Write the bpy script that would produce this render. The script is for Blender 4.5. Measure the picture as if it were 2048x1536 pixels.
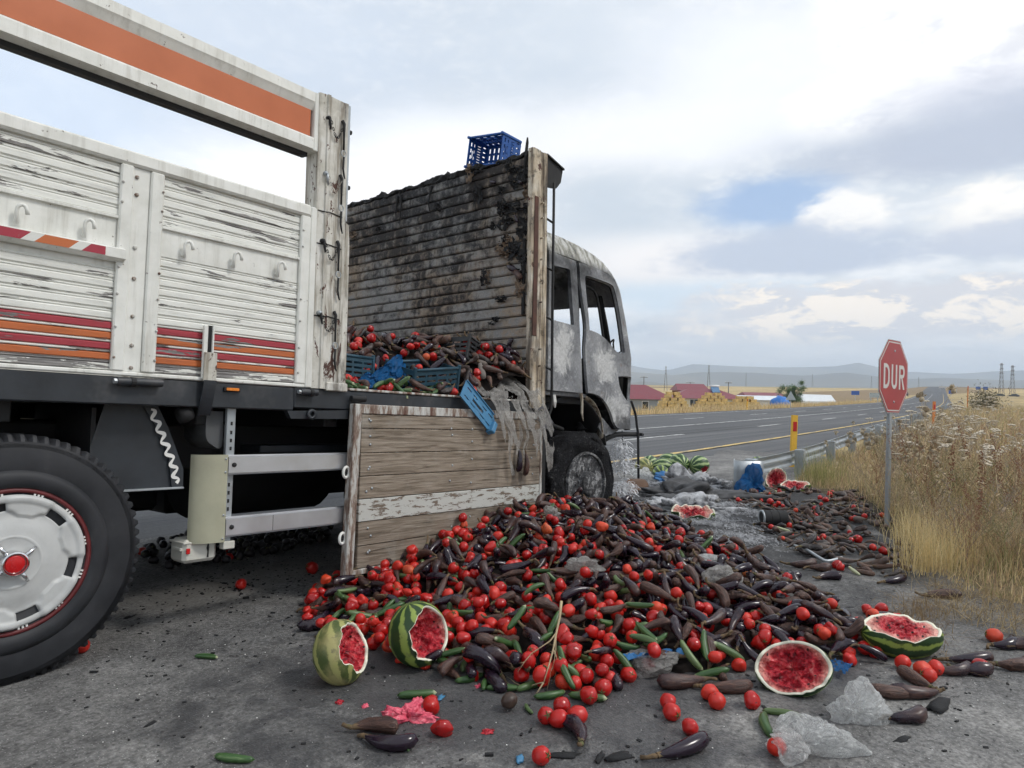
import bpy, bmesh, math, random
import numpy as np
from mathutils import Vector, Matrix, noise as mnoise
from mathutils.geometry import tessellate_polygon

R = random.Random(7)
scene = bpy.context.scene
for _o in list(bpy.data.objects):
    bpy.data.objects.remove(_o)
COL = scene.collection
rad = math.radians

# ------------------------------------------------------------------ camera
cam_data = bpy.data.cameras.new('camera')
cam = bpy.data.objects.new('camera', cam_data)
COL.objects.link(cam)
cam_data.sensor_width = 36.0
cam_data.lens = 24.43
cam_data.clip_start = 0.05
cam_data.clip_end = 60000
CR = ((0.62964901, -0.01770356, -0.77667800, 0.0),
      (-0.77667127, 0.00881445, -0.62984446, 0.0),
      (0.01799648, 0.99980443, -0.00819983, 1.2),
      (0, 0, 0, 1))
cam.matrix_world = Matrix(CR)
scene.camera = cam

# ------------------------------------------------------------------ render / exposure
scene.render.engine = 'CYCLES'
scene.cycles.use_denoising = True
scene.cycles.max_bounces = 5
scene.cycles.diffuse_bounces = 3
scene.cycles.use_adaptive_sampling = True
scene.cycles.adaptive_threshold = .03
scene.cycles.glossy_bounces = 3
scene.cycles.transparent_max_bounces = 12
scene.cycles.volume_bounces = 1
scene.view_settings.view_transform = 'Standard'
scene.view_settings.look = 'None'
scene.view_settings.gamma = 1.0
scene.view_settings.use_curve_mapping = False
scene.view_settings.exposure = 0.26

SUN_AZ, SUN_EL = rad(-62), rad(50)          # azimuth measured from +X towards +Y


# ------------------------------------------------------------------ node helper
class NT:
    """small wrapper to write node trees as expressions"""
    def __init__(self, tree):
        self.t = tree; self.n = tree.nodes; self.l = tree.links
    def node(self, kind, **kw):
        nd = self.n.new(kind)
        for k, v in kw.items():
            setattr(nd, k, v)
        return nd
    def put(self, sock, v):
        if v is None: return
        if isinstance(v, bpy.types.NodeSocket): self.l.new(v, sock)
        elif isinstance(v, (tuple, list)) and sock.type == 'RGBA' and len(v) == 3: sock.default_value = (*v, 1)
        else: sock.default_value = v
    def m(self, op, a, b=None, c=None, clamp=False):
        nd = self.node('ShaderNodeMath', operation=op, use_clamp=clamp)
        self.put(nd.inputs[0], a)
        if b is not None: self.put(nd.inputs[1], b)
        if c is not None: self.put(nd.inputs[2], c)
        return nd.outputs[0]
    def add(self, a, b): return self.m('ADD', a, b)
    def sub(self, a, b): return self.m('SUBTRACT', a, b)
    def mul(self, a, b): return self.m('MULTIPLY', a, b)
    def mx(self, a, b): return self.m('MAXIMUM', a, b)
    def mn(self, a, b): return self.m('MINIMUM', a, b)
    def v(self, op, a, b=None, s=None):
        nd = self.node('ShaderNodeVectorMath', operation=op)
        self.put(nd.inputs[0], a)
        if b is not None: self.put(nd.inputs[1], b)
        if s is not None: self.put(nd.inputs['Scale'], s)
        return nd.outputs['Value'] if op in ('LENGTH', 'DOT_PRODUCT', 'DISTANCE') else nd.outputs[0]
    def sep(self, vec):
        nd = self.node('ShaderNodeSeparateXYZ'); self.put(nd.inputs[0], vec); return nd.outputs
    def comb(self, x, y, z):
        nd = self.node('ShaderNodeCombineXYZ')
        for i, q in enumerate((x, y, z)): self.put(nd.inputs[i], q)
        return nd.outputs[0]
    def step(self, x, a, b, lo=0.0, hi=1.0):
        nd = self.node('ShaderNodeMapRange', interpolation_type='SMOOTHSTEP')
        for i, q in enumerate((x, a, b, lo, hi)): self.put(nd.inputs[i], q)
        return nd.outputs[0]
    def lin(self, x, a, b, lo=0.0, hi=1.0):
        nd = self.node('ShaderNodeMapRange'); nd.clamp = True
        for i, q in enumerate((x, a, b, lo, hi)): self.put(nd.inputs[i], q)
        return nd.outputs[0]
    def noise(self, vec, scale=5, detail=4, rough=.55, dist=0.0):
        nd = self.node('ShaderNodeTexNoise')
        self.put(nd.inputs['Vector'], vec)
        nd.inputs['Scale'].default_value = scale; nd.inputs['Detail'].default_value = min(detail, 5)
        nd.inputs['Roughness'].default_value = rough; nd.inputs['Distortion'].default_value = dist
        return nd.outputs[0]
    def voro(self, vec, scale=5, out='Distance', feature='F1', rnd=1.0):
        nd = self.node('ShaderNodeTexVoronoi', feature=feature)
        self.put(nd.inputs['Vector'], vec); nd.inputs['Scale'].default_value = scale
        nd.inputs['Randomness'].default_value = rnd
        return nd.outputs[out]
    def mix(self, f, a, b, mode='MIX'):
        nd = self.node('ShaderNodeMix', data_type='RGBA', blend_type=mode)
        self.put(nd.inputs[0], f); self.put(nd.inputs[6], a); self.put(nd.inputs[7], b)
        return nd.outputs[2]
    def obj(self): return self.node('ShaderNodeTexCoord').outputs['Object']
    def gen(self): return self.node('ShaderNodeTexCoord').outputs['Generated']
    def pos(self): return self.node('ShaderNodeNewGeometry').outputs['Position']
    def rnd(self):
        a = self.node('ShaderNodeObjectInfo').outputs['Random']
        b = self.node('ShaderNodeNewGeometry').outputs['Random Per Island']
        return self.m('FRACT', self.add(self.mul(a, 1.0), self.mul(b, 7.31)))
    def ornd(self): return self.node('ShaderNodeObjectInfo').outputs['Random']
    def ramp(self, f, stops, interp='LINEAR'):
        nd = self.node('ShaderNodeValToRGB'); cr = nd.color_ramp; cr.interpolation = interp
        while len(cr.elements) < len(stops): cr.elements.new(.5)
        for e, (p, c) in zip(cr.elements, stops):
            e.position = p; e.color = (*c, 1)
        self.put(nd.inputs[0], f); return nd.outputs[0]
    def bump(self, h, strength=.4, dist=.01, normal=None):
        nd = self.node('ShaderNodeBump')
        nd.inputs['Strength'].default_value = strength; nd.inputs['Distance'].default_value = dist
        self.put(nd.inputs['Height'], h)
        if normal is not None: self.put(nd.inputs['Normal'], normal)
        return nd.outputs[0]
    def attr(self, name): return self.node('ShaderNodeAttribute', attribute_name=name).outputs['Color']


# ------------------------------------------------------------------ world: nishita sky behind a broken cloud cover
world = bpy.data.worlds.new('World'); scene.world = world; world.use_nodes = True
world.cycles.sampling_method = 'NONE'       # the cloud cover is nearly even: no importance map needed
W = NT(world.node_tree)
W.n.clear()
sky = W.node('ShaderNodeTexSky', sky_type='NISHITA')
sky.sun_disc = False; sky.sun_elevation = SUN_EL; sky.sun_rotation = rad(90) - SUN_AZ
sky.air_density = 1.0; sky.dust_density = 1.6; sky.altitude = 1700
dirv = W.v('NORMALIZE', W.gen())
dx, dy, dz = W.sep(dirv)
zc = W.m('MAXIMUM', dz, 0.0)
az = W.mul(W.m('ARCTAN2', dy, dx), 57.2958)
el = W.mul(W.m('ARCSINE', dz), 57.2958)
# cloud-deck coordinates (flat layer above, compressed to the horizon)
inv = W.m('DIVIDE', 1.0, W.add(zc, 0.10))
deck = W.comb(W.mul(dx, inv), W.mul(dy, inv), 0.0)
n_big = W.noise(deck, 0.9, 4, .55, .4)
ang = W.comb(W.mul(az, .11), W.mul(el, .24), 1.3)
n_bil = W.noise(ang, 1.5, 5, .58, .25)
n_edge = W.noise(W.v('ADD', ang, (3.1, 9.2, 4)), 4.0, 5, .62, .2)
wob = W.sub(n_bil, .5)
wob2 = W.sub(n_edge, .5)
def blob(a0, e0, wa, we, soft=.45, w1=.9, w2=.6, flat=False):
    """a cloud mass around azimuth a0, elevation e0 (degrees) with a billowing outline"""
    qa = W.m('DIVIDE', W.sub(az, a0), wa); qe = W.m('DIVIDE', W.sub(el, e0), we)
    if flat: qe = W.m('MULTIPLY', qe, W.lin(qe, -1, 1, 1.6, .9))
    d = W.m('SQRT', W.add(W.mul(qa, qa), W.mul(qe, qe)))
    d = W.add(d, W.add(W.mul(wob, w1), W.mul(wob2, w2)))
    return W.step(d, 1 + soft, 1 - soft)
nish = W.v('MULTIPLY', sky.outputs[0], (.085, .085, .085))
clear = W.mix(.6, nish, (.44, .62, .92))
# general veil: pale grey with soft blue-grey thick parts
veil = W.ramp(W.add(W.mul(n_big, .75), W.mul(n_bil, .25)), [(.32, (.50, .575, .675)), (.50, (.66, .71, .775)), (.64, (.93, .94, .96))])
veil = W.mix(W.mul(W.step(n_edge, .42, .70), .35), veil, (.98, .98, .98))
col = veil
def lay(col, mask, c, k=1.0):
    return W.mix(W.mul(mask, k) if k != 1.0 else mask, col, c)
# left: thin blue showing, bright gap above the truck bed
col = lay(col, blob(73, 17, 11, 8, .7), (.66, .77, .94), .75)
col = lay(col, blob(57, 13, 10, 5.5, .6), (1.08, 1.08, 1.08), .97)
col = lay(col, blob(46, 17.5, 8, 4.2, .6), (1.05, 1.05, 1.05), .9)
col = lay(col, blob(60, 25, 16, 5, .7), (.62, .70, .82), .7)
col = lay(col, blob(36, 27, 9, 5, .8), (.60, .67, .76), .75)
col = lay(col, blob(30, 20, 12, 2.6, .7), (1.0, 1.0, 1.02), .75)
col = lay(col, blob(31, 14.2, 6, 3.0, .7), (.56, .63, .71), .85)
# right: blown-out tower, grey bank under it, blue gap, cumulus rows
col = lay(col, blob(20, 23.5, 9, 4.5, .8), (.93, .95, 1.0), .8)
col = lay(col, blob(6, 27, 9.5, 7.0, .22, .5, .6), W.mix(W.step(W.add(W.mul(n_bil, .7), W.mul(n_edge, .3)), .36, .54), (.80, .81, .85), (1.06, 1.06, 1.06)), .97)
col = lay(col, blob(13.0, 20.6, 4.6, 2.3, .32, .6, .7), (1.02, 1.02, 1.02), .92)
col = lay(col, blob(4, 20.2, 8, 1.7, .5, .9, .9), (.72, .74, .83), .7)
col = lay(col, blob(4, 17.0, 13, 2.6, .55, .7, .6, True), (.47, .52, .63), .92)
col = lay(col, blob(18.6, 14.5, 5.2, 1.9, .45, .8, .6), clear, .95)
col = lay(col, blob(27, 10.4, 8, 1.9, .7), (1.0, .955, .93), .8)
col = lay(col, blob(13.4, 13.2, 2.9, 1.9, .34, 1.3, 1.2), (1.02, .99, .95), .9)
col = lay(col, blob(3.0, 12.4, 5.4, 2.0, .34, 1.3, 1.2), (1.04, 1.0, .94), .9)
col = lay(col, blob(17.0, 10.4, 9.0, 2.0, .35, .9, .8, True), (.50, .565, .69), .95)
col = lay(col, blob(2.0, 10.6, 6.5, 1.8, .35, .9, .8, True), (.55, .60, .71), .9)
col = lay(col, blob(24, 7.6, 9, 1.2, .6), (.63, .76, .88), .8)
lowcum = W.mul(W.step(W.add(el, W.mul(wob2, 3)), 8.8, 7.6), W.step(el, 3.2, 5.2))
cumn = W.noise(W.comb(W.mul(az, .16), W.mul(el, .36), 8.0), 1.6, 5, .66, .45)
col = lay(col, W.mul(lowcum, W.step(W.add(az, W.mul(wob, 16)), 27, 21)), (.70, .69, .72), .9)
col = lay(col, W.mul(W.mul(lowcum, W.step(cumn, .46, .57)), W.step(W.add(az, W.mul(wob, 16)), 25, 20)), (1.10, .985, .85), .9)
# haze band above the horizon
col = lay(col, W.step(W.add(el, W.mul(wob, 3)), 4.6, 1.6), (.80, .80, .82), .9)
# everything below the horizon is earth-coloured
col = lay(col, W.step(dz, 0.0, -.02), (.22, .20, .17))
bg = W.node('ShaderNodeBackground'); W.put(bg.inputs[0], col); bg.inputs[1].default_value = 1.0
wo = W.node('ShaderNodeOutputWorld'); W.l.new(bg.outputs[0], wo.inputs[0])

# ------------------------------------------------------------------ sun (veiled by cloud: weak and wide)
sd = bpy.data.lights.new('sun', 'SUN'); sd.energy = 1.5; sd.angle = rad(12); sd.color = (1.0, .965, .91)
sun = bpy.data.objects.new('sun', sd); COL.objects.link(sun)
sv = Vector((math.cos(SUN_EL) * math.cos(SUN_AZ), math.cos(SUN_EL) * math.sin(SUN_AZ), math.sin(SUN_EL)))
sun.rotation_euler = sv.to_track_quat('Z', 'Y').to_euler()


# ------------------------------------------------------------------ mesh helpers
class MB:
    """collects geometry for ONE mesh object"""
    def __init__(self):
        self.v = []; self.f = []; self.mi = []; self.c = []; self.cur = 0
    def addv(self, p):
        self.v.append((p[0], p[1], p[2])); return len(self.v) - 1
    def face(self, *idx):
        self.f.append(tuple(idx)); self.mi.append(self.cur)
    def merge(self, verts, faces, mi=None):
        o = len(self.v)
        self.v.extend([tuple(p) for p in verts])
        for k, f in enumerate(faces):
            self.f.append(tuple(i + o for i in f)); self.mi.append(self.cur if mi is None else mi[k])
    def box(self, x0, x1, y0, y1, z0, z1, ch=0.0, M=None):
        """box, optionally with chamfered edges"""
        cx, cy, cz = (x0 + x1) / 2, (y0 + y1) / 2, (z0 + z1) / 2
        hx, hy, hz = abs(x1 - x0) / 2, abs(y1 - y0) / 2, abs(z1 - z0) / 2
        if ch <= 0:
            vs = [(cx + sx * hx, cy + sy * hy, cz + sz * hz) for sx in (-1, 1) for sy in (-1, 1) for sz in (-1, 1)]
            fs = [(0, 1, 3, 2), (4, 6, 7, 5), (0, 4, 5, 1), (2, 3, 7, 6), (0, 2, 6, 4), (1, 5, 7, 3)]
        else:
            c = min(ch, hx * .49, hy * .49, hz * .49)
            vs = []; ix = {}
            for sx in (-1, 1):
                for sy in (-1, 1):
                    for sz in (-1, 1):
                        for a in range(3):
                            h = [hx - c, hy - c, hz - c]; h[a] = (hx, hy, hz)[a]
                            ix[(sx, sy, sz, a)] = len(vs)
                            vs.append((cx + sx * h[0], cy + sy * h[1], cz + sz * h[2]))
            fs = []
            for s in (-1, 1):
                q = [ix[(s, a, b, 0)] for a, b in ((-1, -1), (1, -1), (1, 1), (-1, 1))]; fs.append(q if s > 0 else q[::-1])
                q = [ix[(a, s, b, 1)] for a, b in ((-1, -1), (-1, 1), (1, 1), (1, -1))]; fs.append(q if s > 0 else q[::-1])
                q = [ix[(a, b, s, 2)] for a, b in ((-1, -1), (1, -1), (1, 1), (-1, 1))]; fs.append(q if s > 0 else q[::-1])
            for a in (-1, 1):
                for b in (-1, 1):
                    fs.append([ix[(a, b, -1, 0)], ix[(a, b, 1, 0)], ix[(a, b, 1, 1)], ix[(a, b, -1, 1)]])
                    fs.append([ix[(a, -1, b, 0)], ix[(a, 1, b, 0)], ix[(a, 1, b, 2)], ix[(a, -1, b, 2)]])
                    fs.append([ix[(-1, a, b, 1)], ix[(1, a, b, 1)], ix[(1, a, b, 2)], ix[(-1, a, b, 2)]])
                    for d in (-1, 1):
                        fs.append([ix[(a, b, d, 0)], ix[(a, b, d, 1)], ix[(a, b, d, 2)]])
        if M is not None: vs = [tuple(M @ Vector(p)) for p in vs]
        self.merge(vs, fs); return self
    def prism(self, poly, f0, f1):
        """extrude a closed 2D polygon between the mappings f0(u,v) and f1(u,v)"""
        n = len(poly)
        a = [self.addv(f0(*p)) for p in poly]; b = [self.addv(f1(*p)) for p in poly]
        for i in range(n):
            j = (i + 1) % n
            self.face(a[i], a[j], b[j], b[i])
        tri = tessellate_polygon([[Vector((p[0], p[1], 0)) for p in poly]])
        for t in tri:
            self.face(a[t[0]], a[t[1]], a[t[2]]); self.face(b[t[2]], b[t[1]], b[t[0]])
        return self
    def tube(self, pts, r, n=8, caps=True):
        pts = [Vector(p) for p in pts]
        if not isinstance(r, (list, tuple)): r = [r] * len(pts)
        rings = []
        up = None
        for i, p in enumerate(pts):
            t = (pts[min(i + 1, len(pts) - 1)] - pts[max(i - 1, 0)])
            if t.length < 1e-9: t = Vector((0, 0, 1))
            t.normalize()
            if up is None:
                up = Vector((0, 0, 1)) if abs(t.z) < .9 else Vector((1, 0, 0))
            a = t.cross(up)
            if a.length < 1e-6: a = t.orthogonal()
            a.normalize(); b = a.cross(t); up = b
            rings.append([self.addv(p + (a * math.cos(k * 2 * math.pi / n) + b * math.sin(k * 2 * math.pi / n)) * r[i]) for k in range(n)])
        for q in range(len(rings) - 1):
            for k in range(n):
                self.face(rings[q][k], rings[q][(k + 1) % n], rings[q + 1][(k + 1) % n], rings[q + 1][k])
        if caps:
            self.face(*rings[0][::-1]); self.face(*rings[-1])
        return self
    def lathe(self, prof, n=24, M=None, closed=False):
        """profile of (radius, height) spun round local Z"""
        rings = []
        for (r, h) in prof:
            ring = []
            for k in range(n):
                p = Vector((r * math.cos(2 * math.pi * k / n), r * math.sin(2 * math.pi * k / n), h))
                if M is not None: p = M @ p
                ring.append(self.addv(p))
            rings.append(ring)
        for q in range(len(rings) - 1):
            for k in range(n):
                self.face(rings[q][k], rings[q][(k + 1) % n], rings[q + 1][(k + 1) % n], rings[q + 1][k])
        if not closed:
            if prof[0][0] > 1e-6: self.face(*rings[0][::-1])
            if prof[-1][0] > 1e-6: self.face(*rings[-1])
        else:
            for k in range(n):
                self.face(rings[-1][k], rings[-1][(k + 1) % n], rings[0][(k + 1) % n], rings[0][k])
        return self
    def grid(self, fn, nu, nv, keep=None):
        ids = [[self.addv(fn(i / nu, j / nv)) for j in range(nv + 1)] for i in range(nu + 1)]
        for i in range(nu):
            for j in range(nv):
                if keep is None or keep((i + .5) / nu, (j + .5) / nv):
                    self.face(ids[i][j], ids[i + 1][j], ids[i + 1][j + 1], ids[i][j + 1])
        return self
    def sheet(self, loops, fmap, maxedge=None):
        """flat polygon with holes (loops[0] outer), mapped to 3D by fmap(u, v)"""
        vs = [Vector((p[0], p[1], 0)) for lp in loops for p in lp]
        tri = tessellate_polygon([[Vector((p[0], p[1], 0)) for p in lp] for lp in loops])
        bm = bmesh.new()
        bv = [bm.verts.new(p) for p in vs]
        for t in tri:
            try:
                fc = bm.faces.new([bv[i] for i in t])
                if fc.normal.z < 0: fc.normal_flip()
            except ValueError: pass
        bmesh.ops.recalc_face_normals(bm, faces=bm.faces)
        if maxedge:
            for _ in range(6):
                long = [e for e in bm.edges if e.calc_length() > maxedge]
                if not long: break
                bmesh.ops.subdivide_edges(bm, edges=long, cuts=1)
                bmesh.ops.triangulate(bm, faces=bm.faces)
        bm.verts.index_update()
        self.merge([fmap(v.co.x, v.co.y) for v in bm.verts], [[v.index for v in f.verts] for f in bm.faces])
        bm.free(); return self
    def mesh(self, name, mats=(), smooth=False, angle=None):
        me = bpy.data.meshes.new(name)
        me.from_pydata(self.v, [], self.f)
        for m_ in (mats if isinstance(mats, (list, tuple)) else [mats]): me.materials.append(m_)
        if any(self.mi): me.polygons.foreach_set('material_index', self.mi)
        if smooth: me.polygons.foreach_set('use_smooth', [True] * len(me.polygons))
        if self.c:
            at = me.color_attributes.new('tint', 'FLOAT_COLOR', 'POINT')
            at.data.foreach_set('color', np.array([(*q, 1) for q in self.c], dtype=np.float32).ravel())
        me.update()
        bm = bmesh.new(); bm.from_mesh(me); bmesh.ops.recalc_face_normals(bm, faces=bm.faces) if not getattr(self, 'raw', False) else None
        if angle is not None:
            for e in bm.edges:
                if len(e.link_faces) == 2 and e.calc_face_angle(0) > angle: e.smooth = False
        bm.to_mesh(me); bm.free()
        return me
    def obj(self, name, mats, parent=None, smooth=False, angle=None, **props):
        return link(name, self.mesh(name, mats, smooth, angle), parent, **props)

def link(name, data, parent=None, M=None, **props):
    o = bpy.data.objects.new(name, data); COL.objects.link(o)
    if parent is not None: o.parent = parent
    if M is not None: o.matrix_world = M
    for k, q in props.items(): o[k] = q
    return o

def thing(name, label, category, loc=(0, 0, 0), rz=0.0, group=None, M=None):
    o = bpy.data.objects.new(name, None); COL.objects.link(o)
    o.empty_display_size = .1
    if M is not None: o.matrix_world = M
    else:
        o.location = loc; o.rotation_euler = (0, 0, rz)
    o['label'] = label; o['category'] = category
    if group: o['group'] = group
    return o

def tag(o, label, category, group=None):
    o['label'] = label; o['category'] = category
    if group: o['group'] = group
    return o

def copy_tree(o, parent=None):
    c = o.copy(); COL.objects.link(c); c.parent = parent
    for ch in list(o.children): copy_tree(ch, c)
    return c

def solid(o, t, offset=0.0):
    m_ = o.modifiers.new('thickness', 'SOLIDIFY'); m_.thickness = t; m_.offset = offset
    return o

def fbm(x, y, z=0.0, s=1.0, oct=4):
    return mnoise.fractal(Vector((x * s, y * s, z)), 1.0, 2.0, oct)
def sstep(x, a, b):
    if a == b: return float(x > a)
    t = min(1, max(0, (x - a) / (b - a))); return t * t * (3 - 2 * t)
def frame(pos, xdir, zhint=(0, 0, 1)):
    """matrix with local X along xdir and local Z near zhint"""
    x = Vector(xdir).normalized(); z = Vector(zhint); y = z.cross(x)
    if y.length < 1e-6: y = x.orthogonal()
    y.normalize(); z = x.cross(y)
    M = Matrix((x, y, z)).transposed().to_4x4(); M.translation = Vector(pos); return M
def inpoly(x, y, poly):
    c = False; n = len(poly); j = n - 1
    for i in range(n):
        if (poly[i][1] > y) != (poly[j][1] > y) and x < (poly[j][0] - poly[i][0]) * (y - poly[i][1]) / (poly[j][1] - poly[i][1]) + poly[i][0]: c = not c
        j = i
    return c
def polydist(x, y, poly):
    best = 1e9; n = len(poly)
    for i in range(n):
        ax, ay = poly[i]; bx, by = poly[(i + 1) % n]
        ex, ey = bx - ax, by - ay; t = max(0, min(1, ((x - ax) * ex + (y - ay) * ey) / (ex * ex + ey * ey + 1e-12)))
        best = min(best, math.hypot(x - ax - t * ex, y - ay - t * ey))
    return best
# ------------------------------------------------------------------ materials
def material(name, fn, rough=.6, metal=0.0, spec=.5, coat=0.0):
    """fn(N) returns dict(color=, rough=, normal=, metal=, alpha=, trans=)"""
    ma = bpy.data.materials.new(name); ma.use_nodes = True
    N = NT(ma.node_tree); N.n.clear()
    b = N.node('ShaderNodeBsdfPrincipled'); out = N.node('ShaderNodeOutputMaterial')
    r = fn(N)
    N.put(b.inputs['Base Color'], r.get('color'))
    N.put(b.inputs['Roughness'], r.get('rough', rough)); N.put(b.inputs['Metallic'], r.get('metal', metal))
    b.inputs['Specular IOR Level'].default_value = spec
    if coat: b.inputs['Coat Weight'].default_value = coat; b.inputs['Coat Roughness'].default_value = .12
    if 'normal' in r: N.put(b.inputs['Normal'], r['normal'])
    if 'alpha' in r: N.put(b.inputs['Alpha'], r['alpha'])
    if 'sss' in r:
        b.inputs['Subsurface Weight'].default_value = r['sss']; b.inputs['Subsurface Radius'].default_value = (.02, .006, .004); b.inputs['Subsurface Scale'].default_value = .3
    sh = b.outputs[0]
    if 'translucent' in r:
        t = N.node('ShaderNodeBsdfTranslucent'); N.put(t.inputs[0], r['color'])
        ms = N.node('ShaderNodeMixShader'); N.put(ms.inputs[0], r['translucent']); N.l.new(sh, ms.inputs[1]); N.l.new(t.outputs[0], ms.inputs[2]); sh = ms.outputs[0]
    if 'clear' in r:
        t = N.node('ShaderNodeBsdfTransparent')
        ms = N.node('ShaderNodeMixShader'); N.put(ms.inputs[0], r['clear']); N.l.new(sh, ms.inputs[1]); N.l.new(t.outputs[0], ms.inputs[2]); sh = ms.outputs[0]
    N.l.new(sh, out.inputs[0])
    return ma

def plain(name, c, rough=.6, metal=0.0, var=.12, scale=12, bump=.1, dirt=None, spec=.5):
    def fn(N):
        p = N.obj(); n = N.noise(p, scale, 5, .6)
        k = N.lin(n, .3, .7, 1 - var, 1 + var)
        col = N.v('SCALE', (c[0], c[1], c[2]), s=k)
        if dirt: col = N.mix(N.step(N.noise(p, scale * .35, 6, .65), dirt[1], dirt[1] + .18), col, dirt[0])
        return dict(color=col, rough=N.lin(n, .3, .7, rough - .08, rough + .08), normal=N.bump(N.noise(p, scale * 6, 3), bump, .004))
    return material(name, fn, metal=metal, spec=spec)

def m_asphalt(N):
    p = N.pos(); x, y, z = N.sep(p)
    big = N.noise(p, .55, 5, .6, .3); mid = N.noise(p, 2.6, 6, .62, .4); fine = N.noise(p, 55, 4, .6)
    grit = N.voro(p, 120); gcol = N.sep(N.voro(p, 120, 'Color'))[0]
    grit2 = N.voro(p, 38); g2c = N.sep(N.voro(p, 38, 'Color'))[1]
    base = N.ramp(N.add(N.mul(big, .55), N.mul(mid, .45)), [(.36, (.078, .076, .075)), (.50, (.142, .139, .135)), (.64, (.245, .238, .226))])
    base = N.v('SCALE', base, s=N.lin(fine, .32, .68, .52, 1.48)); base = N.v('SCALE', base, s=N.lin(N.noise(p, 13, 5, .65), .3, .7, .72, 1.28))
    # stone chips worn bright on top
    chip = N.mul(N.step(grit, .36, .18), N.step(gcol, .58, .80))
    base = N.mix(N.mul(chip, .75), base, (.36, .355, .345))
    chip2 = N.mul(N.step(grit2, .13, .07), N.step(g2c, .80, .90))
    base = N.mix(N.mul(chip2, .8), base, (.52, .51, .50))
    # pale dust strip in front of the underrun bar
    dust = N.m('SQRT', N.add(N.m('POWER', N.m('DIVIDE', N.sub(x, 2.25), .75), 2), N.m('POWER', N.m('DIVIDE', N.sub(y, 3.95), .30), 2)))
    dust = N.step(N.add(dust, N.mul(N.sub(mid, .5), 2.4)), 1.25, .3)
    base = N.mix(N.mul(dust, .55), base, (.27, .255, .23))
    # soot fallen round the burnt cab, juice and mush stains round the heap
    d = N.m('SQRT', N.add(N.m('POWER', N.m('DIVIDE', N.sub(x, 6.4), 3.4), 2), N.m('POWER', N.m('DIVIDE', N.sub(y, 3.0), 2.5), 2)))
    soot = N.step(N.add(d, N.mul(N.sub(mid, .5), 1.3)), 1.15, .55)
    base = N.mix(N.mul(soot, .88), base, (.018, .018, .020))
    d2 = N.m('SQRT', N.add(N.m('POWER', N.m('DIVIDE', N.sub(x, 2.75), 1.75), 2), N.m('POWER', N.m('DIVIDE', N.sub(y, 1.9), 1.25), 2)))
    wet = N.step(N.add(d2, N.mul(N.sub(N.noise(p, 3.4, 6, .65, .6), .5), 2.2)), 1.12, .62)
    base = N.mix(N.mul(wet, .66), base, (.030, .030, .034))
    spots = N.mul(N.step(N.noise(p, 15, 5, .7), .60, .68), .75)
    base = N.mix(spots, base, (.02, .02, .021))
    fibre = N.mul(N.step(N.noise(p, 22, 8, .75, 1.2), .55, .70), N.step(N.add(d, N.mul(N.sub(big, .5), 2)), 1.3, .7))
    base = N.mix(N.mul(fibre, .40), base, (.30, .305, .31))
    h = N.add(N.mul(fine, .5), N.add(N.mul(N.sub(1.0, grit), .6), N.mul(mid, .5)))
    rough = N.mix(wet, (.85, .85, .85), (.55, .55, .55))
    return dict(color=base, rough=rough, normal=N.bump(h, .55, .008))
ASPHALT = material('asphalt_forecourt', m_asphalt, spec=.4)

def m_highway(N):
    p = N.pos(); q = N.v('MULTIPLY', p, (.06, 1.4, 1))
    streak = N.noise(q, 1.0, 7, .6, .3); fine = N.noise(p, 30, 3)
    c = N.ramp(streak, [(.33, (.078, .080, .084)), (.52, (.108, .110, .114)), (.68, (.150, .151, .153))])
    x, y, z = N.sep(p)
    # black tyre marks sweeping along the lanes
    t = N.noise(N.v('MULTIPLY', p, (.012, 2.2, 1)), 2.2, 3, .5, .2)
    c = N.mix(N.mul(N.step(t, .56, .64), .6), c, (.028, .028, .030))
    c = N.v('SCALE', c, s=N.lin(fine, .3, .7, .85, 1.15))
    return dict(color=c, rough=.85, normal=N.bump(fine, .3, .01))
HIGHWAY = material('asphalt_highway', m_highway, spec=.3)

def m_mark(col):
    def fn(N):
        p = N.pos(); n = N.noise(N.v('MULTIPLY', p, (.6, 3, 1)), 3, 7, .7)
        return dict(color=N.mix(N.step(n, .46, .62), col, (.14, .14, .14)), rough=.7)
    return fn
MARK_W = material('road_paint_white', m_mark((.62, .62, .60)))
MARK_Y = material('road_paint_yellow', m_mark((.66, .47, .16)))

def m_soil(N):
    p = N.pos(); n = N.noise(p, 1.6, 7, .65, .4); f = N.noise(p, 26, 6, .7)
    c = N.ramp(N.add(N.mul(n, .5), N.mul(f, .5)), [(.32, (.09, .073, .052)), (.50, (.21, .165, .105)), (.66, (.38, .30, .185))])
    x, y, z = N.sep(p); d = N.m('SQRT', N.add(N.m('POWER', N.m('DIVIDE', N.sub(x, 7.0), 2.4), 2), N.m('POWER', N.m('DIVIDE', N.sub(y, 1.9), 1.1), 2)))
    c = N.mix(N.mul(N.step(N.add(d, N.mul(N.sub(n, .5), 1.2)), 1.25, .75), .85), c, (.022, .020, .019))
    return dict(color=c, rough=.95, normal=N.bump(f, .9, .03))
SOIL = material('verge_soil', m_soil, spec=.2)

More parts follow.
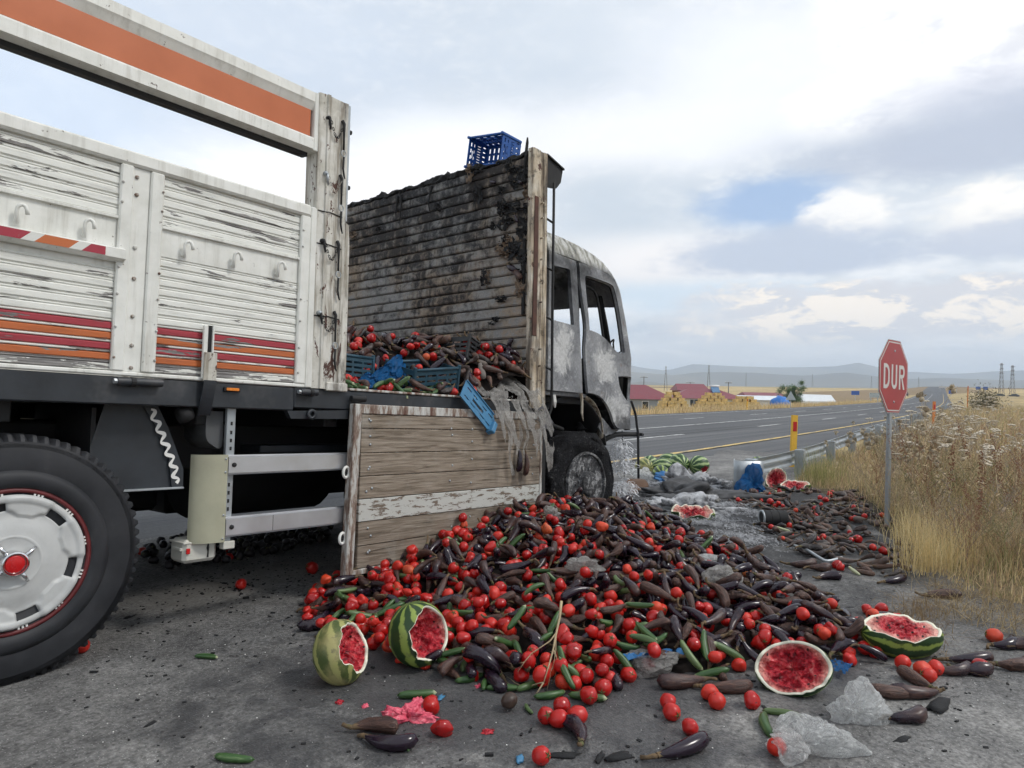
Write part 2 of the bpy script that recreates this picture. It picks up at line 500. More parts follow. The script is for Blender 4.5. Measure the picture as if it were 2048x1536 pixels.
def m_field(N):
    p = N.pos(); x, y, z = N.sep(p)
    n = N.noise(N.v('MULTIPLY', p, (.012, .03, 1)), 1.0, 6, .6, .6); f = N.noise(p, .5, 6, .7)
    cell = N.sep(N.voro(N.v('MULTIPLY', p, (.0035, .012, 0)), 1.0, 'Color'))[0]
    c = N.ramp(cell, [(.0, (.44, .33, .17)), (.30, (.50, .385, .20)), (.52, (.33, .26, .145)), (.72, (.40, .31, .16)), (.9, (.20, .14, .09)), (1.0, (.46, .35, .18))], 'LINEAR')
    c = N.mix(N.mul(N.step(n, .42, .66), .55), c, (.24, .185, .10))
    c = N.v('SCALE', c, s=N.lin(f, .3, .7, .72, 1.28))
    return dict(color=c, rough=1.0, normal=N.bump(f, .4, .2))
FIELD = material('stubble_field', m_field, spec=.1)

def m_hill(c0, c1):
    def fn(N):
        p = N.pos(); n = N.noise(N.v('MULTIPLY', p, (.0012, .0012, .004)), 1.0, 7, .62, .5)
        return dict(color=N.mix(N.step(n, .38, .64), c0, c1), rough=1.0)
    return fn
HILL = material('dry_hill', m_hill((.13, .12, .10), (.22, .19, .14)), spec=.05)

# --- truck -----------------------------------------------------------------------------------
def m_truckpaint(N):
    p = N.obj(); n = N.noise(p, 7, 6, .62); f = N.noise(p, 60, 4, .6)
    st = N.noise(N.v('MULTIPLY', p, (18, 18, 1.3)), 1.0, 6, .65)
    c = N.ramp(n, [(.3, (.66, .66, .61)), (.55, (.77, .77, .725)), (.7, (.82, .82, .785))])
    c = N.mix(N.mul(N.step(st, .50, .72), .38), c, (.30, .275, .215))
    spots = N.step(N.noise(p, 24, 6, .72), .665, .70)
    c = N.mix(spots, c, (.075, .042, .030))
    return dict(color=c, rough=N.lin(n, .3, .7, .35, .6), normal=N.bump(N.add(N.mul(f, .2), N.mul(spots, -1)), .25, .004))
TPAINT = material('truck_white_paint', m_truckpaint)

def m_postpaint(N):
    p = N.obj(); x, y, z = N.sep(p)
    n = N.noise(p, 6, 7, .66, .2); st = N.noise(N.v('MULTIPLY', p, (26, 26, 1.6)), 1.0, 7, .68)
    c = N.ramp(n, [(.3, (.40, .38, .32)), (.5, (.62, .60, .54)), (.7, (.74, .73, .69))])
    c = N.mix(N.mul(N.step(st, .44, .64), .8), c, (.20, .165, .12))
    rust = N.step(N.noise(N.v('MULTIPLY', p, (1, 1, .45)), 15, 7, .74, .5), .575, .605)
    c = N.mix(rust, c, N.mix(N.noise(p, 40, 3), (.045, .022, .018), (.13, .052, .032)))
    soot = N.mul(N.step(N.noise(N.v('MULTIPLY', p, (3, 3, .9)), 3.2, 6, .65), .52, .72), N.step(x, 1.36, 1.5))
    c = N.mix(N.mul(soot, .8), c, (.035, .033, .032))
    return dict(color=c, rough=.62, normal=N.bump(N.add(N.mul(st, .3), N.mul(rust, -.8)), .35, .004))
POSTPAINT = material('rusty_white_post_paint', m_postpaint)

def m_slat(col, bare=(.535, .665)):
    def fn(N):
        p = N.obj(); r = N.ornd()
        q = N.v('ADD', N.v('MULTIPLY', p, (2.2, 1, 22)), N.comb(N.mul(r, 31), 0, N.mul(r, 13)))
        peel = N.noise(q, 1.15, 9, .66, .35)
        dirt = N.noise(N.v('MULTIPLY', p, (3, 1, 30)), 1.6, 7, .6)
        thr = N.lin(r, 0, 1, bare[0], bare[1])
        mask = N.step(peel, thr, N.add(thr, .012))
        grain = N.noise(N.v('MULTIPLY', p, (5, 1, 160)), 1.0, 6, .7)
        wood = N.ramp(grain, [(.35, (.085, .080, .078)), (.5, (.20, .19, .185)), (.65, (.36, .345, .33))])
        c = N.mix(N.mul(N.step(dirt, .45, .72), .5), col, tuple(k * .55 for k in col))
        c = N.mix(mask, c, wood)
        edge = N.mul(N.step(peel, N.sub(thr, .014), thr), N.sub(1.0, mask))
        return dict(color=c, rough=N.mix(mask, (.42, .42, .42), (.9, .9, .9)), normal=N.bump(N.add(N.mul(N.sub(1.0, mask), 1.0), N.mul(N.mul(grain, mask), .6)), .5, .003))
    return fn
SLAT_W = material('slat_white_paint', m_slat((.78, .78, .73)))
SLAT_R = material('slat_red_paint', m_slat((.36, .035, .050)))
SLAT_O = material('slat_orange_paint', m_slat((.50, .130, .035)))
SLAT_BARE = material('slat_bare_wood', m_slat((.72, .72, .67), (.36, .46)))
ORANGE = plain('orange_reflector_panel', (.50, .135, .045), .35, var=.10, scale=3, bump=.05, dirt=((.30, .09, .04), .60))
def m_tape(N):
    p = N.obj(); x, y, z = N.sep(p)
    k = N.m('FRACT', N.m('DIVIDE', N.add(x, N.add(N.mul(z, -1.0), 2.29)), .342))
    red = N.step(k, .0, .003); w1 = N.step(k, .36, .362); org = N.step(k, .50, .502); w2 = N.step(k, .86, .862)
    c = N.mix(w1, (.36, .03, .05), (.70, .70, .66)); c = N.mix(org, c, (.52, .14, .04)); c = N.mix(w2, c, (.70, .70, .66))
    n = N.noise(p, 30, 5, .7)
    return dict(color=N.mix(N.step(n, .66, .70), c, (.2, .17, .14)), rough=.35)
TAPE = material('red_white_orange_tape', m_tape)
DARKFRAME = plain('dark_chassis_paint', (.022, .026, .032), .5, var=.3, scale=6, bump=.15, dirt=((.075, .075, .078), .55))
BLACKMETAL = plain('black_burnt_metal', (.012, .012, .013), .75, var=.4, scale=14, bump=.4, dirt=((.05, .042, .036), .62))
ALU = plain('dull_aluminium', (.60, .61, .63), .36, metal=.75, var=.10, scale=5, bump=.05, dirt=((.26, .25, .24), .58))
GALV = plain('galvanised_steel', (.40, .43, .45), .45, metal=.55, var=.12, scale=9, bump=.06, dirt=((.23, .24, .24), .62))
BEIGE = plain('yellowed_beige_panel', (.38, .37, .27), .5, var=.15, scale=5, bump=.1, dirt=((.24, .22, .15), .58))
OFFWHITE = plain('grimy_white_plastic', (.56, .55, .49), .5, var=.10, scale=8, bump=.1, dirt=((.22, .19, .14), .62))
CHROME = plain('chrome', (.72, .72, .73), .14, metal=1.0, var=.05, bump=.02)
REDLENS = plain('red_plastic', (.50, .008, .010), .28, var=.08, bump=.02)
AMBER = plain('amber_lens', (.75, .22, .02), .25, var=.1, bump=.02)
RIMRED = plain('dark_red_rim', (.13, .018, .020), .5, var=.25, scale=25, dirt=((.05, .02, .02), .6))
WHEELCOVER = plain('silver_grey_wheel_cover', (.50, .505, .495), .42, var=.12, scale=7, bump=.05, dirt=((.27, .26, .235), .57))
WHITEPAINT = plain('white_paint', (.74, .73, .70), .5, var=.1, scale=10, dirt=((.5, .42, .36), .62))
def m_rubber(N):
    p = N.obj(); n = N.noise(p, 6, 6, .6); f = N.noise(p, 90, 3)
    c = N.ramp(n, [(.3, (.014, .015, .018)), (.6, (.030, .031, .035)), (.75, (.055, .055, .056))])
    return dict(color=c, rough=N.lin(n, .3, .7, .48, .7), normal=N.bump(f, .1, .003))
RUBBER = material('tyre_rubber', m_rubber, spec=.35)
def m_burntrubber(N):
    p = N.obj(); n = N.noise(p, 9, 6, .65); f = N.noise(p, 55, 5, .75)
    c = N.ramp(N.add(N.mul(n, .4), N.mul(f, .6)), [(.40, (.006, .006, .007)), (.56, (.018, .018, .020)), (.68, (.15, .15, .15))])
    return dict(color=c, rough=.92, normal=N.bump(N.add(f, n), .9, .02))
BURNTTYRE = material('burnt_tyre', m_burntrubber, spec=.2)

def m_char(N):
    p = N.obj(); x, y, z = N.sep(p); r = N.ornd()
    q = N.v('ADD', p, N.comb(N.mul(r, .5), N.mul(r, .3), 0))
    n = N.noise(N.v('MULTIPLY', q, (1, 1.3, 1.3)), 1.5, 6, .60, .3)
    m_ = N.noise(N.v('MULTIPLY', q, (1, 3, 3.5)), 3.0, 8, .68, .4); f = N.noise(q, 70, 5, .7)
    st = N.noise(N.v('MULTIPLY', q, (1, 26, 1.5)), 1.2, 6, .6)
    tan = N.mix(N.noise(q, 9, 4), (.27, .205, .15), (.44, .365, .285))
    grey = N.mix(f, (.11, .11, .112), (.46, .455, .44))
    # pale bare zones at the far left and the right margin, sooted centre and top
    side = N.mx(N.step(y, 1.85, 2.35), N.step(y, .75, .1))
    low = N.step(z, 2.75, 2.2)
    cl = N.mix(N.step(N.add(n, N.mul(st, .2)), .52, .72), grey, tan)
    cl = N.mix(N.mul(side, N.step(m_, .42, .60)), cl, tan)
    sootm = N.add(N.add(N.mul(m_, .62), N.mul(n, .50)), N.add(N.mul(side, -.06), N.mul(low, -.035)))
    k = N.step(N.add(N.add(sootm, N.mul(N.sub(st, .5), .22)), N.step(z, 2.2, 3.3, -.02, .06)), .425, .63)
    c = N.mix(N.mul(k, .92), N.v('SCALE', cl, s=.86), (.020, .021, .025))
    ash = N.mul(N.step(f, .58, .68), N.step(m_, .46, .66))
    c = N.mix(N.mul(ash, .45), c, (.42, .42, .41))
    return dict(color=c, rough=.9, normal=N.bump(N.add(f, N.mul(m_, .8)), .55, .008))
CHAR = material('charred_headboard', m_char, spec=.25)

def m_scorchpost(N):
    p = N.obj(); x, y, z = N.sep(p)
    st = N.noise(N.v('MULTIPLY', p, (28, 28, 2)), 1.0, 7, .66); n = N.noise(p, 5, 6, .65)
    c = N.ramp(n, [(.3, (.33, .25, .16)), (.5, (.52, .44, .33)), (.7, (.66, .62, .53))])
    c = N.mix(N.mul(N.step(st, .45, .62), .85), c, (.085, .060, .042))
    c = N.mix(N.mul(N.step(N.noise(N.v('MULTIPLY', p, (6, 6, 1.2)), 1.3, 5, .65), .48, .66), .7), c, (.045, .036, .030))
    rust = N.step(N.noise(p, 12, 7, .7), .60, .64)
    c = N.mix(N.mul(N.step(N.noise(p, 9, 5, .7), .54, .64), .6), c, (.03, .026, .024))
    return dict(color=N.mix(rust, c, (.085, .035, .025)), rough=.75, normal=N.bump(st, .4, .005))
SCORCH = material('scorched_white_post', m_scorchpost)

def m_burntcab(N):
    p = N.obj(); x, y, z = N.sep(p)
    n = N.noise(p, 1.9, 5, .55, .4); b = N.noise(p, 5.5, 5, .72, .9); f = N.noise(p, 46, 6, .7)
    st = N.noise(N.v('MULTIPLY', p, (14, 14, 2.2)), 1.0, 7, .66)
    c = N.ramp(n, [(.34, (.10, .104, .112)), (.47, (.20, .206, .218)), (.62, (.31, .316, .328))])
    ash = N.mul(N.step(b, .53, .60), N.step(n, .44, .58))
    c = N.mix(N.mul(ash, .35), c, (.60, .60, .59))
    c = N.mix(N.mul(N.mul(N.step(N.noise(p, 7, 5, .7), .58, .66), N.step(b, .5, .42)), .6), c, (.16, .085, .05))
    soot = N.step(N.add(N.mul(b, .45), N.mul(N.sub(1.0, n), .60)), .57, .72)
    c = N.mix(N.mul(soot, .85), c, (.024, .024, .027))
    for (x0, z0, wx, wz) in ((3.76, 1.68, .16, .22), (4.42, 1.64, .20, .18), (4.62, 1.25, .22, .14)):   # flaking white ash left where the paint burnt off
        d = N.m('SQRT', N.add(N.m('POWER', N.m('DIVIDE', N.sub(x, x0), wx), 2), N.m('POWER', N.m('DIVIDE', N.sub(z, z0), wz), 2)))
        c = N.mix(N.mul(N.step(N.add(d, N.mul(N.sub(b, .5), 3.2)), 1.15, .62), .68), c, (.64, .64, .63))
    edge = N.mul(N.step(N.noise(p, 4, 4, .6), .42, .56), N.mx(N.step(z, 2.36, 2.46), N.step(z, 1.36, 1.16)))
    c = N.mix(N.mul(edge, .7), c, (.03, .03, .032))
    roof = N.step(z, 2.46, 2.56)
    rc = N.ramp(st, [(.34, (.07, .07, .068)), (.46, (.27, .265, .22)), (.60, (.55, .55, .53))])
    c = N.mix(N.mul(roof, .9), c, rc)
    c = N.v('SCALE', c, s=N.lin(f, .3, .7, .75, 1.25))
    return dict(color=c, rough=N.lin(b, .3, .7, .5, .85), normal=N.bump(N.add(f, b), .3, .008))
def m_burntrim(N):
    p = N.obj(); n = N.noise(p, 11, 7, .68, .5); f = N.noise(p, 60, 5, .7)
    c = N.ramp(N.add(N.mul(n, .6), N.mul(f, .4)), [(.40, (.018, .018, .020)), (.50, (.06, .06, .063)), (.60, (.34, .34, .34))])
    return dict(color=c, rough=.85, normal=N.bump(f, .5, .01))
BURNTRIM = material('burnt_rim', m_burntrim)
BURNTCAB = material('burnt_bare_cab_metal', m_burntcab)

def m_plank(N):
    p = N.obj(); r = N.ornd()
    q = N.v('ADD', N.v('MULTIPLY', p, (3.0, 1, 55)), N.comb(N.mul(r, 23), 0, N.mul(r, 51)))
    g = N.noise(q, 1.0, 8, .62, .9); f = N.noise(N.v('MULTIPLY', p, (10, 1, 260)), 1.0, 5, .6)
    st = N.noise(p, 3.4, 7, .65, .4)
    c = N.ramp(g, [(.30, (.080, .062, .046)), (.46, (.205, .166, .126)), (.68, (.34, .29, .235))])
    c = N.v('SCALE', c, s=N.lin(r, 0, 1, .86, 1.14)); c = N.v('SCALE', c, s=N.lin(f, .3, .7, .85, 1.15))
    x, y, z = N.sep(p)
    wet = N.mul(N.step(N.noise(N.v('MULTIPLY', p, (3.2, 1, .8)), 1.3, 6, .6), .50, .62), N.step(x, 2.6, 3.1))
    c = N.mix(N.mul(wet, .55), c, (.045, .040, .036))
    c = N.mix(N.mul(N.step(st, .56, .76), .45), c, (.40, .39, .36))
    return dict(color=c, rough=.85, normal=N.bump(N.add(g, N.mul(f, .5)), .45, .005))
PLANK = material('weathered_plank', m_plank, spec=.3)
def m_plankpale(N):
    p = N.obj(); n = N.noise(N.v('MULTIPLY', p, (3, 1, 14)), 3.0, 8, .72, .4)
    c = N.mix(N.step(n, .53, .565), (.50, .50, .465), N.mix(N.noise(p, 30, 4), (.10, .075, .055), (.23, .18, .14)))
    return dict(color=c, rough=.8, normal=N.bump(n, .3, .004))
PLANKPALE = material('peeling_pale_band', m_plankpale)
def m_rustedge(N):
    p = N.obj(); n = N.noise(N.v('MULTIPLY', p, (14, 14, 3)), 1.6, 8, .7)
    c = N.ramp(n, [(.36, (.11, .05, .035)), (.47, (.26, .20, .16)), (.54, (.48, .47, .44)), (.70, (.60, .60, .57))])
    return dict(color=c, rough=.75, normal=N.bump(n, .4, .005))
RUSTEDGE = material('rusty_pale_edge', m_rustedge)

# --- produce ---------------------------------------------------------------------------------
def m_tomato(N):
    p = N.obj(); r = N.rnd(); n = N.noise(p, 14, 4, .6)
    c = N.ramp(r, [(.0, (.34, .007, .007)), (.45, (.50, .012, .009)), (.90, (.60, .028, .012)), (.985, (.60, .06, .018)), (1.0, (.52, .14, .04))])
    c = N.mix(N.mul(N.step(n, .45, .75), .5), c, (.30, .008, .008))
    sp = N.step(N.noise(N.v('ADD', p, N.comb(r, r, r)), 48, 5, .72), .635, .67)
    c = N.mix(sp, c, (.025, .016, .014))
    return dict(color=c, rough=N.lin(r, 0, 1, .20, .55), normal=N.bump(N.noise(p, 34, 4, .6), .2, .008), sss=.12)
TOMATO = material('tomato_skin', m_tomato)
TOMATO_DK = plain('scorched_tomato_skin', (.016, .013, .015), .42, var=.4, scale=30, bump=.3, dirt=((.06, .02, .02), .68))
STEMGREEN = plain('dry_green_stalk', (.095, .10, .035), .8, var=.3, scale=40)
def m_eggplant(N):
    p = N.obj(); r = N.rnd(); x, y, z = N.sep(p)
    s = N.comb(N.mul(r, 17), N.mul(r, 5), 0)
    n = N.noise(N.v('ADD', p, s), 9, 5, .6, .3); f = N.noise(N.v('ADD', N.v('MULTIPLY', p, (10, 60, 60)), s), 1.4, 6, .65, .8)
    fresh = N.mix(n, (.010, .006, .011), (.024, .012, .024))
    brown = N.ramp(f, [(.3, (.022, .011, .010)), (.5, (.070, .032, .023)), (.7, (.150, .078, .054))])
    k = N.step(N.add(N.mul(n, .75), N.mul(r, .50)), .50, .80)
    c = N.mix(k, fresh, brown)
    dust = N.step(N.noise(p, 40, 6, .7), .60, .75)
    c = N.mix(N.mul(dust, .20), c, (.20, .185, .18))
    shr = N.mul(N.step(r, .45, .8), 1.0)
    return dict(color=c, rough=N.lin(k, 0, 1, .20, .46), normal=N.bump(N.mul(f, shr), .9, .010))
EGGPLANT = material('eggplant_skin', m_eggplant)
CALYX = plain('dry_calyx', (.13, .085, .045), .85, var=.4, scale=60, bump=.3, dirt=((.10, .12, .04), .55))
def m_cucumber(N):
    p = N.obj(); r = N.rnd(); x, y, z = N.sep(p)
    st = N.noise(N.v('MULTIPLY', p, (6, 75, 75)), 1.0, 4, .6); n = N.noise(p, 40, 5, .6)
    c = N.ramp(st, [(.34, (.018, .055, .014)), (.55, (.045, .105, .028)), (.72, (.14, .21, .085))])
    c = N.mix(N.mul(N.step(r, .6, 1.0), .35), c, (.22, .26, .11))
    pale = N.step(N.add(x, N.mul(n, .01)), .062, .076)
    c = N.mix(pale, c, (.42, .44, .27))
    return dict(color=c, rough=.42, normal=N.bump(n, .25, .004))
CUCUMBER = material('cucumber_skin', m_cucumber)

def m_rind(dark, light, yellow=0.0, dirt=.4):
    def fn(N):
        p = N.obj(); x, y, z = N.sep(p)
        n = N.noise(p, 9, 6, .65, .5); n2 = N.noise(p, 22, 6, .7, .6)
        a = N.m('ARCTAN2', y, z)
        s = N.m('SINE', N.add(N.mul(a, 9.0), N.mul(N.sub(n, .5), 5.0)))
        s = N.add(s, N.mul(N.sub(n2, .5), 2.6))
        c = N.mix(N.step(s, -.75, -.10), light, dark)
        c = N.mix(N.mul(N.step(n2, .55, .7), .5), c, tuple(k * .6 for k in dark))
        if yellow: c = N.mix(N.mul(N.step(N.noise(p, 5, 5, .6), .40, .58), yellow), c, (.40, .35, .15))
        c = N.mix(N.mul(N.step(N.noise(p, 16, 8, .75), .56, .70), dirt), c, (.10, .09, .07))
        return dict(color=c, rough=.45, normal=N.bump(n2, .12, .006))
    return fn
RIND = material('watermelon_rind', m_rind((.016, .048, .010), (.26, .34, .07)))
RIND_Y = material('sun_bleached_rind', m_rind((.07, .10, .025), (.36, .36, .12), .8, .6))
RIND_P = material('pale_striped_rind', m_rind((.020, .065, .016), (.36, .46, .20), 0, .3))
PITH = plain('melon_pith', (.78, .76, .62), .5, var=.08, scale=30, bump=.2, dirt=((.66, .62, .36), .64))
def m_flesh(N):
    p = N.obj(); n = N.noise(p, 22, 7, .68, .6); v = N.voro(p, 48)
    c = N.ramp(n, [(.34, (.13, .003, .008)), (.45, (.40, .008, .022)), (.56, (.62, .03, .045)), (.68, (.78, .24, .22)), (.80, (.85, .5, .42))])
    x, y, z = N.sep(p); rr_ = N.m('SQRT', N.add(N.m('POWER', N.m('DIVIDE', x, .15), 2), N.m('POWER', N.m('DIVIDE', y, .112), 2)))
    c = N.mix(N.mul(N.step(N.add(rr_, N.mul(N.sub(n, .5), .5)), .62, 1.0), .75), c, (.84, .50, .40))
    seed = N.mul(N.step(N.voro(p, 36), .24, .18), N.step(N.sep(N.voro(p, 36, 'Color'))[0], .52, .56))
    c = N.mix(seed, c, (.015, .008, .006))
    return dict(color=c, rough=.38, normal=N.bump(N.add(n, N.mul(v, .6)), 1.0, .025), sss=.08)
FLESH = material('melon_flesh', m_flesh)
def m_pulp(N):
    p = N.obj(); n = N.noise(p, 50, 6, .7)
    return dict(color=N.ramp(n, [(.3, (.45, .02, .06)), (.55, (.78, .12, .18)), (.75, (.85, .42, .42))]), rough=.35, normal=N.bump(n, .6, .008))
PULP = material('pink_pulp', m_pulp)

# --- plastics --------------------------------------------------------------------------------
BLUECRATE = plain('bright_blue_plastic', (.010, .085, .34), .45, var=.15, scale=8, dirt=((.012, .02, .05), .60))
TEALCRATE = plain('dusty_teal_plastic', (.014, .055, .085), .55, var=.25, scale=10, dirt=((.06, .11, .14), .58))
LIGHTBLUE = plain('light_blue_plastic', (.055, .20, .36), .5, var=.15, scale=10, dirt=((.10, .20, .27), .6))
BLACKCRATE = plain('sooty_black_plastic', (.016, .018, .020), .6, var=.3, scale=14, dirt=((.06, .06, .06), .6))
GREYCRATE = plain('ash_grey_crate', (.22, .22, .23), .7, var=.25, scale=20, dirt=((.08, .08, .08), .6))
def m_film(c, clear, tl):
    def fn(N):
        p = N.obj(); n = N.noise(p, 12, 7, .66, 1.2); f = N.noise(p, 40, 5, .6, 1.0)
        k = N.lin(n, .3, .7, clear[0], clear[1]); cr = N.mx(N.step(N.m('ABSOLUTE', N.sub(n, .5)), .022, .0), N.step(N.m('ABSOLUTE', N.sub(f, .5)), .02, .0))
        k = N.mul(k, N.sub(1.0, N.mul(cr, .75)))
        return dict(color=N.mix(N.mul(N.step(N.noise(p, 8, 6, .7), .52, .72), .5), c, tuple(q * .45 for q in c)), rough=N.lin(f, .3, .7, .06, .3), clear=k, translucent=tl, normal=N.bump(N.add(N.m('ABSOLUTE', N.sub(n, .5)), N.mul(N.m('ABSOLUTE', N.sub(f, .5)), .5)), 1.0, .06))
    return fn
FILM = material('clear_plastic_film', m_film((.90, .91, .90), (.78, .28), .30))
FILM_G = material('grey_sooted_film', m_film((.58, .56, .53), (.66, .20), .3))
FILM_B = material('blue_plastic_film', m_film((.012, .15, .42), (.25, .0), .3))
NETBLUE = plain('blue_net', (.018, .12, .30), .6, var=.35, scale=30)
ASHFIBRE = plain('ash_grey_fibre', (.42, .425, .44), .95, var=.4, scale=20, bump=1.0, dirt=((.07, .07, .075), .46))
def m_sootegg(N):
    p = N.obj(); r = N.rnd(); f = N.noise(p, 30, 5, .7)
    c = N.ramp(r, [(.0, (.014, .011, .012)), (.35, (.030, .019, .017)), (.6, (.075, .042, .032)), (.82, (.13, .075, .055)), (1.0, (.17, .15, .135))])
    c = N.mix(N.mul(N.step(f, .5, .66), .55), c, (.15, .14, .135))
    return dict(color=c, rough=N.lin(r, 0, 1, .4, .85), normal=N.bump(f, .5, .01))
SOOTEGG = material('sooted_eggplant_skin', m_sootegg)
ASHWHITE = plain('white_burnt_wool', (.70, .71, .73), .95, var=.25, scale=20)
CHARBIT = plain('charcoal', (.010, .010, .011), .85, var=.5, scale=25, bump=.6, dirt=((.06, .055, .05), .64))
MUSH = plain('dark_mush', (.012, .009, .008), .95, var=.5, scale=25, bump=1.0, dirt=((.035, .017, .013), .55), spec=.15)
TWIG = plain('dry_root', (.42, .33, .20), .8, var=.2, scale=30)
STRING = plain('white_string', (.62, .64, .66), .7)

# --- roadside and background -----------------------------------------------------------------
def m_signred(N):
    p = N.obj(); n = N.noise(p, 6, 6, .6)
    return dict(color=N.mix(n, (.30, .020, .026), (.39, .035, .040)), rough=.42)
SIGNRED = material('sign_red', m_signred)
SIGNWHITE = plain('sign_white', (.60, .58, .56), .45, var=.08, scale=8)
SIGNGREY = plain('sign_back_grey', (.42, .46, .46), .5)
SIGNBLUE = plain('sign_blue', (.03, .10, .40), .5)
YELLOWPOST = plain('marker_yellow', (.72, .42, .045), .5, var=.1, scale=12, dirt=((.20, .14, .05), .62))
MARKRED = plain('marker_red', (.45, .012, .015), .35)
ORANGEPOST = plain('marker_orange', (.62, .20, .04), .5)
def m_tint(N):
    c = N.v('SCALE', N.attr('tint'), s=1.22); return dict(color=c, rough=.85, translucent=.38)
GRASS = material('dry_grass_blades', m_tint, spec=.15)
HEADCREAM = plain('cream_seed_head', (.60, .53, .42), .9, var=.25, scale=60, bump=.6)
HEADTAN = plain('tan_thistle_fluff', (.50, .42, .30), .95, var=.3, scale=70, bump=.8)
DOCK = plain('rust_brown_seeds', (.28, .145, .085), .9, var=.35, scale=60, bump=.8)
STALK = plain('dry_stalk', (.46, .36, .23), .9, var=.3, scale=30)
LEAF = plain('tree_leaf', (.075, .135, .045), .7, var=.4, scale=3)
BARK = plain('tree_bark', (.10, .08, .06), .9)
ROOF = plain('maroon_sheet_roof', (.20, .042, .055), .5, var=.12, scale=1.5, dirt=((.20, .06, .06), .6))
WALLGREY = plain('grey_render', (.30, .32, .33), .9, var=.08, scale=1.2)
WALLCREAM = plain('cream_render', (.62, .56, .40), .9, var=.08, scale=1.2)
WALLWHITE = plain('white_render', (.66, .66, .65), .9, var=.06, scale=1.2)
BRICK = plain('brick_wall', (.25, .10, .07), .9, var=.2, scale=2.5)
GLASSDK = plain('dark_window_glass', (.03, .04, .05), .15)
WINWHITE = plain('white_window_frame', (.74, .74, .74), .5)
SOLAR = plain('solar_panel', (.10, .20, .34), .2)
STRAW = plain('straw_bale', (.60, .43, .18), 1.0, var=.3, scale=2.5, bump=.6, dirt=((.30, .21, .09), .52))
TENT = plain('white_tarpaulin', (.66, .69, .71), .5, var=.08, scale=.6)
TARPBLUE = plain('blue_tarpaulin', (.02, .16, .52), .45, var=.15, scale=.8)
POLEWOOD = plain('pole_grey', (.17, .165, .165), .9)
CARDARK = plain('dark_car_paint', (.05, .055, .06), .4)
# ------------------------------------------------------------------ ground, highway, verge, fields, hills
def yel(x):                       # yellow edge line of the highway in plan
    x = max(x, 0.0) if x > -60 else x
    return 5.9 + .13 * (math.sqrt(x * x + 3600) - 60)
def rise(x, y):
    r = math.hypot(x, y)
    return 13.0 * sstep(r, 180, 950) - 40.0 * sstep(r, 1000, 2600)
def tz(x, y):
    v = y - yel(x)
    if v > 0: d = -2.6 * sstep(v, 13, 36)
    else: d = -.7 * sstep(-v, 12, 45)
    return d + rise(x, y) + (.0 if abs(v) < 13 else .12 * fbm(x, y, 0, .05, 3))

def gspace(a, b, first, grow):
    o = [a]; s = first
    while o[-1] < b: o.append(o[-1] + s); s *= grow
    return o
xs = [-t for t in gspace(0, 400, 8, 1.5)][::-1][:-1] + gspace(0, 9000, 3, 1.045)
ys = [-t for t in gspace(0, 7000, 3, 1.07)][::-1][:-1] + gspace(0, 9000, 2.5, 1.05)
b = MB()
for x in xs:
    for y in ys: b.addv((x, y, tz(x, y) - .05))
ny = len(ys)
for i in range(len(xs) - 1):
    for j in range(ny - 1): b.face(i * ny + j, (i + 1) * ny + j, (i + 1) * ny + j + 1, i * ny + j + 1)
b.obj('field', FIELD, smooth=True, kind='structure')

# forecourt: the worn asphalt the truck stands on
b = MB()
nx_, ny_ = 90, 60
def fc(u, v):
    x = -9 + 23.5 * u; y = -7 + (yel(x) - .35 + 7) * v
    return (x, y, .007 * fbm(x, y, 3, .5, 3))
b.grid(fc, nx_, ny_).obj('forecourt_asphalt', ASPHALT, smooth=True, kind='structure')

# highway strip
hx = gspace(-60, 760, 3, 1.02)
b = MB()
for i, x in enumerate(hx):
    for k in range(5):
        y = yel(x) - 1.7 + 12.3 * k / 4
        b.addv((x, y, (-.012 if k == 0 else .016) + rise(x, y)))
for i in range(len(hx) - 1):
    for k in range(4): b.face(i * 5 + k, (i + 1) * 5 + k, (i + 1) * 5 + k + 1, i * 5 + k + 1)
highway = b.obj('highway', HIGHWAY, smooth=True, kind='structure')
def stripe(name, off, w, m_, x0, x1, step=2.0):
    b = MB(); q = []
    x = x0
    while x < x1 + 1e-6:
        q.append(x); x += step * (1 + max(0, x) / 60)
    for x in q:
        for s in (-w / 2, w / 2):
            y = yel(x) + off + s; b.addv((x, y, .021 + rise(x, y)))
    for i in range(len(q) - 1): b.face(2 * i, 2 * i + 2, 2 * i + 3, 2 * i + 1)
    b.obj(name, m_, highway)
stripe('yellow_edge_line', 0, .14, MARK_Y, 9.3, 420)
stripe('white_line', 4.55, .13, MARK_W, -40, 420)
stripe('white_line', 9.6, .13, MARK_W, -40, 420)
for k in range(14):
    x0 = 14.7 + (k - 3) * 10.7
    stripe('lane_dash', 2.42, .13, MARK_W, x0, x0 + 4.2, 1.0)
    stripe('lane_dash', 7.0, .13, MARK_W, x0 + 3.5, x0 + 7.7, 1.0)

# verge: raised soil on the right of the forecourt
VB = [(4.4, -4.5), (4.62, -.8), (4.78, .21), (4.98, .58), (5.97, 1.02), (8.43, 2.30), (9.3, 2.85), (10.6, 3.12), (12, 3.3), (17.4, 3.6), (25, 4.4), (40, 5.85), (80, 9.8)]
VPOLY = VB + [(80, -8), (30, -9), (10, -8)]
VXS = gspace(4.2, 82, .22, 1.035)
def vz(x, y):
    if not inpoly(x, y, VPOLY): return -.05
    dd = min(polydist(x, y, VPOLY), 1.5)
    return -.012 + .085 * sstep(dd, 0, .9) + .022 * fbm(x, y, 1, 2.2, 4) * min(1, dd * 4)
b = MB()
nv = 56
for x in VXS:
    # upper edge of the verge at this x
    yb = np.interp(x, [p[0] for p in VB], [p[1] for p in VB]) + .12
    for k in range(nv + 1):
        y = yb - (k / nv) ** 1.7 * (6 + .12 * x)
        b.addv((x, y, vz(x, y)))
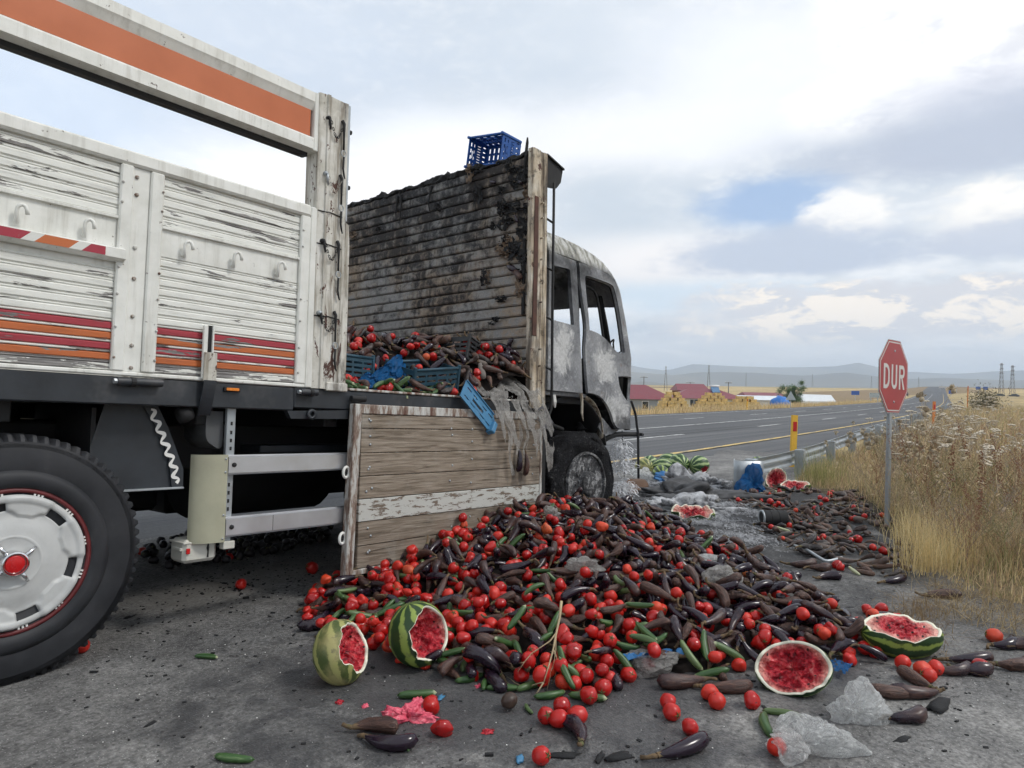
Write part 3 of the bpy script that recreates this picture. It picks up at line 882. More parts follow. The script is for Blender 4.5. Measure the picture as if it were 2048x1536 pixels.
for i in range(len(VXS) - 1):
    for k in range(nv): b.face(i * (nv + 1) + k, (i + 1) * (nv + 1) + k, (i + 1) * (nv + 1) + k + 1, i * (nv + 1) + k + 1)
b.obj('verge_soil', SOIL, smooth=True, kind='structure')

# far hills: ridges with real depth
def ridge(name, dist, prof, seed, rough, depth):
    """prof: list of (azimuth deg, height m) along the crest"""
    pa = [p[0] for p in prof]; ph = [p[1] for p in prof]
    b = MB(); nu, nv = 150, 14
    for i in range(nu + 1):
        a = -24 + 112 * i / nu
        hgt = np.interp(a, pa, ph)
        for k in range(nv + 1):
            t = k / nv
            rr = dist + depth * (t - .5)
            shape = math.sin(math.pi * min(1, t * 1.02)) ** 1.15
            x, y = rr * math.cos(rad(a)), rr * math.sin(rad(a))
            n = fbm(a * .16, t * 2.2, seed, 1.0, 5)
            b.addv((x, y, -60 + (hgt + 60) * shape + rough * n * shape))
    for i in range(nu):
        for k in range(nv): b.face(i * (nv + 1) + k, (i + 1) * (nv + 1) + k, (i + 1) * (nv + 1) + k + 1, i * (nv + 1) + k + 1)
    b.obj(name, HILL, smooth=True, kind='structure')
ridge('far_hill', 6600, [(-30, 230), (2, 225), (7, 190), (10, 205), (12.5, 285), (14, 250), (18, 240), (22, 262), (24.5, 268), (26.5, 195), (28.5, 222), (31, 290), (35, 260), (50, 280), (90, 240)], 3.1, 16, 2600)
ridge('middle_hill', 4100, [(-30, 92), (2, 92), (7, 98), (10, 88), (13.5, 125), (16, 106), (20, 118), (24, 120), (26, 105), (31, 128), (40, 120), (90, 110)], 8.7, 7, 1900)
ridge('near_hill', 2700, [(-30, 26), (5, 24), (12, 30), (18, 26), (24, 20), (28, 44), (31, 30), (45, 40), (90, 30)], 5.2, 5, 1000)
# ------------------------------------------------------------------ the truck (built in its own frame: X forward, Y to its left, Z up)
MT = Matrix(((0.99909284, -0.00136049, 0.04256342, 0.87267),
             (0.0, 0.99948955, 0.03194747, 3.22526),
             (-0.04258516, -0.03191848, 0.99858285, -0.01399),
             (0, 0, 0, 1)))
truck = thing('cargo_truck', 'burnt-out white and orange cargo truck with one side board dropped open', 'truck', M=MT)

def P(name, b, m_, parent=truck, smooth=False, angle=None, **k):
    if parent.parent is not None and parent.parent.parent is not None: parent = parent.parent   # thing > part > sub-part, no deeper
    return b.obj(name, m_, parent, smooth, angle, **k)
def part_empty(name, loc, rot=(0, 0, 0)):
    o = bpy.data.objects.new(name, None); COL.objects.link(o); o.parent = truck; o.location = loc; o.rotation_euler = rot
    return o
BX = lambda *a, ch=0.0: MB().box(*a, ch=ch)

# ---- chassis and bed -------------------------------------------------------------------------
P('bed_floor', BX(-2.4, 3.30, .07, 2.38, 1.17, 1.262), PLANK)
P('bed_edge_rail', BX(-2.4, 1.24, -.005, .07, 1.135, 1.258, ch=.006), DARKFRAME)
P('bed_edge_rail', BX(1.24, 3.46, -.004, .07, 1.150, 1.262, ch=.006), DARKFRAME)
P('bed_lip', BX(1.60, 3.30, -.012, .072, 1.262, 1.276, ch=.003), RUSTEDGE)
P('chassis_rail', BX(-2.4, 4.7, .62, .70, .80, 1.05, ch=.01), BLACKMETAL)
P('chassis_rail', BX(-2.4, 4.7, 1.62, 1.70, .80, 1.05, ch=.01), BLACKMETAL)
for x in (-.9, -.1, .75, 1.5, 2.3, 3.1):
    P('cross_member', BX(x, x + .09, .08, 2.36, 1.05, 1.168, ch=.006), BLACKMETAL)
# solid dark clutter below the bed: tank, battery box, propeller shaft, axle
P('fuel_tank', MB().lathe([(.0, 0), (.27, 0), (.29, .03), (.29, .97), (.27, 1.0), (0, 1.0)], 24, Matrix.Translation((1.30, 1.30, .72)) @ Matrix.Rotation(rad(90), 4, 'Y')), BLACKMETAL, smooth=True, angle=.6)
P('battery_box', BX(2.35, 3.15, .55, 1.0, .50, .98, ch=.02), BLACKMETAL)
P('axle', MB().tube([(0, .3, .5), (0, .9, .5), (0, 1.1, .5), (0, 1.3, .5), (0, 2.2, .5)], [.09, .10, .20, .20, .09], 14), BLACKMETAL, smooth=True)
P('leaf_spring', MB().grid(lambda u, v: (-.62 + 1.24 * u, .55 + .09 * v, .60 + .55 * (u - .5) ** 2), 14, 1), BLACKMETAL).modifiers.new('s', 'SOLIDIFY').thickness = .07
P('bed_edge_rail', BX(-2.4, 3.46, 2.38, 2.45, 1.06, 1.262, ch=.006), DARKFRAME)
P('side_board', BX(-2.3, 3.30, 2.395, 2.44, 1.264, 2.27, ch=.006), TPAINT)
P('top_rail', BX(-2.4, 1.335, 2.36, 2.42, 2.585, 2.918, ch=.006), TPAINT)
P('stake_post', BX(1.335, 1.53, 2.35, 2.43, 1.27, 2.925, ch=.006), POSTPAINT)
P('air_tank', BX(.55, 1.35, 1.75, 2.34, .44, 1.06, ch=.03), BLACKMETAL)
P('storage_box', BX(1.42, 2.60, 1.80, 2.34, .40, 1.06, ch=.02), BLACKMETAL)
P('storage_box', BX(2.66, 3.5, 1.80, 2.34, .46, 1.06, ch=.02), BLACKMETAL)
P('wheel_guard', BX(-1.4, .50, 1.75, 2.36, .78, 1.14, ch=.02), BLACKMETAL)
P('wheel_guard', BX(.44, .50, 1.75, 2.36, .30, .78, ch=.01), BLACKMETAL)
P('tool_board', MB().box(1.24, 2.3, .30, .52, .895, .94, ch=.006), DARKFRAME)
P('corner_gusset', MB().prism([(1.24, 1.134), (1.60, 1.148), (1.60, 1.098), (1.225, 1.092), (1.20, 1.134)], lambda u, v: (u, -.007, v), lambda u, v: (u, .03, v)), DARKFRAME)
P('gusset_eye', MB().lathe([(.014, -.004), (.028, -.004), (.03, .010), (.014, .014)], 14, Matrix.Translation((1.345, -.014, 1.118)) @ Matrix.Rotation(rad(90), 4, 'X'), closed=True), DARKFRAME, smooth=True)
for x0, x1 in ((.339, .531), (1.263, 1.368)):
    h = P('hinge', MB().tube([(x0, -.030, 1.236), (x1, -.030, 1.238)], .0175, 12), DARKFRAME, smooth=True, angle=.6)
    P('hinge_collar', MB().tube([(x0 + .055, -.030, 1.236), (x0 + .075, -.030, 1.236)], .0215, 12), BLACKMETAL, h)
    P('hinge_nut', MB().tube([(x0 - .014, -.030, 1.236), (x0, -.030, 1.236)], .012, 6), GALV, h)
P('hinge', MB().tube([(1.600, -.030, 1.216), (1.70, -.030, 1.216)], .018, 12), BLACKMETAL, smooth=True, angle=.6)
P('hinge', MB().tube([(3.30, -.030, 1.200), (3.42, -.030, 1.200)], .018, 12), BLACKMETAL, smooth=True, angle=.6)

# ---- fixed drop side with slats, stiles, hook channel ------------------------------------------
side = P('side_board', MB().box(-2.3, 1.296, .012, .055, 1.264, 2.215), TPAINT)
def rim(x0, x1, z0, z1, y0=-.012, y1=.010, m_=TPAINT, name='frame_bar', ch=.006):
    return P(name, MB().box(x0, x1, y0, y1, z0, z1, ch=ch), m_, side)
rim(-2.3, 1.300, 2.205, 2.270, -.018, .055, name='top_bar', ch=.010)
rim(-2.3, 1.300, 1.262, 1.281, -.010, .010)
for x0, x1 in ((.318, .372), (.447, .507), (1.240, 1.300), (-1.62, -1.56)): rim(x0, x1, 1.2815, 2.2045, -.014, .011)
rim(.372, .447, 1.2815, 2.2045, .000, .011, name='channel_strip')
for z in (1.30, 1.40, 1.53, 1.70, 1.84, 2.08, 2.16):
    P('bolt', MB().lathe([(.009, 0), (.009, .005), (.005, .008), (0, .008)], 8, Matrix.Translation((.405 - (z - 1.3) * .02, -.000, z)) @ Matrix.Rotation(rad(90), 4, 'X')), RUSTEDGE, side, smooth=True)
for xe in (.326, .500, 1.252):
    for z in (1.34, 1.475, 1.62, 1.74, 2.03, 2.12):
        P('bolt', MB().lathe([(.006, 0), (.006, .004), (0, .006)], 7, Matrix.Translation((xe, -.014, z)) @ Matrix.Rotation(rad(90), 4, 'X')), RUSTEDGE, side, smooth=True)
def slat_profile(z0, h, x0, x1, m_, recess=.0):
    """one tongue-and-groove board: flat face and a round bead above it"""
    y = .004 + recess
    f = .66 * h
    prof = [(.012, z0), (y + .003, z0 + .0008), (y, z0 + .004), (y, z0 + f - .004), (y + .003, z0 + f),
            (y + .006, z0 + f + .06 * h), (y + .0015, z0 + f + .12 * h), (y + .0015, z0 + f + .20 * h), (y + .006, z0 + f + .25 * h), (.012, z0 + h - .0005)]
    b = MB(); n = len(prof)
    a0 = [b.addv((x0, p[0], p[1])) for p in prof]; a1 = [b.addv((x1, p[0], p[1])) for p in prof]
    for i in range(n - 1): b.face(a0[i], a0[i + 1], a1[i + 1], a1[i])
    b.face(*a0[::-1]); b.face(*a1)
    return P('slat', b, m_, side)
H_ = .0452
for (x0, x1, left) in ((-1.56, .318, True), (.507, 1.240, False)):
    for k in range(12):
        z0 = 1.283 + H_ * k
        if left and z0 + H_ > 1.77: continue
        m_ = SLAT_W if k else SLAT_BARE
        if k == 4 or k == 2: m_ = SLAT_R
        if k == 3 or k == 1: m_ = SLAT_O
        s = slat_profile(z0, H_ - .0008, x0, x1, m_)
        if m_ in (SLAT_R, SLAT_O):      # the bead between the coloured bands stays white
            P('bead', MB().tube([(x0, .0065, z0 + H_ * .83), (x1, .0065, z0 + H_ * .83)], .0052, 6), SLAT_W, side, smooth=True)
    zt0 = 1.968
    for k in range(5): slat_profile(zt0 + .0472 * k, .0466, x0, x1, SLAT_W)
    if left:
        rim(x0, x1, 1.825, 1.966, .006, .011, name='hook_channel', ch=.001)
        P('tape_ledge', MB().prism([(-.012, 1.822), (-.040, 1.812), (-.040, 1.772), (-.016, 1.760), (.010, 1.760), (.010, 1.822)], lambda u, v: (x0, u, v), lambda u, v: (.345, u, v)), TPAINT, side)
        P('striped_tape', MB().box(x0, .26, -.0425, -.041, 1.774, 1.810), TAPE, side)
        hs = (-.60, -.30, -.048, .196)
    else:
        rim(x0, x1, 1.826, 1.966, .006, .011, name='hook_channel', ch=.001)
        hs = (.622, .870, 1.118)
    rim(x0, x1, 1.953, 1.967, -.008, .011, name='channel_lip', ch=.002)
    for hx_ in hs:
        pts = [(hx_ - .008, .002, 1.850), (hx_ - .008, -.022, 1.852), (hx_ - .008, -.028, 1.875)]
        pts = [(hx_ - .010, -.012, 1.848), (hx_ - .010, -.014, 1.885)] + [(hx_ - .010 + .011 - .011 * math.cos(t), -.015 - .012 * math.sin(t * .5), 1.893 + .016 * math.sin(t)) for t in (.3, .8, 1.57, 2.3, 2.9)] + [(hx_ + .013, -.030, 1.880)]
        P('rope_hook', MB().tube([(hx_ + (p[0] - hx_) * 1.35, p[1] * 1.15 - .003, 1.89 + (p[2] - 1.89) * 1.3) for p in pts], .0078, 8), TPAINT, side, smooth=True)
        P('hook_foot', MB().tube([(hx_ - .010, -.012, 1.850), (hx_ - .010, .008, 1.850)], .007, 8), TPAINT, side)

# latch strap halfway along, with its curved lower arm
P('latch_strap', MB().box(.716, .738, -.030, -.014, 1.27, 1.530, ch=.003), TPAINT, side)
P('latch_strap', MB().box(.738, .762, -.016, -.0135, 1.392, 1.532), BLACKMETAL, side)
P('latch_strap', MB().box(.762, .770, -.028, -.0135, 1.385, 1.535, ch=.002), TPAINT, side)
P('latch_block', MB().box(.720, .785, -.036, -.0305, 1.262, 1.400, ch=.003), POSTPAINT, side)
P('latch_arm', MB().grid(lambda u, v: (.722 + .062 * v - .006 * math.sin(u * 3.1), -.036 + .05 * u * u, 1.266 - .165 * u), 8, 2), DARKFRAME).modifiers.new('s', 'SOLIDIFY').thickness = .008
P('latch_drum', MB().lathe([(0, -.03), (.036, -.03), (.04, 0), (.036, .03), (0, .03)], 16, Matrix.Translation((.68, .05, 1.10)) @ Matrix.Rotation(rad(70), 4, 'Y')), BLACKMETAL, smooth=True)
P('side_marker_lamp', BX(.838, .924, -.017, -.006, 1.218, 1.240, ch=.004), BLACKMETAL)
P('amber_lens', BX(.848, .914, -.023, -.0172, 1.222, 1.236, ch=.003), AMBER)

# ---- high rail with the orange panel ------------------------------------------------------------
rail = P('top_rail', MB().box(-2.4, 1.335, .050, .105, 2.585, 2.918), TPAINT)
def rb(x0, x1, z0, z1, y0, y1, m_=TPAINT, name='rail_band', ch=.0): return P(name, MB().box(x0, x1, y0, y1, z0, z1, ch=ch), m_, rail)
def strip_face(poly, x0, x1, name, m_, par):
    """bar with the given (y, z) section running along X"""
    return P(name, MB().prism(poly, lambda u, v: (x0, u, v), lambda u, v: (x1, u, v)), m_, par)
strip_face([(.050, 2.920), (-.004, 2.914), (-.006, 2.862), (.0005, 2.850), (.016, 2.816), (.050, 2.816)], -2.4, 1.302, 'rail_band', TPAINT, rail)
strip_face([(.050, 2.666), (.016, 2.666), (-.001, 2.656), (-.006, 2.648), (-.006, 2.592), (.050, 2.583)], -2.4, 1.302, 'rail_band', TPAINT, rail)
rb(1.302, 1.340, 2.584, 2.918, -.006, .048, ch=.004)
rb(-2.4, 1.288, 2.6665, 2.8155, .014, .0490, ORANGE, 'orange_panel')
strip_face([(.106, 2.584), (.106, 2.5845), (.049, 2.5835), (.049, 2.560), (.100, 2.565)], -2.4, 1.300, 'rail_flange', BLACKMETAL, rail)

# ---- corner stake post with chains ---------------------------------------------------------------
post = P('stake_post', MB().prism([(1.338, -.010), (1.380, -.020), (1.384, -.030), (1.402, -.030), (1.406, -.018), (1.505, -.016), (1.512, -.020), (1.530, -.020), (1.532, .10), (1.338, .10)],
      lambda u, v: (u, v, 1.262), lambda u, v: (u - .012, v, 2.925)), POSTPAINT)
P('post_foot', MB().box(1.300, 1.355, -.011, .09, 1.262, 2.266, ch=.006), TPAINT, post)
P('post_shoe', MB().box(1.430, 1.575, -.028, .10, 1.252, 1.300, ch=.005), POSTPAINT, post)
P('post_flange', MB().prism([(1.532, 1.262), (1.572, 1.262), (1.565, 2.10), (1.556, 2.22), (1.5335, 2.23)], lambda u, v: (u, -.010, v), lambda u, v: (u, .004, v)), POSTPAINT, post)
P('angle_iron', MB().box(1.5205, 1.548, -.004, .10, 2.24, 2.930, ch=.003), GALV, post)
for z in (2.255, 2.07, 1.665):
    P('weld_seam', MB().tube([(1.340, -.0115, z), (1.384, -.030, z - .004), (1.404, -.030, z), (1.43, -.019, z + .003), (1.50, -.019, z - .005)], .0035, 5), BLACKMETAL, post)
for z in (2.785, 2.452, 2.060, 1.687):
    P('stake_pin', MB().tube([(1.535, .035, z), (1.580, .030, z + .004)], .013, 10), BLACKMETAL, post, smooth=True, angle=.6)
def link_ring(c, d1, d2, a, w, r, n=10, m=5):
    """one chain link: an oval ring with axes d1 (long) and d2"""
    b = MB(); c = Vector(c); d1 = Vector(d1).normalized(); d2 = Vector(d2).normalized(); d3 = d1.cross(d2)
    rings = []
    for i in range(n):
        t = 2 * math.pi * i / n
        p = c + d1 * a * math.cos(t) + d2 * w * math.sin(t); o = (d1 * math.cos(t) + d2 * math.sin(t)).normalized()
        rings.append([b.addv(p + (o * math.cos(2 * math.pi * k / m) + d3 * math.sin(2 * math.pi * k / m)) * r) for k in range(m)])
    for i in range(n):
        for k in range(m): b.face(rings[i][k], rings[(i + 1) % n][k], rings[(i + 1) % n][(k + 1) % m], rings[i][(k + 1) % m])
    return b
for zi, z in enumerate((2.790, 2.470, 2.085, 1.680)):
    xo = -.004 * zi + .01
    chain = P('latch_chain', MB().lathe([(.004, 0), (.014, .002), (.012, .022), (0, .026)], 10, Matrix.Translation((1.368 + xo, -.014, z)) @ Matrix.Rotation(rad(90), 4, 'X')), GALV if zi in (1, 3) else BLACKMETAL, post, smooth=True)
    P('latch_tongue', MB().tube([(1.372 + xo, -.036, z), (1.374 + xo, -.036, z - .03), (1.384 + xo, -.032, z - .062)], [.007, .008, .004], 7), GALV if zi == 1 else BLACKMETAL, chain, smooth=True)
    n = 8
    for i in range(n):
        u = i / (n - 1)
        p = Vector((1.386 + xo + .082 * u, -.034, z - .02 - .075 * math.sin(math.pi * min(1, u * 1.06)) + .0 * u))
        u2 = min(1, u + .1)
        q = Vector((1.386 + xo + .082 * u2, -.034, z - .02 - .075 * math.sin(math.pi * min(1, u2 * 1.06))))
        d = (q - p) if (q - p).length > 1e-4 else Vector((.3, 0, 1))
        P('chain_link', link_ring(p, d, (0, 1, 0) if i % 2 else (d.z, 0, -d.x), .0105, .006, .0022), BLACKMETAL if zi != 1 else RUSTEDGE, chain, smooth=True)
    P('hook_rod', MB().tube([(1.470 + xo, -.020, z + .02), (1.472 + xo, -.034, z), (1.474 + xo, -.032, z - .09), (1.476 + xo, -.030, z - .15)], [.010, .009, .006, .006], 7), BLACKMETAL, chain, smooth=True)
    P('hook_ring', link_ring((1.478 + xo, -.030, z - .172), (0, 0, 1), (1, 0, 0), .018, .016, .0030, 14, 6), GALV, chain, smooth=True)
    P('hook_tail', MB().tube([(1.479 + xo, -.030, z - .19), (1.477 + xo, -.030, z - .26), (1.484 + xo, -.032, z - .30), (1.492 + xo, -.030, z - .315)], [.006, .006, .005, .003], 6), BLACKMETAL, chain, smooth=True)

# ---- dropped side board: plank face, hanging down from its hinges ---------------------------------
gate = P('dropped_side_board', MB().box(1.640, 3.425, -.020, -.012, .225, 1.180), RUSTEDGE)
def gp(name, x0, x1, z0, z1, y0, y1, m_, ch=.004, sh=0.0):
    Mx = Matrix(((1, 0, -sh, sh * 1.2), (0, 1, 0, 0), (0, 0, 1, 0), (0, 0, 0, 1)))
    return P(name, MB().box(x0, x1, y0, y1, z0, z1, ch=ch, M=Mx), m_, gate)
edges = [1.128, 1.045, .902, .768, .636, .505, .368, .240]
for k in range(7):
    z1, z0 = edges[k], edges[k + 1]
    pale = k == 4
    gp('plank', 1.668, 3.402, z0 + .002, z1 - .002, -.046 - R.random() * .003, -.0205, PLANKPALE if pale else PLANK, .003)
    for x in (1.735, 1.75, 2.42, 2.62, 3.3):
        if pale: continue
        P('screw', MB().lathe([(.008, 0), (.007, .003), (0, .004)], 8, Matrix.Translation((x + R.uniform(-.02, .02), -.048, (z0 + z1) / 2 + R.uniform(-.04, .04))) @ Matrix.Rotation(rad(90), 4, 'X')), GALV, gate, smooth=True)
gp('top_edge', 1.640, 3.425, 1.130, 1.185, -.052, -.0205, RUSTEDGE)
gp('bottom_edge', 1.596, 3.425, .205, .238, -.050, -.0205, RUSTEDGE)
gp('end_stile', 1.628, 1.667, .205, 1.186, -.054, -.0205, RUSTEDGE, sh=-.03)
gp('end_stile', 3.403, 3.430, .238, 1.186, -.052, -.0205, RUSTEDGE)
gp('end_flange', 1.604, 1.6275, .205, 1.186, -.066, -.012, RUSTEDGE, sh=-.03)
gp('pin_slot', 2.42, 2.428, .30, .345, -.0495, -.047, BLACKMETAL, 0)
for z in (.795, .425):
    P('lock_eye', link_ring((1.590 - .03 * (1.2 - z), -.035, z), (0, 0, 1), (1, 0, .1), .030, .020, .009, 14, 6), TPAINT, gate, smooth=True)
    gp('eye_hole', 1.58 - .03 * (1.2 - z), 1.60 - .03 * (1.2 - z), z - .012, z + .012, -.036, -.034, BLACKMETAL, 0)

# ---- headboard ------------------------------------------------------------------------------------
head = P('headboard', MB().box(3.372, 3.40, .035, 2.42, 1.262, 3.235), BLACKMETAL)
nb = 23; bh = (3.235 - 1.262) / nb
for k in range(nb):
    z0 = 1.262 + bh * k
    prof = [(3.371, z0 + .001), (3.345, z0 + .001), (3.338, z0 + .012), (3.340, z0 + bh - .020), (3.352, z0 + bh - .013), (3.356, z0 + bh - .004), (3.371, z0 + bh - .002)]
    b = MB()
    ny2 = 30
    rows = []
    for j in range(ny2 + 1):
        y = .035 + 2.385 * j / ny2
        w = .003 * fbm(y * 3, k * 1.7, 2, 1, 3)
        rows.append([b.addv((p[0] + w, y, p[1])) for p in prof])
    for j in range(ny2):
        for i in range(len(prof) - 1): b.face(rows[j][i], rows[j][i + 1], rows[j + 1][i + 1], rows[j + 1][i])
    b.face(*rows[0]); b.face(*rows[-1][::-1])
    P('board', b, CHAR, head)
# crumbled charcoal crust along the top edge
b = MB()
def crust(u, v):
    y = .04 + 2.38 * u; a = v * 2 * math.pi
    r = .020 + .020 * (fbm(y * 5, math.cos(a), math.sin(a) * 1.3, 2.2, 5) + .25)
    s = 1 + .7 * fbm(y, 0, 4, 1.6, 3)
    return (3.372 + math.cos(a) * r * 1.5, y, 3.245 + math.sin(a) * r * 1.25 * s + .018 * fbm(y, 2, 1, 7, 4))
b.grid(crust, 150, 9); P('charcoal_crust', b, CHARBIT, head)
RAGBROWN = plain('scorched_brown_scrap', (.16, .115, .080), .9, var=.4, scale=30, dirt=((.03, .025, .022), .5))
def rag(y, z, w, h, seed, m_=CHARBIT, name='burnt_rag', lift=.03):
    """curled scrap of burnt sheet stuck on the headboard"""
    b = MB()
    def fn(u, v):
        q = fbm(u * 2 + seed, v * 2, seed, 1.3, 4); q2 = fbm(u * 2, v * 2 + seed, seed + 5, 1.5, 4)
        return (3.334 - lift * abs(q) * 1.6 - .006, y + w * (u - .5) * (1 + .5 * q2), z + h * (v - .5) * (1 + .6 * q) )
    b.grid(fn, 9, 9, lambda u, v: fbm(u * 4, v * 4, seed * 3.3, 1, 3) > -.28 and math.hypot(u - .5, v - .5) < .55)
    return P(name, b, m_, head)
for i in range(34):
    y = R.choice([R.uniform(.06, .34), R.uniform(.06, .5), R.uniform(.3, 2.3)])
    z = R.uniform(2.9, 3.24) if y > .5 else R.uniform(1.9, 3.2)
    rag(y, z, R.uniform(.06, .16), R.uniform(.05, .17), i * 1.37, CHARBIT if R.random() < .86 else RAGBROWN)
P('burnt_edge_strip', MB().box(3.318, 3.336, .072, .100, 1.95, 2.56, ch=.004), CHARBIT, head)
P('burnt_edge_strip', MB().tube([(3.33, .085, 2.90), (3.325, .09, 3.1), (3.33, .085, 3.26), (3.335, .080, 3.34), (3.33, .075, 3.375)], [.010, .014, .014, .012, .006], 6), CHARBIT, head)
for k in range(3):
    P('hanging_shred', MB().tube([(3.33, 1.55 + k * .05 - .5 * (k == 2), 3.2), (3.32, 1.54 + k * .07 - .5 * (k == 2), 3.05), (3.33, 1.57 + k * .04 - .5 * (k == 2), 2.92)], [.012, .007, .002], 5), CHARBIT, head)
hp = P('head_post', MB().prism([(3.300, -.012), (3.318, -.020), (3.400, -.020), (3.408, -.010), (3.440, -.012), (3.446, -.022), (3.486, -.022), (3.492, .03), (3.492, .10), (3.300, .030)],
      lambda u, v: (u + .01, v, 1.12), lambda u, v: (u - .012, v, 3.262)), SCORCH)
P('rusty_angle', MB().box(3.312, 3.362, -.026, -.0205, 1.78, 2.88, ch=.002), plain('rust_brown', (.085, .038, .028), .85, var=.35, scale=20, bump=.5), hp)
for z in (1.55, 1.68, 2.05, 2.22, 2.39, 2.56, 2.72, 2.84):
    P('post_bolt', MB().tube([(3.405, -.012, z), (3.398, -.046, z)], .0075, 7), SCORCH, hp, smooth=True, angle=.6)
P('deflector_bracket', MB().prism([(3.480, 3.262), (3.500, 3.268), (3.720, 3.215), (3.722, 3.198), (3.700, 3.10), (3.640, 3.035), (3.495, 3.010)], lambda u, v: (u, .005, v), lambda u, v: (u, .030, v)), BLACKMETAL, hp)
P('deflector_bracket', MB().prism([(3.490, 3.276), (3.728, 3.222), (3.728, 3.210), (3.490, 3.263)], lambda u, v: (u, -.012, v), lambda u, v: (u, 1.2, v)), BLACKMETAL, hp)
grab = P('grab_pole', MB().tube([(3.562, -.025, 3.05), (3.566, -.025, 2.3), (3.574, -.025, 1.6), (3.578, -.025, 1.30), (3.572, -.025, 1.215), (3.545, -.022, 1.165), (3.49, -.015, 1.150), (3.44, -.01, 1.150)], .011, 10), BLACKMETAL, smooth=True)
for z in (2.72, 2.33, 1.93, 1.53): P('pole_bracket', MB().tube([(3.566, -.025, z), (3.48, .0, z + .03)], .009, 7), BLACKMETAL, grab, smooth=True)

# ---- cab ---------------------------------------------------------------------------------------------
def cy(x, z):
    """depth of the cab skin: roof shoulder and front corner roll inwards"""
    y = .045
    t = max(0, (z - 2.44) / .24); y += .10 * t * t
    xf = 4.985 - max(0, z - 1.75) * .33 - max(0, z - 2.35) * .35 - max(0, 1.3 - z) * .02
    u = max(0, 1 - (xf - x) / .11); y += .10 * u ** 2.4
    return y
CM = lambda dy=0.0: (lambda u, v: (u, cy(u, v) + dy, v))
def curve(pts, n=6):
    """smooth closed/open Catmull-Rom through points"""
    out = []
    for i in range(len(pts) - 1):
        p0 = pts[max(i - 1, 0)]; p1 = pts[i]; p2 = pts[i + 1]; p3 = pts[min(i + 2, len(pts) - 1)]
        for k in range(n):
            t = k / n
            out.append(tuple(.5 * ((2 * b_) + (-a + c) * t + (2 * a - 5 * b_ + 4 * c - d) * t * t + (-a + 3 * b_ - 3 * c + d) * t ** 3) for a, b_, c, d in zip(p0, p1, p2, p3)))
    out.append(tuple(pts[-1])); return out
cab = truck
sil = curve([(3.56, 2.676), (3.92, 2.678), (4.195, 2.645), (4.387, 2.592), (4.528, 2.508), (4.633, 2.425), (4.742, 2.300), (4.857, 2.112), (4.937, 1.905), (4.985, 1.74)], 5)
# roof shoulder panel above the doors
shoulder_low = [(4.985, 1.74), (4.93, 1.745), (4.885, 1.90), (4.80, 2.12), (4.70, 2.30), (4.60, 2.432), (4.45, 2.478), (4.0, 2.500), (3.56, 2.500)]
P('roof_side', MB().sheet([sil + shoulder_low[1:]], CM(), .07), BURNTCAB, cab, smooth=True)
solid(bpy.data.objects['roof_side'], .03, 1)
# roof skin spanning to the far side, and the far side itself with its openings
rf = sil[:-1]
b = MB()
for (x, z) in rf:
    y0 = cy(x, z)
    for k in range(9):
        t = k / 8; y = y0 + (2.40 - 2 * y0 + .0) * t
        b.addv((x, y, z + .05 * math.sin(math.pi * t) ** .7))
nr = len(rf)
for i in range(nr - 1):
    if rf[i][1] > 2.26:
        for k in range(8): b.face(i * 9 + k, (i + 1) * 9 + k, (i + 1) * 9 + k + 1, i * 9 + k + 1)
roof = P('roof', b, BURNTCAB, cab, smooth=True); solid(roof, .02, -1)
P('cab_back_panel', MB().sheet([[(.08, 1.36), (2.32, 1.36), (2.32, 2.66), (.08, 2.66)]], lambda u, v: (3.575, u, v)), BURNTCAB, cab)
solid(bpy.data.objects['cab_back_panel'], .02)
rear_win = curve([(3.60, 2.392), (3.80, 2.402), (3.845, 2.40), (3.868, 2.372), (3.90, 2.15), (3.930, 1.965), (3.922, 1.940), (3.85, 1.938), (3.60, 1.940)], 3)
pan = P('quarter_panel', MB().sheet([[(3.565, 2.498), (3.955, 2.488), (4.000, 2.10), (4.060, 1.60), (4.078, 1.372), (3.565, 1.372)], rear_win], CM(), .09), BURNTCAB, cab); solid(pan, .035, 1)
P('pressed_panel', MB().sheet([[(3.62, 1.915), (3.945, 1.905), (4.045, 1.40), (3.62, 1.395)]], CM(-.006), .1), BURNTCAB, pan)
P('quarter_sill', MB().tube([(3.58, .042, 1.946), (3.92, .042, 1.936)], .010, 6), BURNTCAB, pan)
P('sill_beam', MB().box(3.565, 4.20, .05, .16, 1.335, 1.370, ch=.006), BURNTCAB, cab)
# door, sprung slightly open, window frame bowed
door_out = curve([(3.990, 2.485), (4.20, 2.487), (4.45, 2.470), (4.595, 2.42), (4.69, 2.30), (4.80, 2.08), (4.88, 1.86), (4.92, 1.74)], 4) + curve([(4.93, 1.60), (4.96, 1.40), (4.985, 1.20), (4.99, 1.075), (4.84, 1.072), (4.675, 1.078), (4.60, 1.13), (4.545, 1.215), (4.47, 1.29), (4.38, 1.345), (4.27, 1.372), (4.160, 1.378)], 3) + curve([(4.135, 1.50), (4.105, 1.75), (4.115, 1.95), (4.06, 2.15), (4.015, 2.32)], 3)
door_win = curve([(4.085, 2.375), (4.12, 2.395), (4.35, 2.396), (4.52, 2.388), (4.580, 2.355), (4.66, 2.20), (4.735, 1.98), (4.785, 1.790)], 4) + curve([(4.74, 1.770), (4.64, 1.778), (4.54, 1.828), (4.43, 1.880), (4.30, 1.915), (4.17, 1.925)], 3) + curve([(4.150, 2.05), (4.115, 2.20), (4.09, 2.33)], 2)
lamp_hole = curve([(4.665, 1.555), (4.78, 1.566), (4.90, 1.564), (4.928, 1.545), (4.945, 1.42), (4.948, 1.315), (4.925, 1.305), (4.82, 1.345), (4.735, 1.41), (4.685, 1.48)], 3)
door = P('door', MB().sheet([door_out, door_win, lamp_hole], CM(-.012), .075), BURNTCAB, cab); solid(door, .028, 1)
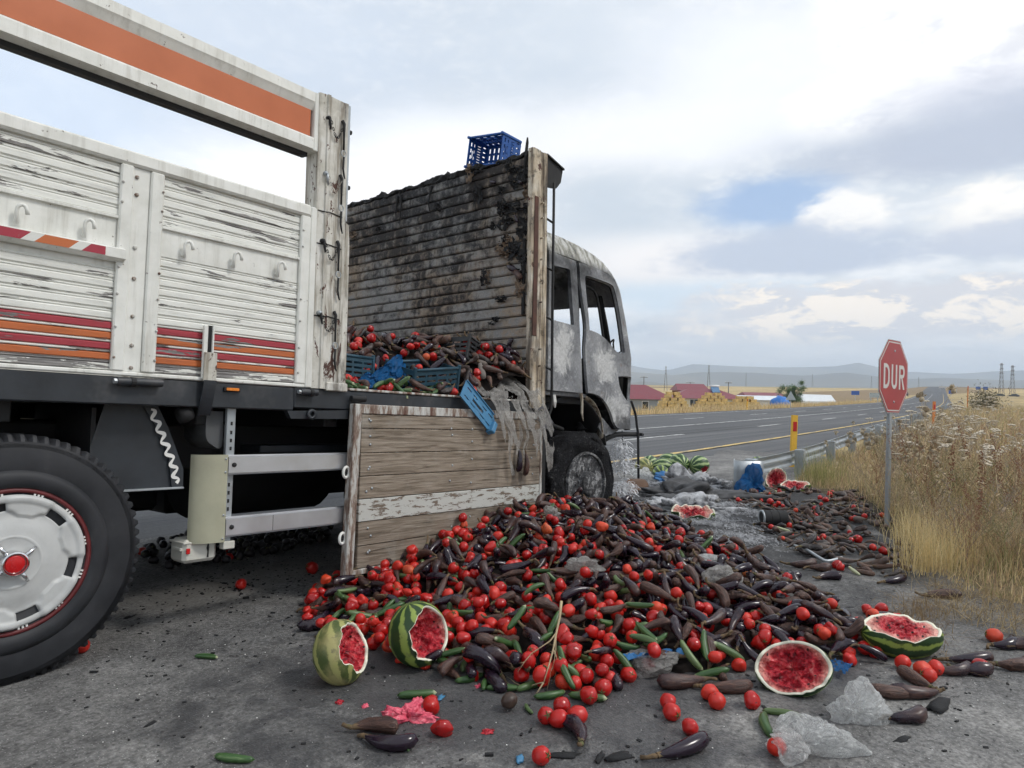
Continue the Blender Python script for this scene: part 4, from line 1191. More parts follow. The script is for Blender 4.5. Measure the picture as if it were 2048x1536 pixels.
P('window_rim', MB().tube([(x, cy(x, z) - .014, z) for x, z in door_win + [door_win[0]]], .009, 6), BURNTCAB, door, smooth=True)
P('lamp_rim', MB().tube([(x, cy(x, z) - .014, z) for x, z in lamp_hole + [lamp_hole[0]]], .008, 6), BURNTCAB, door, smooth=True)
P('window_channel', MB().tube(curve([(4.10, .085, 2.33), (4.30, .085, 2.325), (4.40, .085, 2.27), (4.46, .085, 2.12), (4.55, .085, 1.82)], 5), .012, 7), BLACKMETAL, door, smooth=True)
P('door_seam', MB().tube([(x, cy(x, z) - .010, z) for x, z in door_out + [door_out[0]]], .006, 5), BLACKMETAL, door, smooth=True)
P('window_seal', MB().tube([(x, cy(x, z) - .004, z) for x, z in [(4.32 + (q[0] - 4.32) * .975, 2.1 + (q[1] - 2.1) * .97) for q in door_win + [door_win[0]]]], .007, 5), BLACKMETAL, door, smooth=True)
P('roof_drip_rail', MB().tube([(x, cy(x, z) - .008, z) for x, z in curve([(3.57, 2.495), (4.0, 2.496), (4.45, 2.474), (4.60, 2.428), (4.70, 2.30), (4.80, 2.12), (4.885, 1.90)], 4)], .008, 5), BLACKMETAL, cab, smooth=True)
P('handle_recess', MB().sheet([curve([(4.175, 1.62), (4.20, 1.63), (4.235, 1.57), (4.235, 1.45), (4.215, 1.42), (4.185, 1.44), (4.17, 1.53), (4.175, 1.62)], 2)], CM(-.016)), BLACKMETAL, door)
P('door_crease', MB().tube([(x, cy(x, z) - .014, z) for x, z in curve([(4.20, 1.66), (4.23, 1.58), (4.26, 1.50), (4.24, 1.42)], 4)], .006, 5), BURNTCAB, door, smooth=True)
P('handle_bow', MB().tube(curve([(4.68, .10, 1.88), (4.66, .055, 1.90), (4.645, .05, 1.86), (4.66, .055, 1.81), (4.70, .10, 1.80)], 4), .008, 6), BLACKMETAL, door, smooth=True)
# interior darkness: lamp bowl, far side shell with window holes, dashboard, seat frame
P('lamp_bowl', MB().box(4.60, 4.968, .115, .30, 1.24, 1.62), BLACKMETAL, cab)
P('lamp_bowl', MB().box(4.955, 4.970, .075, .115, 1.26, 1.60), BLACKMETAL, cab)
fwin1 = [(3.66, 1.95), (3.66, 2.38), (3.87, 2.38), (3.92, 1.95)]
fwin2 = [(4.12, 1.90), (4.10, 2.36), (4.50, 2.36), (4.72, 1.95), (4.74, 1.80), (4.45, 1.86)]
fs = P('cab_side_panel', MB().sheet([[(3.575, 1.10), (3.575, 2.64), (4.2, 2.62), (4.5, 2.50), (4.75, 2.25), (4.93, 1.75), (4.95, 1.05)], fwin1, fwin2], lambda u, v: (u, 2.36, v)), BURNTCAB, cab); solid(fs, .03)
P('dash_panel', MB().sheet([[(.20, 1.02), (2.20, 1.02), (2.20, 1.76), (.20, 1.76)]], lambda u, v: (4.965, u, v)), BURNTCAB, cab); solid(bpy.data.objects['dash_panel'], .02)
P('windscreen_pillar', MB().tube([(4.92, .24, 1.74), (4.80, .24, 2.08), (4.66, .22, 2.32)], .03, 8), BLACKMETAL, cab, smooth=True)
P('cab_floor', BX(3.58, 4.95, .10, 2.34, 1.28, 1.335), BLACKMETAL, cab)
P('dashboard', BX(4.62, 4.95, .26, 2.2, 1.50, 1.74, ch=.04), BLACKMETAL, cab)
P('seat_frame', MB().tube([(4.05, .5, 1.34), (4.0, .5, 1.60), (3.92, .5, 1.90), (3.92, .9, 1.90), (4.0, .9, 1.6), (4.05, .9, 1.34)], .014, 6), BLACKMETAL, cab, smooth=True)
P('hanging_wire', MB().tube([(4.30, .2, 2.45), (4.29, .2, 2.2), (4.30, .2, 1.9), (4.29, .2, 1.6)], .003, 5), BLACKMETAL, cab)
# wheel arch under the cab, step, burnt strips
P('wheel_arch', MB().grid(lambda u, v: (4.02 + .56 * math.sin((u - .40) * 2.35), .07 + .55 * v, .84 + .50 * math.cos((u - .40) * 2.35)), 20, 4), BLACKMETAL, cab, smooth=True)
solid(bpy.data.objects['wheel_arch'], .015)
P('arch_lip', MB().grid(lambda u, v: (4.16 + (.30 + .05 * v) * math.sin(.10 + u * 1.55) * 1.10, .055 + .10 * v, 1.02 + .335 * math.cos(.10 + u * 1.55) - .05 * v), 14, 3), SCORCH, cab, smooth=True)
solid(bpy.data.objects['arch_lip'], .01)
P('door_step_panel', MB().sheet([[(4.50, 1.17), (4.66, 1.07), (4.80, 1.065), (4.66, 1.02), (4.50, 1.02), (4.44, 1.08)]], lambda u, v: (u, .075, v)), BURNTCAB, cab); solid(bpy.data.objects['door_step_panel'], .015)
P('melted_drip', MB().tube([(4.085, .03, 1.37), (4.10, .028, 1.30), (4.10, .028, 1.20), (4.125, .03, 1.135)], [.016, .013, .012, .004], 6), SCORCH, cab)
P('melted_drip', MB().tube([(3.70, .045, 1.34), (3.705, .04, 1.28), (3.715, .04, 1.235)], [.02, .022, .008], 6), WHITEPAINT, cab)
P('bumper_bar', MB().tube(curve([(4.55, .18, .86), (4.60, .12, .96), (4.72, .06, 1.015), (4.90, .04, 1.022), (5.12, .04, 1.022)], 4), .024, 8), BLACKMETAL, smooth=True)
P('bumper_bolt', MB().tube([(5.11, .01, 1.022), (5.15, .01, 1.022)], .016, 8), BLACKMETAL)
P('hanging_rod', MB().tube(curve([(4.955, .03, 1.34), (5.02, .02, 1.22), (5.045, .015, 1.10), (5.06, .01, 1.0), (5.075, .01, .60)], 5), .012, 7), BLACKMETAL, smooth=True)
P('hanging_wire', MB().tube([(4.84, .06, 1.06), (4.85, .05, .9), (4.88, .05, .75), (4.87, .05, .62)], .004, 5), BLACKMETAL)
P('suspension_strut', MB().tube([(4.50, .30, 1.15), (4.50, .28, .70)], .035, 10), BLACKMETAL, smooth=True)
for k in range(7): P('strut_coil', MB().tube([(4.50 + .05 * math.cos(t), .29 + .05 * math.sin(t), 1.10 - .05 * k - .05 * t / 6.28) for t in np.linspace(0, 6.28, 10)], .008, 5), BLACKMETAL)
P('mudguard_stay', MB().tube([(3.50, .10, 1.20), (3.75, .12, 1.10), (4.0, .16, 1.06)], .018, 7), BLACKMETAL, smooth=True)
P('side_bin', BX(3.46, 3.62, .05, .30, .50, 1.12, ch=.01), BLACKMETAL)
P('frame_plate', BX(3.62, 3.74, .16, .20, .78, 1.04, ch=.004), SCORCH)
P('axle', MB().tube([(4.13, .15, .62), (4.13, 2.2, .62)], .08, 10), BLACKMETAL)
P('engine_block', BX(3.75, 4.75, .85, 1.6, .75, 1.27, ch=.04), BLACKMETAL)
# ---- wheels --------------------------------------------------------------------------------------------
def tyre_mesh(ro, ri, w, lug=True, nseg=96, melt=0.0):
    """tyre in local frame: axle along Y, outer face at y=0, inner at y=w; shoulder lugs cut as real notches"""
    prof = [(ri, .030), (ri + .012, .012), (ri + .05, .002), (ri + (ro - ri) * .45, -.004), (ro - .075, .000), (ro - .045, .006), (ro - .040, .004), (ro - .022, .012), (ro - .004, .028), (ro, .042), (ro, w - .042), (ro - .004, w - .028), (ro - .05, w - .002), (ri + .03, w), (ri, w - .03)]
    b = MB(); rings = []
    for s in range(nseg):
        t = 2 * math.pi * s / nseg
        ring = []
        for i, (r, y) in enumerate(prof):
            rr, yy = r, y
            if lug and i in (7, 8, 9, 10) and s % 3 == 0: rr -= (.010, .020, .016, .016)[i - 7]; yy += .008
            if melt:
                q = fbm(math.cos(t) * 2, math.sin(t) * 2, i * .35, 1.6, 4); rr += melt * q * (r - ri) / (ro - ri) * 1.4; yy += melt * .5 * q
            ring.append(b.addv((rr * math.cos(t), yy, rr * math.sin(t))))
        rings.append(ring)
    n = len(prof)
    for s in range(nseg):
        for i in range(n - 1): b.face(rings[s][i], rings[(s + 1) % nseg][i], rings[(s + 1) % nseg][i + 1], rings[s][i + 1])
    return b
def ringarc(r0, r1, a0, a1, n=14):
    return [(r1 * math.cos(a0 + (a1 - a0) * i / n), r1 * math.sin(a0 + (a1 - a0) * i / n)) for i in range(n + 1)] + [(r0 * math.cos(a1 - (a1 - a0) * i / n), r0 * math.sin(a1 - (a1 - a0) * i / n)) for i in range(n + 1)]
rw = part_empty('wheel', (0, .015, .500))
ty = P('tyre', tyre_mesh(.505, .290, .28, True, 216), RUBBER, rw, smooth=True, angle=.5)
P('tyre_rib', MB().lathe([(.466, .0), (.470, -.003), (.474, .0)], 96, Matrix.Rotation(rad(90), 4, 'X') @ Matrix.Translation((0, 0, -.004))), RUBBER, ty, smooth=True)
P('tyre', tyre_mesh(.500, .290, .28, False, 64), RUBBER, rw, smooth=True).location = (0, .31, 0)
P('tyre_bead', MB().lathe([(.290, .000), (.298, .014), (.335, .013), (.360, .004), (.362, -.010)], 120, Matrix.Rotation(rad(90), 4, 'X')), RUBBER, ty, smooth=True)
P('rim_ring', MB().lathe([(.296, -.030), (.290, .006), (.279, .010), (.272, .004), (.268, -.02)], 72, Matrix.Rotation(rad(90), 4, 'X') @ Matrix.Translation((0, 0, -.002)), closed=True), RIMRED, rw, smooth=True)
P('wheel_disc', MB().lathe([(.27, 0), (0, 0)], 48, Matrix.Translation((0, .03, 0)) @ Matrix.Rotation(rad(90), 4, 'X')), BLACKMETAL, rw)
b = MB()
NA, RS = 144, [.0, .050, .092, .096, .100, .104, .108, .125, .150, .170, .178, .186, .192, .198, .204, .210, .217, .224, .230, .236, .243, .250, .257, .262, .264]
def cover_y(r, a):
    """pressed steel cover: dished centre, six raised paddles between the slots, rolled rim"""
    a = (a + 12) % 60; e = abs(a - 30)
    y = -.004 - .016 * sstep(r, .20, .12) - .004 * math.exp(-((r - .100) / .004) ** 2)
    edge = .176 + .026 * sstep(e, 6, 19)
    y -= .011 * sstep(r, edge, edge + .010) * sstep(e, 21.5, 18)
    y -= .007 * sstep(r, .232, .240)
    return y + .014 * sstep(r, .256, .264)
rg = [[b.addv((r * math.cos(rad(360 * k / NA)), cover_y(r, 360 * k / NA), r * math.sin(rad(360 * k / NA)))) for k in range(NA)] for r in RS]
for i in range(len(RS) - 1):
    for k in range(NA):
        a = (360 * (k + .5) / NA + 12) % 60; e = abs(a - 30); rm = (RS[i] + RS[i + 1]) / 2
        if e > 19.5 and .206 < rm < .236: continue
        b.face(rg[i][k], rg[i + 1][k], rg[i + 1][(k + 1) % NA], rg[i][(k + 1) % NA])
wc = P('wheel_cover', b, WHEELCOVER, rw, smooth=True)
solid(wc, .003)
P('slot_backing', MB().lathe([(.25, 0), (.19, 0)], 48, Matrix.Translation((0, .018, 0)) @ Matrix.Rotation(rad(90), 4, 'X')), BLACKMETAL, wc)
cap = P('hub_cap', MB().lathe([(.050, .022), (.050, .055), (.047, .068), (.042, .070), (.037, .061), (.0, .061)], 40, Matrix.Rotation(rad(90), 4, 'X')), CHROME, rw, smooth=True, angle=.7)
P('red_cap_centre', MB().lathe([(.0, .0655), (.030, .0650), (.036, .0620)], 32, Matrix.Rotation(rad(90), 4, 'X')), REDLENS, cap, smooth=True)
for a in (36, 126, 216, 306):
    c_, s_ = math.cos(rad(a)), math.sin(rad(a))
    P('spinner_arm', MB().tube([(.045 * c_, -.050, .045 * s_), (.075 * c_, -.040, .075 * s_), (.094 * c_, -.032, .094 * s_)], [.010, .008, .006], 8), CHROME, cap, smooth=True)
for a in range(12, 372, 30):
    for d in (-3, 0, 3):
        t = rad(a + d)
        P('cover_clip', MB().box(-.003, .008, -.006, .002, -.0035, .0035, M=Matrix.Rotation(-t, 4, 'Y') @ Matrix.Translation((.264, 0, 0))), WHITEPAINT, wc)

fw = part_empty('wheel', (4.14, .0, .60), (0, 0, rad(-4)))
P('burnt_tyre', tyre_mesh(.442, .262, .36, False, 72, .035), BURNTTYRE, fw, smooth=True)
rimb = P('rim', MB().lathe([(.272, -.01), (.268, .014), (.252, .012), (.240, -.05), (.225, -.11), (.20, -.13), (.185, -.10), (.155, -.035), (.12, -.030), (.108, -.012), (.100, .045), (.070, .060), (0, .060)], 40, Matrix.Rotation(rad(90), 4, 'X')), BURNTRIM, fw, smooth=True, angle=.6)
for k in range(10):
    t = 2 * math.pi * k / 10
    P('wheel_nut', MB().tube([(.138 * math.cos(t), .055, .138 * math.sin(t)), (.138 * math.cos(t), -.005, .138 * math.sin(t))], .018, 6), BURNTRIM, rimb)
for k in range(6):
    t = 2 * math.pi * (k + .5) / 6
    P('rim_hole', MB().lathe([(.030, 0), (0, .0)], 12, Matrix.Translation((.205 * math.cos(t), .118, .205 * math.sin(t))) @ Matrix.Rotation(rad(90), 4, 'X')), BLACKMETAL, rimb)
rw2 = P('tyre', tyre_mesh(.50, .2, .28, False, 40), RUBBER); rw2.location = (0, 2.05, .5)
rw3 = P('tyre', tyre_mesh(.44, .2, .28, False, 40), BURNTTYRE); rw3.location = (4.06, 2.05, .60)

# ---- mudguard with the painted scroll ----------------------------------------------------------------------
mg = P('mudguard', MB().prism([(.505, 1.145), (.574, 1.140), (.632, 1.030), (.712, .835), (.714, .752), (.660, .752), (.640, .90), (.580, 1.03)], lambda u, v: (u, .10, v), lambda u, v: (u, .115, v)), DARKFRAME)
P('mudguard_skin', MB().sheet([[(.35, 1.14), (.555, 1.14), (.612, 1.03), (.690, .83), (.690, .752), (.30, .752), (.30, .95)]], lambda u, v: (u, .1165, v)), DARKFRAME, mg); solid(bpy.data.objects['mudguard_skin'], .005)
P('mudguard_lip', MB().box(.30, .712, .085, .42, .742, .7515, ch=.002), GALV, mg)
P('mudguard_back', MB().box(.30, .318, .118, .55, .75, 1.12), BLACKMETAL, mg)
def scroll(ph):
    pts = []
    for i in range(90):
        t = i / 89
        if t < .78: x = .545 + (.668 - .545) * (t / .78); z = 1.120 - (1.120 - .845) * (t / .78)
        else: x = .668 + .012 * ((t - .78) / .22); z = .845 - .075 * ((t - .78) / .22)
        w = math.sin(t * 2 * math.pi * 6.5 + ph) * .0135
        pts.append((x + w * .92, .0985, z + w * .38))
    return pts
def ribbon(pts, w):
    b = MB(); q = [Vector(p) for p in pts]; rows = []
    for i, p in enumerate(q):
        t = (q[min(i + 1, len(q) - 1)] - q[max(i - 1, 0)]).normalized(); n_ = Vector((t.z, 0, -t.x))
        k = w * (.45 + .55 * abs(math.sin(i * .26)))
        rows.append((b.addv(p - n_ * k), b.addv(p + n_ * k)))
    for i in range(len(rows) - 1): b.face(rows[i][0], rows[i + 1][0], rows[i + 1][1], rows[i][1])
    return b
P('painted_scroll', ribbon(scroll(0), .0092), WHITEPAINT, mg)

# ---- side underrun guard -------------------------------------------------------------------------------------
ug = P('underrun_guard', MB().box(.886, .932, .030, .055, .46, 1.145, ch=.003), GALV)
for z in (1.06, 1.015, .975, .935, .755, .715, .675, .635): P('slot', MB().box(.905, .915, .028, .0298, z - .009, z + .009), BLACKMETAL, ug)
P('guard_bar', MB().prism([(.006, .806), (.012, .810), (.012, .812), (.0, .815), (.0, .893), (.012, .896), (.012, .898), (.006, .904), (.030, .904), (.030, .806)], lambda u, v: (.888, u, v), lambda u, v: (2.6, u, v)), ALU, ug)
P('guard_bar', MB().prism([(.006, .500), (.012, .504), (.012, .506), (.0, .509), (.0, .588), (.012, .591), (.012, .593), (.006, .599), (.030, .599), (.030, .500)], lambda u, v: (.888, u, v), lambda u, v: (2.6, u, v)), ALU, ug)
P('bar_joint', MB().box(1.145, 1.147, -.001, .0, .509, .588), BLACKMETAL, ug)
for z in (.855, .548): P('guard_bolt', MB().lathe([(.012, 0), (.012, .004), (.006, .008), (0, .008)], 8, Matrix.Translation((.917, 0, z)) @ Matrix.Rotation(rad(90), 4, 'X')), BLACKMETAL, ug, smooth=True)
P('guard_end_panel', MB().grid(lambda u, v: (.886 - .150 * math.sin(u * 1.5), .004 + .085 * (1 - math.cos(u * 1.5)), .478 + .428 * v), 10, 1), BEIGE, ug, smooth=True)
P('panel_foot', MB().box(.885, .945, .01, .05, .440, .478, ch=.003), OFFWHITE, ug)
for z in (.885, .82, .61, .495): P('rivet', MB().lathe([(.006, 0), (0, .004)], 7, Matrix.Translation((.874, .0015, z)) @ Matrix.Rotation(rad(90), 4, 'X')), GALV, ug)
P('air_tank_end', MB().prism(curve([(.80, 1.12), (.80, 1.00), (.83, .955), (.885, .945), (.885, 1.12)], 4), lambda u, v: (u, .07, v), lambda u, v: (u, .30, v)), plain('sooty_grey_tank', (.085, .088, .092), .6, dirt=((.03, .03, .03), .5)), ug)
jb = P('jerry_box', MB().box(.712, .880, .06, .20, .385, .497, ch=.016), OFFWHITE)
P('box_lid', MB().box(.708, .884, .056, .205, .478, .487, ch=.003), OFFWHITE, jb)
P('box_reflector', MB().box(.722, .740, .050, .0595, .432, .458, ch=.002), REDLENS, jb)
P('box_ear', MB().box(.700, .713, .07, .15, .445, .462, ch=.003), OFFWHITE, jb)
P('box_stain', MB().tube([(.832, .0575, .472), (.830, .0575, .45), (.833, .0575, .43), (.831, .0575, .405)], [.003, .007, .003, .005], 5), BLACKMETAL, jb)
# ------------------------------------------------------------------ produce meshes (shared between copies)
def body_of_rev(L, rad_fn, bend, n=12, m=16, wrinkle=0.0, seed=0.0, b=None, x0=None):
    """fruit lying along X, centred; rad_fn(t) radius, bend: sideways arc in Y"""
    b = b or MB(); rows = []
    for i in range(m + 1):
        t = i / m; x = (t - .5) * L
        yc = bend * (4 * (t - .5) ** 2 - .4)
        if i in (0, m):
            rows.append([b.addv((x, yc, 0))]); continue
        ring = []
        for k in range(n):
            a = 2 * math.pi * k / n; r = rad_fn(t)
            if wrinkle: r *= 1 + wrinkle * (fbm(t * 2.2, math.cos(a) * 1.1 + seed, math.sin(a) * 1.1, 1.6, 3)) + wrinkle * .35 * math.sin(a * 5 + t * 4 + seed)
            ring.append(b.addv((x, yc + r * math.cos(a), r * math.sin(a))))
        rows.append(ring)
    for i in range(m):
        A, B_ = rows[i], rows[i + 1]
        for k in range(n):
            k2 = (k + 1) % n
            if len(A) == 1: b.face(A[0], B_[k], B_[k2])
            elif len(B_) == 1: b.face(A[k], B_[0], A[k2])
            else: b.face(A[k], B_[k], B_[k2], A[k2])
    return b
EGGSPEC = []; EGGWR = []
def egg_mesh(i):
    rr = random.Random(100 + i)
    L = rr.uniform(.135, .205); r = rr.uniform(.0215, .0285); bend = rr.uniform(-.032, .032)
    wr = rr.choice([0, .03, .10, .22, .30]); flat = 1.0
    f = lambda t: r * (math.sin(math.pi * min(1, max(0, t)) ** .62) ** .50) * (1 - .26 * t) * 1.06
    b = body_of_rev(L, f, bend, 12, 14, wr, i * 1.7)
    b.cur = 1
    # calyx cap with lobes and a stalk at the thin end (+X)
    t0 = .90; x0 = (t0 - .5) * L; yc = bend * (4 * (t0 - .5) ** 2 - .4)
    ring = []; n = 10
    for k in range(n):
        a = 2 * math.pi * k / n; lobe = .016 if k % 2 == 0 else .002
        rr_ = f(t0) * 1.07
        ring.append(b.addv((x0 - lobe, yc + rr_ * math.cos(a), rr_ * math.sin(a))))
    ring2 = [b.addv(((.955 - .5) * L, bend * (4 * .455 ** 2 - .4) + f(.93) * 1.12 * math.cos(2 * math.pi * k / n), f(.93) * 1.12 * math.sin(2 * math.pi * k / n))) for k in range(n)]
    for k in range(n): b.face(ring[k], ring2[k], ring2[(k + 1) % n], ring[(k + 1) % n])
    xe = L * .5; ye = bend * .6
    sl = rr.uniform(.006, .034); k1 = rr.uniform(-.02, .02)
    b.tube([((.95 - .5) * L, bend * (4 * .45 ** 2 - .4), 0), (xe, ye, 0), (xe + sl * .6, ye + k1 * .6, .004), (xe + sl, ye + k1 * 1.6, .008)], [f(.93) * .9, .0075, .0055, .0065], 6)
    EGGSPEC.append((L, r, bend)); EGGWR.append(wr)
    return b.mesh('eggplant_%d' % i, [EGGPLANT, CALYX], True)
EGGM = [egg_mesh(i) for i in range(12)]
def tom_mesh(i):
    rr = random.Random(300 + i); r = rr.uniform(.0265, .0325); el = rr.uniform(1.0, 1.22); b = MB(); n, m = 18, 12
    squash = [.04, .10, .18, .34][i % 4]
    def fn(u, v):
        a = u * 2 * math.pi; t = v * math.pi
        rho = r * (1 - .10 * math.exp(-(t / .35) ** 2)) * (1 + .03 * math.cos(5 * a) * math.sin(t))
        rho *= 1 + squash * fbm(math.cos(a) * math.sin(t) + i, math.sin(a) * math.sin(t), math.cos(t), .9, 2)
        return (rho * math.cos(t) * el, rho * math.sin(t) * math.cos(a), rho * math.sin(t) * math.sin(a) * (1 - squash * .4))
    ids = [[b.addv(fn(u / n, v / m)) for u in range(n)] for v in range(1, m)]
    p0 = b.addv(fn(0, 0.0)); p1 = b.addv(fn(0, 1.0))
    for v in range(m - 2):
        for u in range(n): b.face(ids[v][u], ids[v + 1][u], ids[v + 1][(u + 1) % n], ids[v][(u + 1) % n])
    for u in range(n): b.face(p0, ids[0][u], ids[0][(u + 1) % n]); b.face(p1, ids[-1][(u + 1) % n], ids[-1][u])
    b.cur = 1
    if i % 2 == 0:
        for k in range(5):
            a = 2 * math.pi * k / 5
            b.tube([(r * el * .93, 0, 0), (r * el * .96, .007 * math.cos(a), .007 * math.sin(a)), (r * el * .90, .014 * math.cos(a), .014 * math.sin(a))], [.0022, .0022, .0006], 4)
        b.tube([(r * el * .92, 0, 0), (r * el * 1.05, .001, .002)], .0022, 5)
    return b.mesh('tomato_%d' % i, [TOMATO, STEMGREEN], True)
TOMM = [tom_mesh(i) for i in range(8)]
def cuc_mesh(i):
    rr = random.Random(500 + i); L = rr.uniform(.120, .165); r = rr.uniform(.0135, .0165)
    f = lambda t: r * (math.sin(math.pi * t) ** .34) * (1 + .05 * math.sin(9 * t + i))
    return body_of_rev(L, f, rr.uniform(-.022, .022), 10, 12, .05, i * 2.1).mesh('cucumber_%d' % i, [CUCUMBER], True), L, r
CUCM = [cuc_mesh(i) for i in range(5)]

def dropped(me, M, name, label, cat, group, parts=None):
    o = link(name, me); o.matrix_world = M; tag(o, label, cat, group); return o

class Heap:
    """height-field packing: each item is set down on whatever already lies there"""
    def __init__(self, x0, x1, y0, y1, base, res=.011):
        self.x0, self.y0, self.res = x0, y0, res
        self.nx = int((x1 - x0) / res); self.ny = int((y1 - y0) / res)
        gx, gy = np.meshgrid(x0 + (np.arange(self.nx) + .5) * res, y0 + (np.arange(self.ny) + .5) * res, indexing='ij')
        self.gx, self.gy = gx, gy
        self.h = np.vectorize(base)(gx, gy).astype(float)
    def win(self, x, y, r):
        i0 = max(0, int((x - r - self.x0) / self.res)); i1 = min(self.nx, int((x + r - self.x0) / self.res) + 2)
        j0 = max(0, int((y - r - self.y0) / self.res)); j1 = min(self.ny, int((y + r - self.y0) / self.res) + 2)
        return slice(i0, i1), slice(j0, j1)
    def floor(self, x, y, r):
        si, sj = self.win(x, y, r)
        if si.start >= si.stop or sj.start >= sj.stop: return 0.0
        d2 = (self.gx[si, sj] - x) ** 2 + (self.gy[si, sj] - y) ** 2; m_ = d2 < r * r
        if not m_.any(): return 0.0
        return float(np.max(np.where(m_, self.h[si, sj] + np.sqrt(np.maximum(0, r * r - d2)) - 0.0, -1e9)))
    def stamp(self, x, y, z, r):
        si, sj = self.win(x, y, r)
        if si.start >= si.stop or sj.start >= sj.stop: return
        d2 = (self.gx[si, sj] - x) ** 2 + (self.gy[si, sj] - y) ** 2
        self.h[si, sj] = np.where(d2 < r * r, np.maximum(self.h[si, sj], z + np.sqrt(np.maximum(0, r * r - d2)) * .55), self.h[si, sj])
    def ball(self, x, y, r):
        z = self.floor(x, y, r * .8) + .12 * r
        self.stamp(x, y, z, r * .9)
        Mx = Matrix.Translation((x, y, z)) @ Matrix.Rotation(R.uniform(0, 6.28), 4, 'Z') @ Matrix.Rotation(R.uniform(-1.3, .5), 4, 'Y') @ Matrix.Rotation(R.uniform(0, 6.28), 4, 'X')
        return Mx
    def rod(self, x, y, L, r, th, sink=.25):
        c, s = math.cos(th), math.sin(th); l = L * .36
        zs = []
        for q in (-l, 0, l): zs.append(self.floor(x + c * q, y + s * q, r * .8))
        za, zb = zs[0], zs[2]
        za = max(za, 2 * zs[1] - zb - .5 * r); zb = max(zb, 2 * zs[1] - za - .5 * r)
        tilt = math.atan2(zb - za, 2 * l); tilt = max(-.75, min(.75, tilt))
        zm = max(zs[1], (za + zb) / 2) - sink * r + .2 * r
        for q in np.linspace(-L * .46, L * .46, 7): self.stamp(x + c * q, y + s * q, zm + q * math.tan(tilt), r * .9)
        return Matrix.Translation((x, y, zm)) @ Matrix.Rotation(th, 4, 'Z') @ Matrix.Rotation(-tilt, 4, 'Y') @ Matrix.Rotation(R.uniform(0, 6.28), 4, 'X')

class Lump:
    """joins many small items into one mesh of kind stuff"""
    def __init__(self): self.b = MB(); self.cache = {}
    def add(self, me, M):
        if me.name not in self.cache:
            co = np.empty(len(me.vertices) * 3); me.vertices.foreach_get('co', co)
            self.cache[me.name] = (co.reshape(-1, 3), [tuple(p.vertices) for p in me.polygons], [p.material_index for p in me.polygons])
        co, fs, mi = self.cache[me.name]
        A = np.array(M); q = co @ A[:3, :3].T + A[:3, 3]
        off = 0 if me.name.startswith('egg') else 2 if me.name.startswith('tom') else 4
        self.b.merge(q.tolist(), fs, [k + off for k in mi])
    def done(self, name, label, cat):
        o = self.b.obj(name, [EGGPLANT, CALYX, TOMATO, STEMGREEN, CUCUMBER], None, True, kind='stuff'); o['label'] = label; o['category'] = cat; return o

# ------------------------------------------------------------------ the main heap
PILE = [(2.44, 3.42), (2.10, 3.08), (2.02, 2.79), (2.06, 2.51), (2.04, 2.31), (2.07, 1.97), (2.14, 1.75), (2.39, 1.46), (2.61, 1.38), (2.78, 1.17), (3.08, 1.05), (3.35, .80), (3.46, .66), (3.80, .74), (4.17, 1.00), (4.46, 1.33), (4.77, 1.68), (5.22, 2.17), (5.74, 2.76), (5.95, 3.3), (5.2, 3.7), (4.3, 3.55), (3.2, 3.45)]
CTRL = [(4.22, 3.20, .40), (3.75, 3.05, .36), (3.32, 2.95, .30), (2.95, 2.95, .22), (2.7, 3.05, .12), (2.35, 2.9, .05), (3.35, 2.45, .30), (3.35, 2.05, .27), (2.75, 2.1, .15), (2.95, 1.65, .20), (3.5, 1.5, .20), (3.6, 1.15, .13), (3.4, .9, .08), (2.4, 2.4, .07), (4.1, 2.4, .28), (4.6, 2.9, .30), (5.2, 3.0, .17), (4.4, 1.8, .14), (5.0, 2.3, .10), (4.0, 1.3, .10), (2.45, 1.85, .07)]
def pile_h(x, y):
    if not inpoly(x, y, PILE): return 0.0
    num = den = 0.0
    for (a, b_, c) in CTRL:
        w = math.exp(-((x - a) ** 2 + (y - b_) ** 2) / (2 * .36 ** 2)) + 1e-6; num += w * c; den += w
    d = polydist(x, y, PILE)
    return num / den * (1 - math.exp(-d / .16))
H1 = Heap(1.2, 6.3, .3, 3.75, lambda x, y: max(0.0, pile_h(x, y) * .72 - .02), .0125)
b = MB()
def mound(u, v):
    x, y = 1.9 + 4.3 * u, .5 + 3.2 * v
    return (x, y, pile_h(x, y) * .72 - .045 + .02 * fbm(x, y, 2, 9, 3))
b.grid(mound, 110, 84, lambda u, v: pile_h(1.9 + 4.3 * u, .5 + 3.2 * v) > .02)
o = b.obj('crushed_produce', MUSH, None, True, kind='stuff'); o['label'] = 'dark crushed mush filling the gaps in the spilled produce heap'; o['category'] = 'mush'

